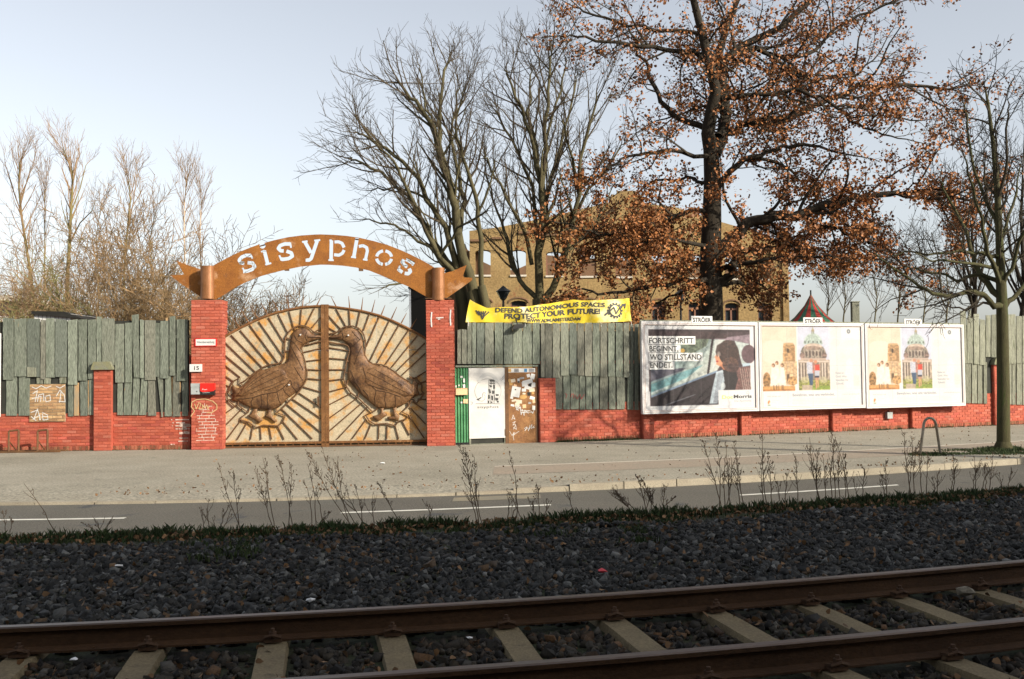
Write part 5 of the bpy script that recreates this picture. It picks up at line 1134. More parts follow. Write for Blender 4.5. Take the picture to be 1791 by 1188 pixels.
obj('housing', MB().prism([(p[0] - .2, p[1] - .09), (p[0] + .14, p[1] - .05), (p[0] + .2, p[1] + .07), (p[0] - .1, p[1] + .05)], -.30, -.12), M['blackp'], t)
obj('bracket', MB().tube([(p[0], -.2, p[1] + .05), (p[0] - .03, -.16, p[1] + .2), (p[0] + .1, -.1, p[1] + .24), (p[0] + .1, .06, p[1] + .1)], .018, 6), M['blackp'], t)

# ------------------------------------------------------------------ ruined yellow brick building
BY = 60.0
def by(px, py): p = atY(px, py, BY); return (p.x, p.z)
t = thing('ruined_building', 'roofless yellow brick ruin with arched window openings behind the trees', 'building', (by(1090, 600)[0], BY, 0)); ORG[t.name] = (by(1090, 600)[0], BY, 0)
top = [by(*p) for p in ((821, 404), (870, 398), (935, 385), (1000, 370), (1066, 354), (1070, 340), (1078, 341), (1080, 334), (1112, 334), (1114, 341), (1122, 341), (1124, 356), (1180, 362), (1260, 388), (1330, 408), (1377, 428))]
def archw(x0, x1, yt, yb_):
    P = [by(x0, yb_), by(x1, yb_)]; xm = (x0 + x1) / 2; r_ = (x1 - x0) / 2
    for q in range(0, 9): a_ = math.pi * q / 8; P.append(by(xm + r_ * math.cos(a_), yt + 5 - 5 * math.sin(a_)))
    return P
up_w = [(831, 858, 437, 482), (893, 920, 437, 482), (955, 984, 440, 483), (1015, 1043, 442, 484), (1077, 1105, 443, 485), (1140, 1168, 444, 486), (1205, 1232, 446, 487), (1268, 1295, 447, 488), (1328, 1355, 449, 489)]
lo_w = [(831, 858, 526, 566), (893, 921, 526, 566), (955, 984, 527, 567), (1015, 1043, 527, 567), (1077, 1105, 528, 568), (1140, 1164, 528, 569), (1204, 1229, 529, 569), (1268, 1292, 530, 570), (1326, 1352, 531, 571)]
holes = [archw(*w_) for w_ in up_w + lo_w]
mb = MB(); plate(mb, [(top[0][0], 0)] + [(top[-1][0], 0)] + top[::-1], holes, BY, BY + .6); obj('front_wall', mb, M['ruin'], t)
xl, xr = top[0][0], top[-1][0]
dpt = 14
obj('side_wall', MB().add([(xr - .6, BY + .6, 0), (xr, BY + .6, 0), (xr, BY + dpt, 0), (xr - .6, BY + dpt, 0), (xr - .6, BY + .6, top[-1][1] - .05), (xr, BY + .6, top[-1][1] - .05), (xr, BY + dpt, top[-1][1] - .6), (xr - .6, BY + dpt, top[-1][1] - .6)], [(0, 3, 2, 1), (4, 5, 6, 7), (0, 1, 5, 4), (1, 2, 6, 5), (2, 3, 7, 6), (3, 0, 4, 7)]), M['ruin'], t)
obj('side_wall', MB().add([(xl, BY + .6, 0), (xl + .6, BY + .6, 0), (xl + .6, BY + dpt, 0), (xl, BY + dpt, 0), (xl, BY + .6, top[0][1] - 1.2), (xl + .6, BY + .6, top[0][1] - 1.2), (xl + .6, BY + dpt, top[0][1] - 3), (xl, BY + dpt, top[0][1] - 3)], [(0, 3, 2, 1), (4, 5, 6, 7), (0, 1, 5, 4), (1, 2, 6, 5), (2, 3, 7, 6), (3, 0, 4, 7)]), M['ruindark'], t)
zz = lambda px, py: atY(px, py, BY + dpt).z
mb = MB(); bx = lambda px: atY(px, 500, BY + dpt).x
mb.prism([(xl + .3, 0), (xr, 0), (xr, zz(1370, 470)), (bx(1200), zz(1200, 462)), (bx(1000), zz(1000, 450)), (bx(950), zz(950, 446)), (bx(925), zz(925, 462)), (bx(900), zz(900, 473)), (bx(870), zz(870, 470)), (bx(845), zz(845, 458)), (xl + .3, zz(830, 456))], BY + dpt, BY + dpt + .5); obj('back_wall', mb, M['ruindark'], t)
for (x0, x1, yt, yb_) in up_w:
    p = by(x0 - 1, yb_); q = by(x1 + 1, yb_); obj('sill', MB().box(p[0], q[0], BY - .08, BY + .1, p[1] - .08, p[1] + .03), M['slab'], t)
for (x0, x1, yt, yb_) in up_w[2:5]:
    p = by(x0, yb_); q = by(x1, yt); fr = MB(); fr.box(p[0] + .02, p[0] + .1, BY + .2, BY + .28, p[1] + .04, q[1] - .1); fr.box(q[0] - .1, q[0] - .02, BY + .2, BY + .28, p[1] + .04, q[1] - .1); fr.box(p[0] + .1, q[0] - .1, BY + .2, BY + .28, (p[1] + q[1]) / 2 - .04, (p[1] + q[1]) / 2 + .04)
    obj('window_frame', fr, M['winframe'], t)
for (x0, x1, yt, yb_) in lo_w:
    p = by(x0, yb_); q = by(x1, yt); w_ = MB(); xm = (p[0] + q[0]) / 2
    w_.box(p[0] - .02, p[0] + .09, BY + .2, BY + .3, p[1] - .1, q[1] + .05); w_.box(q[0] - .09, q[0] + .02, BY + .2, BY + .3, p[1] - .1, q[1] + .05); w_.box(xm - .05, xm + .05, BY + .2, BY + .3, p[1] - .1, q[1] - .3); w_.box(p[0] + .09, q[0] - .09, BY + .2, BY + .3, q[1] - .42, q[1] - .3)
    wf = obj('window', w_, M['winframe'], t)
    obj('pane', MB().box(p[0], xm, BY + .31, BY + .33, p[1] - .1, q[1] + .1), M['glass'], wf); obj('pane', MB().box(xm + .001, q[0], BY + .31, BY + .33, p[1] - .1, q[1] + .1), M['glass'], wf)
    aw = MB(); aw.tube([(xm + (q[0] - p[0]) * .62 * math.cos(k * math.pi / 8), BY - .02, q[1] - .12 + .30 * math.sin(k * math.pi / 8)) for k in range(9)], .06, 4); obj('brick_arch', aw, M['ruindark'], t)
for (x0, x1, yy_) in ((822, 852, 421), (860, 880, 417), (907, 930, 407), (945, 975, 411), (1000, 1060, 410), (1100, 1180, 414), (1230, 1372, 436)):
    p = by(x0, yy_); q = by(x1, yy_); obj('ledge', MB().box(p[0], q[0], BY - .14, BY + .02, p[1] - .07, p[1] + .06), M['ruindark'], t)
p = by(822, 408); q = by(1377, 432)
for i, x in enumerate((1352, 1372)): a_ = by(x, 430)[0]; obj('pilaster', MB().box(a_ - .18, a_ + .18, BY - .12, BY - .001, 0, by(x, 430)[1]), M['ruin'], t)
t2 = thing('dark_annexe', 'dark tarred gable of a low annexe left of the ruin', 'building', (by(800, 500)[0], BY + 2, 0)); ORG[t2.name] = (by(800, 500)[0], BY + 2, 0)
Q = lambda px, py: (atY(px, py, BY + 2).x, atY(px, py, BY + 2).z)
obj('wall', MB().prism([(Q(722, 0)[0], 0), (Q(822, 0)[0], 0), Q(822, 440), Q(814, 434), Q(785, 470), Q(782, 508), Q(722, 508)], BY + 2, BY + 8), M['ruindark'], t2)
obj('roof', MB().prism([Q(783, 478), Q(812, 436), Q(814, 427), Q(778, 476)], BY + 1.6, BY + 8.3), M['roofdark'], t2); obj('roof', MB().prism([Q(719, 512), Q(784, 512), Q(784, 503), Q(719, 503)], BY + 1.6, BY + 8.3), M['roofdark'], t2)
# dark chimney-like stack right of the gate
Y_ = 33.0; q0 = atY(717, 505, Y_); q1 = atY(743, 505, Y_)
t = thing('dark_steel_box', 'tall dark steel box behind the right gate pillar', 'container', (q0.x + .3, Y_, 0)); ORG[t.name] = (q0.x + .3, Y_, 0)
obj('box', MB().box(q0.x, q1.x + .4, Y_, Y_ + 1.4, 0, q0.z), M['black_box'], t); obj('edge_profile', MB().box(q0.x - .03, q0.x + .03, Y_ - .03, Y_ + .03, 0, q0.z + .03), M['bbgrey'], t); obj('lid', MB().box(q0.x - .06, q1.x + .46, Y_ - .06, Y_ + 1.46, q0.z + .001, q0.z + .05), M['roofdark'], t)

# circus tent
TY = 52.0; ap = atY(1418, 516, TY); ap.z += 0
t = thing('circus_tent', 'red and green striped pointed tent top behind the billboards', 'tent', (ap.x, TY, 0)); ORG[t.name] = (ap.x, TY, 0)
pr_ = [(0.04, ap.z), (.34, ap.z - .55), (.85, ap.z - 1.15), (1.55, ap.z - 1.75), (3.3, ap.z - 2.6)]
ns = 20
for i in range(ns):
    a0 = 2 * math.pi * i / ns; a1 = 2 * math.pi * (i + 1) / ns; mb = MB()
    for (r_, z) in pr_: mb.v += [(ap.x + r_ * math.cos(a0), TY + r_ * math.sin(a0), z), (ap.x + r_ * math.cos(a1), TY + r_ * math.sin(a1), z)]
    for k in range(len(pr_) - 1): mb.f.append((2 * k, 2 * k + 2, 2 * k + 3, 2 * k + 1))
    obj('canvas_panel', mb, M['tentred'] if i % 2 else M['tentgreen'], t)
mb = MB(); mb.tube([(ap.x + 3.28 * math.cos(k * .2618), TY + 3.28 * math.sin(k * .2618), ap.z - 2.6) for k in range(25)], .05, 5); obj('eaves_rope', mb, M['whiteplain'], t)
mb = MB(); n = 24
for z in (0, ap.z - 2.6): mb.v += [(ap.x + 3.2 * math.cos(k * 2 * math.pi / n), TY + 3.2 * math.sin(k * 2 * math.pi / n), z) for k in range(n)]
for k in range(n): mb.f.append((k, (k + 1) % n, n + (k + 1) % n, n + k))
obj('side_curtain', mb, M['tentred'], t); obj('mast', MB().tube([(ap.x, TY, 0), (ap.x, TY, ap.z + .25)], .04, 6), M['blackp'], t)

# lanterns and posts in the yard
def lantern(px, pyt, pyb, Y, label, s=1.0):
    a = atY(px, pyt, Y); b_ = atY(px, pyb, Y); t = thing('yard_lantern', label, 'street lamp', (a.x, Y, 0), group='lanterns in the yard'); ORG[t.name] = (0, 0, 0)
    h = a.z; hb = b_.z; w_ = .26 * s
    obj('post', MB().tube([(0, 0, 0), (0, 0, hb)], [.06, .045], 8), M['blackp'], t)
    obj('lamp_glass', MB().tube([(0, 0, hb + .03), (0, 0, h - .15)], [w_ * .5, w_], 6), M['glass'], t)
    obj('lamp_roof', MB().tube([(0, 0, h - .15), (0, 0, h - .03), (0, 0, h + .06)], [w_ * 1.2, w_ * .5, .03], 6), M['blackp'], t); obj('lamp_base', MB().tube([(0, 0, hb - .05), (0, 0, hb + .03)], [.06, w_ * .55], 6), M['blackp'], t)
lantern(880, 503, 523, 36, 'dark old yard lantern in front of the ruin, left of the forked tree')
lantern(1190, 508, 526, 44, 'dark yard lantern in front of the ruin, left of the oak trunk', .9)
Y_ = 34; a = atY(1495, 529, Y_); t = thing('wooden_post', 'grey wooden post standing up behind the middle and right billboards', 'post', (a.x, Y_, 0)); obj('shaft', MB().box(-.12, .12, -.1, .1, 0, a.z), M['plankold'], t); obj('cap_board', MB().box(-.14, .14, -.12, .12, a.z + .001, a.z + .03), M['plankold'], t)
Y_ = 90; a = atY(503, 513, Y_); t = thing('antenna_mast', 'thin distant lattice mast seen above the gate', 'mast', (a.x, Y_, 0)); mb = MB(); mb.tube([(-.12, 0, 0), (-.08, 0, a.z)], .035, 5); mb.tube([(.12, 0, 0), (.08, 0, a.z)], .035, 5); obj('mast_tube', mb, M['clip'], t)
mb = MB()
for i in range(3): mb.box(-.35, .35, -.1, .1, a.z - .3 - i * .6, a.z - .22 - i * .6)
for i in range(12): mb.tube([(-.12, 0, a.z - i * .5), (.12, 0, a.z - i * .5 - .4)], .02, 4)
obj('cross_arms', mb, M['clip'], t)
# white roof and pale house behind the left boards
Y_ = 31.5; a = atY(60, 548, Y_); b_ = atY(140, 549, Y_)
t = thing('white_cabin', 'white panelled cabin with a black roof edge rising above the left boards', 'cabin', (a.x, Y_, 0)); ORG[t.name] = (a.x, Y_, 0)
obj('wall', MB().box(a.x, b_.x - .3, Y_, Y_ + 2.4, 0, a.z - .03), M['whiteplain'], t); obj('roof', MB().add([(a.x - .05, Y_ - .1, a.z - .03), (b_.x + .1, Y_ - .1, a.z - .19), (b_.x + .1, Y_ + 2.5, a.z - .19), (a.x - .05, Y_ + 2.5, a.z - .03), (a.x - .05, Y_ - .1, a.z + .06), (b_.x - .5, Y_ - .1, a.z + .04), (b_.x - .5, Y_ + 2.5, a.z + .04), (a.x - .05, Y_ + 2.5, a.z + .06)], [(0, 1, 5, 4), (1, 2, 6, 5), (2, 3, 7, 6), (3, 0, 4, 7), (4, 5, 6, 7), (0, 3, 2, 1)]), M['roofdark'], t)
for i in range(9): x = a.x + (b_.x - .3 - a.x) * i / 9; obj('panel_rib', MB().box(x, x + .015, Y_ - .012, Y_ - .001, 0, a.z - .035), M['inkpale'], t)
Y_ = 70; a = atY(-60, 527, Y_); b_ = atY(20, 527, Y_); c_ = atY(46, 535, Y_)
t = thing('pale_house', 'pale rendered house glimpsed through the bushes at the far left', 'building', ((a.x + b_.x) / 2, Y_, 0)); ORG[t.name] = ((a.x + b_.x) / 2, Y_, 0)
obj('wall', MB().prism([(a.x, 0), (c_.x, 0), (c_.x, c_.z), (b_.x, a.z), (a.x, a.z)], Y_, Y_ + 7), M['render_'], t)
obj('roof', MB().prism([(a.x - .3, a.z + .002), (b_.x, a.z + .002), (c_.x + .3, c_.z + .002), (b_.x, a.z + .35), (a.x, a.z + .35)], Y_ - .3, Y_ + 7.3), M['slab'], t)
for px in (4, 24):
    w_ = atY(px, 540, Y_); f_ = obj('window', MB().box(w_.x - .4, w_.x + .4, Y_ - .04, Y_ - .001, w_.z - .5, w_.z + .5), M['winframe'], t); obj('pane', MB().box(w_.x - .33, w_.x + .33, Y_ - .06, Y_ - .041, w_.z - .43, w_.z + .43), M['glass'], f_)

# ------------------------------------------------------------------ bicycle stands
p1 = G(25, 791, 0); t = thing('bicycle_rack', 'low rusty bicycle rack with upright hoops against the left red wall', 'bicycle rack', (p1.x, p1.y - .3, 0), FR[0][1])
u_ = 1 / 62.0
obj('base_bar', MB().box(-1.2, 1.35, -.03, .03, .005, .05), M['rustdark'], t); obj('base_bar', MB().box(-1.2, 1.35, .33, .39, .005, .05), M['rustdark'], t)
for x in (-.72, .0, .76):
    mb = MB(); mb.tube([(x, 0, .04), (x, 0, .56), (x + .02, 0, .585), (x + .24, 0, .605), (x + .26, 0, .59), (x + .26, 0, .04)], .027, 6); obj('hoop', mb, M['rustdark'], t)
    mb = MB(); mb.tube([(x + .13, .0, .04), (x + .13, .36, .04)], .018, 5); mb.tube([(x + .02, 0, .30), (x + .02, .36, .05)], .015, 5); obj('wheel_guide', mb, M['rustdark'], t)
b0 = G(1609, 796, 0); b1_ = G(1645, 795, 0); apx = atY(1626, 731, (b0.y + b1_.y) / 2 - .05)
t = thing('bicycle_stand', 'bent galvanised tube stand shaped like a narrow arch beside the cycle path', 'bicycle stand', tuple((b0 + b1_) / 2))
o_ = (b0 + b1_) / 2; P_ = []
for k in range(25):
    q = k / 24; 
    if q < .36: r_ = q / .36; P_.append(b0 * (1 - r_) + (Vector((apx.x - .14, apx.y, apx.z - .17))) * r_)
    elif q > .64: r_ = (1 - q) / .36; P_.append(b1_ * (1 - r_) + (Vector((apx.x + .14, apx.y, apx.z - .17))) * r_)
    else: a_ = math.pi * (1 - (q - .36) / .28); P_.append(Vector((apx.x + .14 * math.cos(a_), apx.y, apx.z - .17 + .17 * math.sin(a_))))
obj('tube_arch', MB().tube([tuple(p - o_) for p in P_], .03, 10), M['pipe'], t, org=False, smooth=True)
for b_ in (b0, b1_): q = b_ - o_; obj('foot_collar', MB().tube([(q.x, q.y, -.02), (q.x, q.y, .015)], .055, 8), M['clip'], t, org=False)

# ------------------------------------------------------------------ trees
TR_ = random.Random(11)
def rv(): return Vector((TR_.gauss(0, 1), TR_.gauss(0, 1), TR_.gauss(0, 1)))
class Tree:
    def __init__(s, rmin=.006, trunk_r=.07): s.wood = MB(); s.twig = MB(); s.tips = []; s.rmin = rmin; s.tr = trunk_r; s.nb = 0
    def add(s, P, r0, r1, sides=None):
        n = len(P); rr = [r0 + (r1 - r0) * (i / (n - 1)) for i in range(n)]
        big = r0 > s.tr; sd_ = sides or (8 if r0 > .15 else 6 if r0 > .07 else 4 if r0 > .02 else 3)
        (s.wood if big else s.twig).tube(P, rr, sd_, cap=False); s.nb += 1
    def grow(s, p, d, L, r, lv, a):
        n = max(3, min(7, int(L / a['seg']) + 2)); P = [p.copy()]; q = p.copy(); d = d.normalized(); D_ = [d.copy()]
        for i in range(n):
            d = (d + rv() * a['wan'] + Vector((0, 0, a['trop'] * (1 if lv < 2 else .6)))).normalized(); q = q + d * (L / n); P.append(q.copy()); D_.append(d.copy())
        r1 = max(s.rmin * .6, r * .35); s.add(P, r, r1)
        if lv >= a['lv']: s.tips.append((P[-1], d, L)); s.tips.append((P[len(P) // 2], d, L)); return
        s.kids(P, r, r1, L, lv, a)
        if lv >= a['lv'] - 1: s.tips.append((P[-1], d, L))
    def kids(s, P, r0, r1, L, lv, a, t0=.2, mult=1.0):
        n = max(2, int(L * a['dens'][min(lv, len(a['dens']) - 1)] * mult)); N_ = len(P) - 1
        for k in range(n):
            t_ = t0 + (1 - t0) * (k + TR_.random()) / n; i = min(N_ - 1, int(t_ * N_)); f = t_ * N_ - i; q = P[i].lerp(P[i + 1], f); d = (P[i + 1] - P[i]).normalized()
            x = d.cross(rv()).normalized(); an = R(TR_.uniform(*a['ang'])); nd = (d * math.cos(an) + x * math.sin(an)); nd.y *= a.get('flat', 1.0)
            r_ = r0 + (r1 - r0) * t_; cl_ = L * TR_.uniform(*a['len']) * (1.15 - .6 * t_); cl_ = max(cl_, a['minL'])
            s.grow(q, nd, min(cl_, a.get('maxL', 9)), max(s.rmin, min(r_ * .62, cl_ * .016)), lv + 1, a)
    def limb(s, P, r0, r1, a, lv=0, t0=.15, mult=1.0, wob=.0):
        Q_ = []; P = list(P); P[-1] = P[-2].lerp(P[-1], a.get('cut', 1.0))
        for i in range(len(P) - 1):
            m_ = 3
            for k in range(m_):
                q = P[i].lerp(P[i + 1], k / m_); 
                if wob and (i or k): q = q + rv() * wob
                Q_.append(q)
        Q_.append(P[-1]); L = sum((b - a_).length for a_, b in zip(Q_[:-1], Q_[1:])); s.add(Q_, r0, r1)
        s.kids(Q_, r0, r1, L, lv, a, t0, mult)
        s.grow(Q_[-1], Q_[-1] - Q_[-2], min(a.get('end', 1.2), L * .3), r1, max(lv + 1, a['lv'] - 1), a)
    def build(s, name, label, base, barkm, twigm, cat='tree', group=None, leaves=None, leafm=None):
        t = thing(name, label, cat, tuple(base), group=group); ORG[t.name] = tuple(base)
        if s.wood.v: obj('trunk', s.wood, barkm, t, smooth=True)
        if s.twig.v: obj('crown' if cat == 'tree' else 'twigs', s.twig, twigm, t, kind='stuff')
        if leaves is not None and len(leaves):
            lf = bpy.data.objects.new('leaves', leafmesh(leaves, base, leafm)); link(lf, t); lf['kind'] = 'stuff'
        return t
def leafmesh(C, base, material, size=(.07, .135)):
    n = len(C); C = np.array(C) - np.array(base)[None]; s_ = rs.uniform(*size, (n, 1, 1)); B = np.array([(-.5, 0, .0), (-.28, .38, .08), (.15, .30, .10), (.55, 0, .0), (.15, -.30, .10), (-.28, -.38, .08)])[None] * s_
    V = np.einsum('kij,kvj->kvi', rotm(n), np.broadcast_to(B, (n, 6, 3))) + C[:, None]
    Fa = (np.array([(0, 1, 5), (1, 2, 4), (1, 4, 5), (2, 3, 4)])[None] + (np.arange(n) * 6)[:, None, None]).reshape(-1, 3)
    return np_mesh('leaves', V.reshape(-1, 3), Fa, material)
def LP(pts, Y, dy=0.0):     # photographed limb on a tree standing at distance Y, swinging dy towards or away from the street
    n = len(pts); return [atY(p[0], p[1], Y + dy * i / max(1, n - 1)) for i, p in enumerate(pts)]

# the big oak
OY = 36.0; ok = Tree(rmin=.010, trunk_r=.05)
A = dict(seg=.45, wan=.20, trop=.03, lv=3, dens=[2.3, 3.2, 4.2, 4.2], ang=(35, 75), len=(.25, .5), minL=.35, maxL=2.8, flat=1.0)
tp = LP([(1244, 640), (1243, 560), (1243, 500), (1243, 440), (1245, 380), (1246, 310), (1243, 260)], OY); tp[0].z = -.1
ok.add([tp[0], tp[0].lerp(tp[1], .6)] + tp[1:], .53, .27, 14)
ok.wood.tube([tp[0], tp[0].lerp(tp[1], .18)], [.75, .50], 14, False)
ok.limb(LP([(1243, 262), (1238, 234), (1245, 190), (1252, 160), (1243, 122), (1228, 59), (1213, 0), (1205, -60)], OY, -1.5), .27, .10, A)
ok.limb(LP([(1250, 270), (1262, 244), (1270, 200), (1262, 150), (1267, 107), (1292, 83), (1365, 49), (1418, 0), (1460, -50)], OY, 1.5), .24, .09, A)
ok.limb(LP([(1252, 160), (1256, 100), (1270, 49), (1290, 0), (1300, -70)], OY, .5), .17, .07, A)
LIMBS = [
 ([(1246, 445), (1277, 420), (1311, 390), (1355, 378), (1404, 376), (1443, 359), (1497, 347), (1555, 339), (1599, 334), (1658, 340), (1700, 352)], -2.0, .30, .05),
 ([(1404, 378), (1430, 395), (1467, 405), (1500, 415), (1536, 430), (1570, 449), (1600, 480)], -1.0, .12, .03),
 ([(1256, 240), (1267, 229), (1316, 215), (1380, 203), (1433, 181), (1502, 154), (1585, 149), (1640, 156), (1682, 152)], 1.5, .22, .04),
 ([(1248, 210), (1257, 181), (1300, 165), (1389, 161), (1438, 171), (1487, 210), (1530, 230), (1570, 242)], -2.5, .14, .03),
 ([(1262, 120), (1277, 98), (1321, 80), (1375, 107), (1428, 88), (1462, 49), (1521, 20), (1590, -10)], 2.0, .15, .04),
 ([(1321, 82), (1350, 100), (1420, 140), (1500, 130), (1540, 90)], 1.0, .10, .03),
 ([(1240, 110), (1223, 93), (1184, 88), (1121, 80), (1057, 73), (1010, 66), (980, 63)], -1.5, .16, .03),
 ([(1228, 60), (1213, 54), (1145, 54), (1082, 39), (1023, 20), (1000, 10)], 1.5, .12, .03),
 ([(1240, 240), (1233, 225), (1194, 210), (1160, 176), (1140, 141), (1130, 110), (1115, 88)], .8, .17, .05),
 ([(1243, 280), (1238, 273), (1170, 264), (1130, 268), (1096, 273), (1062, 293), (1040, 310)], -2, .12, .03),
 ([(1243, 320), (1220, 316), (1194, 312), (1145, 317), (1100, 345)], 2.5, .10, .03),
 ([(1244, 372), (1194, 373), (1140, 390), (1096, 408), (1060, 410), (1023, 405), (979, 390)], -2.5, .13, .03),
 ([(1243, 490), (1228, 488), (1170, 498), (1111, 505), (1048, 512), (1000, 510)], -2.2, .14, .03),
 ([(1240, 470), (1190, 450), (1130, 440), (1080, 450), (1020, 460)], 2.2, .12, .03),
 ([(1245, 500), (1262, 493), (1276, 478), (1282, 462)], -.5, .26, .16),
 ([(1248, 330), (1267, 312), (1301, 278), (1340, 268), (1384, 254), (1438, 259), (1480, 270)], -1.5, .17, .04),
 ([(1301, 280), (1330, 282), (1360, 283), (1389, 303), (1419, 337), (1450, 350)], 1.0, .10, .03),
 ([(1248, 470), (1290, 462), (1340, 455), (1390, 452), (1430, 448), (1460, 450)], -2.6, .13, .03),
 ([(1248, 455), (1300, 440), (1350, 430), (1400, 428), (1440, 438)], 2.2, .12, .03),
 ([(1243, 430), (1200, 425), (1150, 415), (1110, 430)], -3.0, .11, .03), ([(1245, 480), (1220, 500), (1170, 520), (1130, 530)], 1.5, .10, .03), ([(1250, 500), (1300, 495), (1330, 500), (1350, 505)], 1.8, .10, .03)]
for pts, dy, r0, r1 in LIMBS: ok.limb(LP(pts, OY, dy), r0 * .82, r1 * .8, A, wob=.05, mult=1.1)
ok.wood.tube([atY(1282, 465, OY - .5), atY(1283, 461, OY - .7)], [.16, .15], 9)
lv_ = []
for (p, d, L) in ok.tips:
    f = 9.5 if p.z < 8.8 else 6.3 if p.z < 12.5 else 5.6
    k = np.random.poisson(0) + int(f + TR_.random()) if TR_.random() < (.9 if p.z < 8.8 else .46) else 0
    for _ in range(k): lv_.append(tuple(p - d * TR_.uniform(0, L * .6) + rv() * .12))
if len(lv_) > 95000: TR_.shuffle(lv_); lv_ = lv_[:95000]
print('oak', ok.nb, len(ok.tips), len(lv_))
ok.build('oak_tree', 'large oak keeping russet dead leaves, rising behind the left billboard', tp[0], M['bark_oak'], M['twigdark'], leaves=lv_, leafm=M['oakleaf'])

# two bare spreading trees
BA = dict(seg=.5, wan=.10, trop=.10, lv=3, dens=[2.8, 3.6, 5.0, 3.0], ang=(20, 48), len=(.28, .55), minL=.4, maxL=1.9, end=.5, cut=.35)
EY = 33.5; e1 = Tree(rmin=.007, trunk_r=.045)
b0 = LP([(842, 640), (838, 560), (828, 509)], EY); b0[0].z = -.1; e1.add(b0, .34, .26, 10)
b0b = LP([(822, 640), (812, 540), (798, 470)], EY + .4); b0b[0].z = -.1; e1.add(b0b, .30, .2, 10)
b0c = LP([(862, 640), (856, 560), (842, 500)], EY - .3); b0c[0].z = -.1; e1.add(b0c, .2, .15, 8)
for pts, dy, r0, r1 in (
 ([(828, 509), (802, 417), (795, 361), (786, 319), (768, 273), (758, 222), (726, 176), (703, 150), (684, 130)], -1.5, .23, .03),
 ([(786, 319), (770, 250), (768, 200), (777, 125), (785, 105), (788, 88)], 1.5, .12, .025),
 ([(800, 470), (781, 398), (744, 347), (721, 296), (675, 259), (633, 236), (600, 224)], -1, .16, .025),
 ([(798, 475), (781, 454), (744, 398), (712, 343), (666, 301), (620, 280), (596, 270)], 1.8, .15, .025),
 ([(795, 480), (768, 449), (735, 380), (707, 319), (690, 280), (656, 250), (610, 190)], -2.4, .13, .02),
 ([(802, 417), (810, 350), (800, 300), (790, 240), (800, 165), (816, 115)], 2.2, .13, .02),
 ([(842, 500), (837, 380), (828, 324), (809, 278), (795, 222), (808, 170), (824, 125)], -1.8, .12, .02),
 ([(780, 470), (754, 435), (720, 410), (689, 394), (650, 385), (610, 382)], .5, .09, .02),
 ([(775, 480), (740, 470), (700, 440), (660, 432)], -2, .07, .015), ([(790, 530), (760, 510), (715, 494), (680, 500), (645, 515)], -1.5, .09, .02), ([(795, 540), (770, 530), (740, 515), (715, 520)], 1, .07, .015),
 ([(744, 347), (700, 330), (660, 330), (610, 340)], 1, .06, .015), ([(758, 222), (740, 170), (735, 120), (720, 90)], 0, .06, .015), ([(768, 449), (800, 400), (850, 370), (880, 340)], -2, .07, .015)):
    e1.limb(LP(pts, EY, dy), r0 * .8, r1 * .8, BA, t0=.12, wob=.03, mult=1.1)
print('elm1', e1.nb); e1.build('bare_tree', 'bare spreading tree behind the right gate pillar, crown leaning left', b0[0], M['bark_elm'], M['twig'], group='bare trees behind the yellow banner')
FY = 34.5; e2 = Tree(rmin=.007, trunk_r=.045)
c0 = LP([(948, 640), (946, 560), (944, 523)], FY); c0[0].z = -.1; e2.add(c0, .36, .27, 10)
for pts, dy, r0, r1 in (
 ([(944, 523), (941, 444), (948, 394), (946, 324), (953, 259), (957, 185), (962, 100), (966, 62)], -.8, .2, .025),
 ([(940, 523), (910, 495), (893, 454), (888, 420), (870, 370), (850, 310), (838, 250)], 1.8, .13, .02),
 ([(946, 350), (934, 259), (911, 185), (888, 130), (878, 95)], -1.8, .11, .02),
 ([(948, 380), (960, 330), (971, 287), (994, 199), (1008, 139), (1013, 93)], 1.8, .11, .02),
 ([(950, 523), (967, 505), (994, 431), (1000, 390), (1013, 343), (1016, 278), (1041, 185), (1048, 110)], -1.2, .17, .025),
 ([(930, 463), (911, 394), (874, 324), (850, 280), (845, 230)], -2.4, .10, .02),
 ([(1005, 380), (1030, 330), (1059, 301), (1085, 260), (1105, 231)], 1.2, .08, .02),
 ([(941, 430), (930, 324), (893, 241), (870, 200), (846, 165)], 2.4, .10, .02),
 ([(944, 440), (958, 380), (940, 280), (925, 200), (930, 130), (927, 85)], .8, .11, .02),
 ([(994, 440), (1040, 400), (1060, 350), (1090, 290)], 2, .08, .02), ([(1013, 343), (1000, 280), (985, 220), (980, 150)], -2, .08, .02), ([(953, 259), (975, 180), (990, 120), (985, 60)], 1.5, .07, .02)):
    e2.limb(LP(pts, FY, dy), r0 * .8, r1 * .8, BA, t0=.14, wob=.03, mult=1.05)
print('elm2', e2.nb); e2.build('bare_tree', 'bare upright forked tree between the gate and the oak, behind the banner', c0[0], M['bark_elm'], M['twig'], group='bare trees behind the yellow banner')
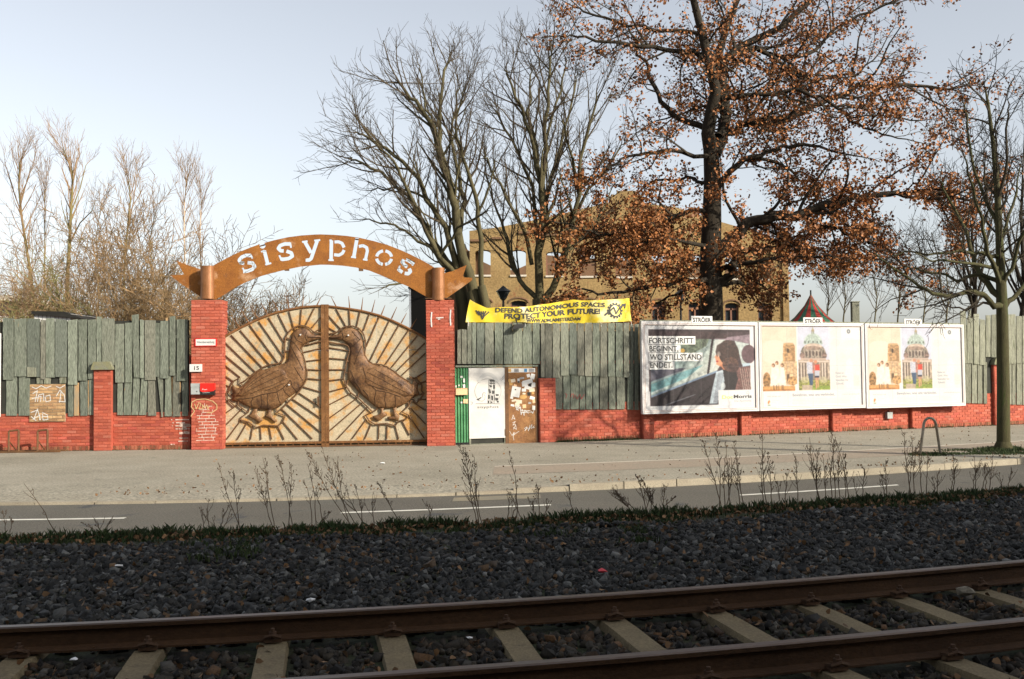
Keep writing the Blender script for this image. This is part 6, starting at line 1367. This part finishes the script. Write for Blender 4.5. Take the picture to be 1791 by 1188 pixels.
# the street tree
SY = 24.1; st_ = Tree(rmin=.007, trunk_r=.045)
s0_ = G(1755, 787, 0); sp = [Vector((s0_.x, s0_.y, -.1))] + [atY(x, y, s0_.y) for x, y in ((1755, 740), (1755, 680), (1754, 620), (1753, 560), (1752, 520), (1750, 470), (1748, 415), (1744, 330), (1737, 250), (1728, 180), (1718, 130))]
st_.add(sp[:6], .155, .125, 14); st_.wood.tube([sp[0], Vector((sp[0].x, sp[0].y, .05)), sp[1].lerp(sp[0], .6)], [.25, .22, .16], 14, False)
SA = dict(seg=.4, wan=.14, trop=.06, lv=3, dens=[2.6, 4.0, 5.4, 3.4], ang=(28, 60), len=(.26, .5), minL=.3, maxL=1.5, end=.4, cut=.5)
st_.limb(sp[5:], .125, .016, SA, t0=.12, mult=1.5)
YS = s0_.y
for pts, dy, r0, r1 in (
 ([(1750, 538), (1741, 535), (1723, 518), (1700, 514), (1670, 518), (1632, 514), (1596, 493), (1547, 458), (1515, 430)], -1.5, .085, .015),
 ([(1750, 520), (1716, 486), (1702, 451), (1688, 408), (1678, 380), (1650, 330), (1640, 290)], 1.3, .08, .015),
 ([(1750, 495), (1720, 480), (1680, 488), (1640, 480), (1600, 468), (1560, 470)], 1.0, .06, .012), ([(1750, 500), (1730, 440), (1715, 380), (1690, 300), (1680, 240)], -1.5, .06, .012),
 ([(1756, 540), (1780, 510), (1800, 486), (1830, 455), (1860, 420)], .8, .07, .015), ([(1754, 500), (1775, 450), (1795, 390), (1810, 330)], -.8, .06, .012),
 ([(1749, 450), (1700, 440), (1640, 445), (1590, 440), (1540, 455)], -1.2, .05, .012), ([(1748, 430), (1765, 380), (1780, 320), (1790, 260)], 1.2, .05, .012),
 ([(1746, 400), (1725, 350), (1700, 280), (1690, 200), (1680, 160)], .8, .05, .012), ([(1744, 350), (1760, 280), (1765, 200), (1760, 150)], -1, .045, .01),
 ([(1750, 535), (1720, 530), (1690, 540), (1650, 535), (1610, 545)], .5, .04, .01), ([(1748, 470), (1690, 460), (1630, 455), (1570, 430)], -2.2, .05, .01)):
    st_.limb(LP(pts, YS, dy), r0, r1, SA, t0=.2, wob=.025, mult=1.15)
print('street', st_.nb); st_.build('street_tree', 'young bare tree with mossy trunk on the pavement near the right edge', sp[0], M['bark_street'], M['twigdark'])

# poplars and birches at the left
PA = dict(seg=.6, wan=.07, trop=.14, lv=3, dens=[2.3, 2.2, 2.6, 2.0], ang=(14, 36), len=(.22, .42), minL=.45, maxL=1.5, end=.3, cut=.4)
gl = 'slender trees behind the left boards'
def slim(label, pts, Y, r0, bark, twig, mult=1.0, extra=(), name='young_tree'):
    T_ = Tree(rmin=.0065, trunk_r=.04); P = LP(pts, Y); P = [Vector((P[0].x, P[0].y, -.1))] + P
    T_.limb(P, r0 * .46, .012, PA, t0=.38, mult=mult)
    for pe, dy, re in extra: T_.limb(LP(pe, Y, dy), re * .45, .01, PA, t0=.2, mult=mult)
    T_.build(name, label, P[0], bark, twig, group=gl)
slim('leaning yellow barked tree, leftmost of the slender trees', [(62, 545), (52, 470), (38, 380), (33, 330), (34, 285), (38, 275)], 46, .20, M['bark_yellow'], M['twigtan'], 1.2, (([(38, 375), (22, 330), (10, 290), (5, 260)], 1, .08), ([(36, 350), (50, 310), (60, 280), (62, 250)], -1, .07)))
slim('thin straight tree, second from the left among the slender trees', [(80, 545), (78, 460), (79, 370), (78, 330), (76, 310)], 48, .13, M['bark_yellow'], M['twigtan'], 1.0)
slim('tallest yellow barked tree of the left group, forked high up', [(116, 545), (118, 480), (122, 420), (124, 370), (127, 320), (126, 300), (112, 265), (108, 245)], 46, .24, M['bark_yellow'], M['twigtan'], 1.2, (([(124, 372), (140, 330), (150, 290), (158, 280)], 1, .10), ([(120, 430), (140, 390), (160, 370), (178, 325)], -1.5, .09), ([(126, 320), (135, 280), (140, 270), (136, 250)], 0.5, .07)))
slim('pale trunked tree with upright twigs halfway to the gate', [(218, 545), (217, 480), (221, 420), (228, 350), (225, 315), (219, 290)], 50, .16, M['bark_yellow'], M['twigtan'], 1.2, (([(224, 400), (234, 350), (240, 300), (256, 280)], -1, .08), ([(228, 350), (238, 300), (240, 270)], 1, .05)))
slim('thin birch with pale trunk behind the left sign tail', [(325, 545), (324, 470), (322, 400), (323, 350), (326, 320), (324, 305)], 50, .13, M['bark_birch'], M['twigtan'], 1.2, name='birch_tree')
slim('thin birch just right of the other, above the left gate pillar', [(352, 545), (351, 470), (350, 400), (352, 350), (350, 310)], 52, .12, M['bark_birch'], M['twigtan'], 1.2, name='birch_tree')
slim('short twiggy tree between the tall pair and the pale trunked one', [(172, 545), (172, 480), (168, 420), (175, 370), (180, 340)], 52, .10, M['bark_yellow'], M['twigbrown'], 1.0)
slim('thin grey tree between the pale trunked one and the birches', [(268, 545), (268, 480), (262, 420), (270, 380), (276, 350)], 54, .10, M['bark_yellow'], M['twigbrown'], 1.0)
# bushes
def bush(label, x0, x1, yt, Y, n, twigm, dense=1.0, group='bare bushes behind the left boards', spread=.35):
    T_ = Tree(rmin=.010, trunk_r=.5); a = atY(x0, yt, Y); b_ = atY(x1, yt, Y); h = a.z; w_ = (b_.x - a.x); base = Vector(((a.x + b_.x) / 2, Y, 0))
    UA = dict(seg=.5, wan=.16, trop=.05, lv=2, dens=[3.0 * dense, 3.6 * dense, 3.5], ang=(20, 65), len=(.2, .42), minL=.35, maxL=1.9)
    for i in range(n):
        x = base.x + TR_.uniform(-.5, .5) * w_; y = Y + TR_.uniform(-1, 1.5); hh = h * TR_.uniform(.76, 1.22) * (1 - .35 * (abs(x - base.x) / (w_ * .5)) ** 2)
        d = Vector((TR_.gauss(0, spread) + (x - base.x) / w_ * .6, TR_.gauss(0, spread), 1)); T_.grow(Vector((x, y, 0)), d, hh, TR_.uniform(.02, .035), 0, UA)
    T_.build('bush', label, base, twigm, twigm, cat='bush', group=group); return T_.nb
nb = 0
nb += bush('dense brown bush right of the tall trees, behind the left boards', 225, 330, 415, 36, 42, M['twigbrown'], 1.6)
nb += bush('olive green twiggy bush behind the white cabin', 118, 190, 455, 36, 24, M['twiggreen'], 1.3)
nb += bush('dark bare bush at the far left above the boards', -30, 70, 430, 40, 26, M['twigtan'], 1.1)
nb += bush('tangled bush between the white cabin and the tallest tree', 60, 135, 420, 42, 26, M['twigbrown'], 1.1)
nb += bush('grey brown bush behind the left gate pillar', 310, 395, 462, 38, 26, M['twigtan'], 1.3)
nb += bush('low bush seen through the arch beside the left pillar', 385, 462, 505, 40, 22, M['twigbrown'], 1.4)
nb += bush('thin taller scrub beyond the olive bush', 150, 240, 425, 46, 18, M['twigtan'], .8)
print('bush', nb)
# small bare trees behind the right billboards
RA = dict(seg=.6, wan=.10, trop=.10, lv=3, dens=[1.8, 2.4, 2.6], ang=(20, 50), len=(.25, .5), minL=.5, maxL=2.4)
for i, (x, yt, Y, lb) in enumerate(((1475, 440, 62, 'small bare tree right of the striped tent'), (1530, 455, 66, 'small bare tree above the gap between middle and right billboards'), (1570, 430, 58, 'thin bare tree behind the left half of the right billboard'), (1615, 440, 60, 'thin bare tree behind the middle of the right billboard'),
                                  (1655, 400, 56, 'bare tree behind the right end of the right billboard'), (1702, 300, 48, 'bare tree behind the boards, left of the street tree'), (1788, 240, 44, 'dark bare tree at the right edge behind the boards'), (1446, 470, 64, 'small bare tree directly behind the striped tent'))):
    T_ = Tree(rmin=.009, trunk_r=.04); P = LP([(x, 560), (x + 4, 520), (x - 2, (520 + yt) / 2), (x + 3, yt)], Y); P = [Vector((P[0].x, Y, -.1))] + P
    T_.limb(P, .055 if x < 1700 else .20, .014, RA, t0=.3, mult=1.3)
    if x > 1690:
        for q in (-1, 1): T_.limb(LP([(x, 500), (x + q * 20, 440), (x + q * 36, (440 + yt) / 2), (x + q * 45, yt + 20)], Y, q * 1.2), .08, .02, RA, t0=.2, mult=1.2)
    T_.build('bare_tree', lb, P[0], M['bark_elm'] if x < 1690 else M['bark_oak'], M['twig'] if x < 1690 else M['twigdark'], group='small bare trees behind the billboards')

# ------------------------------------------------------------------ verge plants, grass, leaves, litter
WR = random.Random(5)
def weed(label, stems, zb=.26, lean=0.0, seedy=1.0):
    bx_, by_ = stems[0][0], stems[0][1]; b = G(bx_, by_, zb); t = thing('dried_weed', label, 'weed', (b.x, b.y, b.z), group='dried weeds on the verge'); ms = MB(); mh = MB()
    for (x0, y0, x1, y1) in stems:
        p0 = G(x0, y0, zb); p0.z = .23; p1 = atY(x1, y1, p0.y + WR.uniform(-.1, .1)); L = (p1 - p0).length; P = []; n = 9
        bend = Vector((WR.uniform(-.06, .06), WR.uniform(-.05, .05), 0)) * L
        for i in range(n + 1): q = i / n; P.append(p0.lerp(p1, q) + bend * math.sin(q * math.pi) + Vector((WR.gauss(0, .004), WR.gauss(0, .004), 0)))
        P = [p - b for p in P]; ms.tube(P, [.0052 * (1 - .75 * i / n) + .001 for i in range(n + 1)], 4, False)
        d = (P[-1] - P[0]).normalized()
        for k in range(int(L * 16 * seedy)):
            q = WR.uniform(.3, 1.0); i = min(n - 1, int(q * n)); c = P[i].lerp(P[i + 1], q * n - i); side = Vector((WR.gauss(0, 1), WR.gauss(0, 1), 0)).normalized(); l = WR.uniform(.02, .16) * (1.15 - q) * 1.5 + .02
            e = c + side * l * .55 + d * l; mid = c.lerp(e, .5) + side * .012
            ms.tube([c, mid, e], [.0032, .0026, .0018], 3, False)
            for h_ in range(WR.randint(1, 4)):
                o = e.lerp(c, WR.uniform(0, .6)) + Vector((WR.gauss(0, .006), WR.gauss(0, .006), WR.gauss(0, .006))); r_ = WR.uniform(.003, .0075)
                mh.add([(o.x - r_, o.y, o.z), (o.x + r_, o.y, o.z), (o.x, o.y - r_, o.z), (o.x, o.y + r_, o.z), (o.x, o.y, o.z - r_ * 1.4), (o.x, o.y, o.z + r_ * 1.4)], [(0, 2, 5), (2, 1, 5), (1, 3, 5), (3, 0, 5), (2, 0, 4), (1, 2, 4), (3, 1, 4), (0, 3, 4)])
    obj('stem', ms, M['weed'], t, org=False)
    if mh.v: obj('seed_heads', mh, M['weed'], t, org=False, kind='stuff')
weed('single long stalk leaning left over the left lane dash', [(100, 934, 41, 846)], seedy=.3)
weed('weed cut by the left edge of the picture', [(11, 933, 3, 892), (16, 934, 20, 905)])
weed('low crumpled weed below the right end of the left lane dash', [(176, 930, 170, 911), (182, 930, 190, 914), (172, 930, 160, 920)], seedy=2)
weed('thin double stalk before the left gate pillar', [(368, 927, 364, 872), (358, 927, 350, 893)])
weed('tall pair of stalks before the left goose', [(422, 925, 381, 808), (420, 925, 407, 826)], seedy=1.2)
weed('short branching weed left of the tall pair', [(384, 926, 392, 890), (380, 926, 372, 905), (388, 926, 402, 895)])
weed('tall seedy stalk before the left goose tail', [(481, 922, 460, 800), (478, 922, 445, 820)], seedy=1.5)
weed('tall thick stalk before the middle of the left gate leaf', [(513, 921, 486, 794), (505, 921, 510, 810)], seedy=1.4)
weed('bare thin stalks between the two thick ones before the gate', [(552, 920, 538, 812), (545, 920, 532, 838)], seedy=.5)
weed('curling weed with side shoots before the gate centre', [(556, 920, 580, 893), (565, 920, 552, 850), (560, 920, 575, 900)])
weed('fan of tall stalks before the meeting edge of the gate', [(617, 919, 541, 792), (625, 918, 565, 788), (612, 919, 590, 800)], seedy=1.6)
weed('leaning stalk right of the fan before the gate', [(640, 918, 600, 843), (634, 918, 620, 850)], seedy=1.2)
weed('stalks leaning left before the right gate leaf', [(702, 915, 660, 842), (655, 917, 652, 865)], seedy=1.4)
weed('short stalk left of the tallest weed', [(757, 913, 746, 880), (750, 913, 750, 890)])
weed('tallest weed, reaching up to the green sheet', [(841, 928, 804, 781), (838, 926, 815, 790), (846, 926, 830, 800)], seedy=1.5)
weed('short stalk right of the tallest weed', [(886, 909, 889, 861), (892, 909, 902, 885)])
weed('straight thin stalk before the rusty door', [(903, 908, 890, 793), (915, 908, 893, 860)], seedy=.8)
weed('dark seedy weed before the short red wall', [(944, 905, 941, 851), (938, 905, 930, 875), (950, 905, 958, 880)], seedy=2.4)
weed('single stalk leaning left right of the dark seedy weed', [(1004, 902, 988, 852)], seedy=.8)
weed('broad bush of dry weeds below the kerb drop', [(1110, 897, 1070, 848), (1120, 896, 1075, 860), (1130, 896, 1115, 835), (1125, 896, 1140, 860), (1105, 897, 1090, 870)], seedy=2.2)
weed('second dry clump right of the broad one', [(1150, 895, 1120, 845), (1142, 895, 1125, 840), (1160, 894, 1165, 850), (1148, 895, 1180, 870)], seedy=2.2)
wl = [(1262, 888, [(1262, 1229, 770), (1258, 1250, 757), (1268, 1268, 800)], 'stalks before the left end of the left billboard'), (1276, 887, [(1276, 1268, 773), (1270, 1280, 800)], 'straight stalk below the woman in the car'), (1301, 886, [(1301, 1283, 772), (1296, 1290, 800)], 'leaning stalk right of the straight one below the left billboard'),
      (1342, 884, [(1342, 1334, 763), (1350, 1343, 790), (1336, 1330, 810)], 'seedy pair where the left and middle billboards meet'), (1396, 880, [(1396, 1391, 797)], 'faint thin stalk below the sepia church'), (1437, 878, [(1437, 1417, 765), (1430, 1422, 800)], 'kinked stalk below the dome on the middle billboard'),
      (1432, 878, [(1432, 1432, 785), (1444, 1440, 800)], 'straight stalk beside the kinked one'), (1462, 876, [(1462, 1455, 758), (1456, 1462, 765), (1470, 1468, 790)], 'tall seedy group under the right part of the middle billboard'), (1478, 875, [(1478, 1461, 770), (1486, 1476, 800)], 'stalk leaning left beside the tall seedy group'),
      (1553, 868, [(1553, 1549, 804), (1548, 1542, 830)], 'short stalk left of the arched bicycle stand'), (1594, 866, [(1594, 1582, 757), (1590, 1596, 765), (1600, 1606, 772)], 'group of stalks in front of the arched bicycle stand'), (1612, 865, [(1612, 1608, 775), (1618, 1622, 795)], 'stalks just right of the arched stand group'),
      (1640, 862, [(1640, 1643, 820), (1634, 1630, 835)], 'low weed left of the street tree'), (1668, 861, [(1668, 1667, 798), (1662, 1672, 815)], 'stalk to the left of the street tree trunk'), (1708, 858, [(1708, 1704, 798), (1702, 1714, 805), (1715, 1722, 812)], 'branched weed left below the street tree'),
      (1730, 857, [(1730, 1736, 795), (1724, 1728, 810)], 'curved stalk right below the street tree'), (1762, 855, [(1762, 1770, 822), (1755, 1748, 832)], 'leafy low weed near the right edge'), (1372, 882, [(1372, 1376, 830), (1366, 1360, 845)], 'short stalk under the seam of the left billboards'), (1508, 872, [(1508, 1512, 820), (1502, 1494, 838)], 'short pair of stalks under the right billboard seam')]
for bx_, by_, ss, lb in wl: weed(lb, [(a_, by_, c_, d_) for a_, c_, d_ in ss], seedy=1.5)

def tufts(name, label, pts, n, h, spread, material):
    c = np.array(pts)[rs.randint(0, len(pts), n)]; P = c[:, :3].copy(); P[:, :2] += rs.normal(0, 1, (n, 2)) * np.array(spread); hh = h * rs.uniform(.35, 1.1, n) * (c[:, 3] if c.shape[1] > 3 else 1)
    a = rs.uniform(0, 6.283, n); w_ = .006 + .006 * rs.rand(n); ln = rs.normal(0, .35, (n, 2)) * hh[:, None]
    V = np.zeros((n, 4, 3)); dx = np.stack([np.cos(a), np.sin(a)], 1) * w_[:, None]
    V[:, 0, :2] = P[:, :2] - dx; V[:, 1, :2] = P[:, :2] + dx; V[:, 0, 2] = V[:, 1, 2] = P[:, 2] - .02
    V[:, 2, :2] = P[:, :2] + ln * .45 + dx * .6; V[:, 2, 2] = P[:, 2] + hh * .6; V[:, 3, :2] = P[:, :2] + ln; V[:, 3, 2] = P[:, 2] + hh * .95
    Fa = (np.array([(0, 1, 2), (0, 2, 3)])[None] + (np.arange(n) * 4)[:, None, None]).reshape(-1, 3)
    ob = bpy.data.objects.new(name, np_mesh(name, V.reshape(-1, 3), Fa, material)); link(ob); tag(ob, label, 'grass', kind='stuff')
pts = []
for i in range(900):
    x = rnd.uniform(-9, 12); pt = math.sin(x * 1.7) + math.sin(x * 4.1 + 1) * .8 + math.sin(x * .63 + 2)
    o = 4.75 - abs(rnd.gauss(0, .26 + .2 * max(0, pt)));
    if rnd.random() < .6 + .3 * max(0, pt) or o < 4.3: pts.append((x, fR(x) + min(o, 4.78), .25, rnd.choice((.4, .7, 1.0, 1.5)) if o > 4.4 else .7))
tufts('verge_grass', 'rough dark grass along the top of the raised verge', pts, 42000, .08, (.09, .06), M['grass'])
pts = []
for px, py in [(x, 789 - (x < 1600) * 0) for x in range(1640, 1830, 4)]: p = G(px, py + rnd.uniform(-2, 7), 0); pts.append((p.x, p.y, 0, .8))
for k in range(40): p = G(1755 + rnd.gauss(0, 14), 787 + rnd.gauss(0, 2), 0); pts.append((p.x, p.y, 0, 1.3))
for k in range(16): p = G(1622 + rnd.gauss(0, 12), 795 + rnd.gauss(0, 1.2), 0); pts.append((p.x, p.y, 0, .9))
tufts('pavement_grass', 'sparse grass around the street tree and the arched stand', pts, 7000, .07, (.12, .06), M['grass'])
pts = []
for k, (a, b) in ((2, (s0_w := .9, 5.5)), (3, (.0, 17.0))):
    O, ang, u, n_ = FR[k]
    for i in range(260): s = rnd.uniform(a, b) if k == 3 else rnd.uniform(2.9, 5.5); p = O + u * s + n_ * (.08 + abs(rnd.gauss(0, .07))); pts.append((p.x, p.y, 0, rnd.choice((.4, .7, 1.2))))
for i in range(60): s = rnd.uniform(12, 18); O, ang, u, n_ = FR[0]; p = O + u * s + n_ * .06; pts.append((p.x, p.y, 0, .5))
tufts('wall_foot_grass', 'thin weeds and moss at the foot of the red walls', pts, 6000, .06, (.05, .03), M['grass'])
n = 3600; x = rs.uniform(-7, 9, n); o = 4.75 - np.abs(rs.normal(0, .42, n)); o2 = rs.uniform(-3, 4.3, n); o = np.where(rs.rand(n) < .3, o2, o); C = np.stack([x, fRv(x) + o, np.where(o > 3, .275, .255) + rs.uniform(0, .02, n)], 1)
ob = bpy.data.objects.new('fallen_leaves', leafmesh(C, (0, 0, 0), M['leafdead'], (.03, .06))); link(ob); tag(ob, 'brown dead leaves scattered on the verge and ballast', 'leaves', kind='stuff')
n = 700; x = rs.uniform(-7, 16, n); o = np.where(rs.rand(n) < .5, 10.7 + np.abs(rs.normal(0, .5, n)), rs.uniform(10.8, 20, n)); C = np.stack([x, fRv(x) + o, np.full(n, .012)], 1)
ob = bpy.data.objects.new('pavement_leaves', leafmesh(C, (0, 0, 0), M['leafdead'], (.03, .06))); link(ob); tag(ob, 'small dead leaves scattered over the pavement', 'leaves', kind='stuff')
def scrap(label, px, py, z, r_, material, flat=.5):
    p = G(px, py, z); mb = MB(); V = [(Vector(v_) * r_ * WR.uniform(.6, 1.2)) for v_ in ico]; mb.add([(v.x * 1.4, v.y, v.z * flat) for v in V], [tuple(int(q) for q in f) for f in icf]); o = obj('litter', mb, material); o.location = (p.x, p.y, z + r_ * .3)
    tag(o, label, 'litter', 'litter on the ground')
M['litred'] = mat('red_wrapper', (.5, .05, .06), rough=.5)
scrap('white paper scrap on the ballast left of the goose gate', 208, 991, .28, .028, M['scrap']); scrap('white scrap on the ballast above the far rail at centre', 543, 1051, .26, .03, M['scrap']); scrap('white wrapper lying on the pavement before the right gate leaf', 669, 811, .01, .05, M['scrap'])
scrap('red and white wrapper on the ballast right of centre', 1053, 1000, .28, .034, M['litred']); scrap('white scrap between the rails at the lower left', 130, 1155, .26, .022, M['scrap']); scrap('white scrap beside the second sleeper from the right', 1154, 1072, .27, .024, M['scrap'])
scrap('pale stone sized scrap between the rails at the right', 1690, 1039, .28, .055, M['kerb'], .8); scrap('small white scrap beside the sleeper right of centre', 822, 1117, .27, .018, M['scrap'])

# a tree further down the street, right of the view, whose branches shade the boards under the banner
KT = Tree(rmin=.012, trunk_r=.05); O, ang, u, n_ = FR[2]; tgt = atY(965, 618, 28.4); kb = tgt + sd * 27; kx0 = Vector((kb.x, kb.y, 0))
KT.add([Vector((kx0.x, kx0.y, -.1)), Vector((kx0.x + .1, kx0.y, 5)), Vector((kx0.x, kx0.y + .1, kb.z - 2.4))], .30, .16, 10)
KA = dict(seg=.5, wan=.18, trop=.05, lv=2, dens=[2.2, 3.0, 3.0], ang=(30, 70), len=(.3, .5), minL=.4, maxL=2)
for k in range(9):
    a_ = k * .7; q = Vector((kx0.x, kx0.y, kb.z - 2.4 + .25 * k)); KT.limb([q, q + Vector((math.cos(a_) * 1.3, math.sin(a_) * 1.3, .6)), q + Vector((math.cos(a_) * 2.3, math.sin(a_) * 2.3, 1.3))], .08, .03, KA)
kl = []
for (p, d, L) in KT.tips:
    if TR_.random() < .8:
        for _ in range(5): kl.append(tuple(p + rv() * .18))
KT.build('oak_tree', 'second oak with dead leaves standing down the street beyond the right side', kx0, M['bark_oak'], M['twigdark'], leaves=kl[:16000], leafm=M['oakleaf'])
print('shade tree', tuple(kb), len(kl))

# ------------------------------------------------------------------ the block behind the photographer, whose shade covers the track
t = thing('apartment_block', 'plain rendered apartment block across the street behind the viewer', 'building', (30, -2.2, 0), math.atan(.25)); ORG[t.name] = (0, 0, 0)
HB = 14.0
obj('wall', MB().box(-75, 45, -10, 0, 0, HB), M['render2'], t); obj('roof', MB().box(-75.3, 45.3, -10.3, .0 - .001, HB + .002, HB + .25), M['roofdark'], t)
for i in range(20):
    for k in range(4):
        x = -50 + i * 4.4; z = 1.3 + k * 3.3; f_ = obj('window', MB().box(x, x + 1.4, .001, .05, z, z + 1.6), M['whiteplain'], t); obj('pane', MB().box(x + .08, x + 1.32, .051, .06, z + .08, z + 1.52), M['glass'], f_)
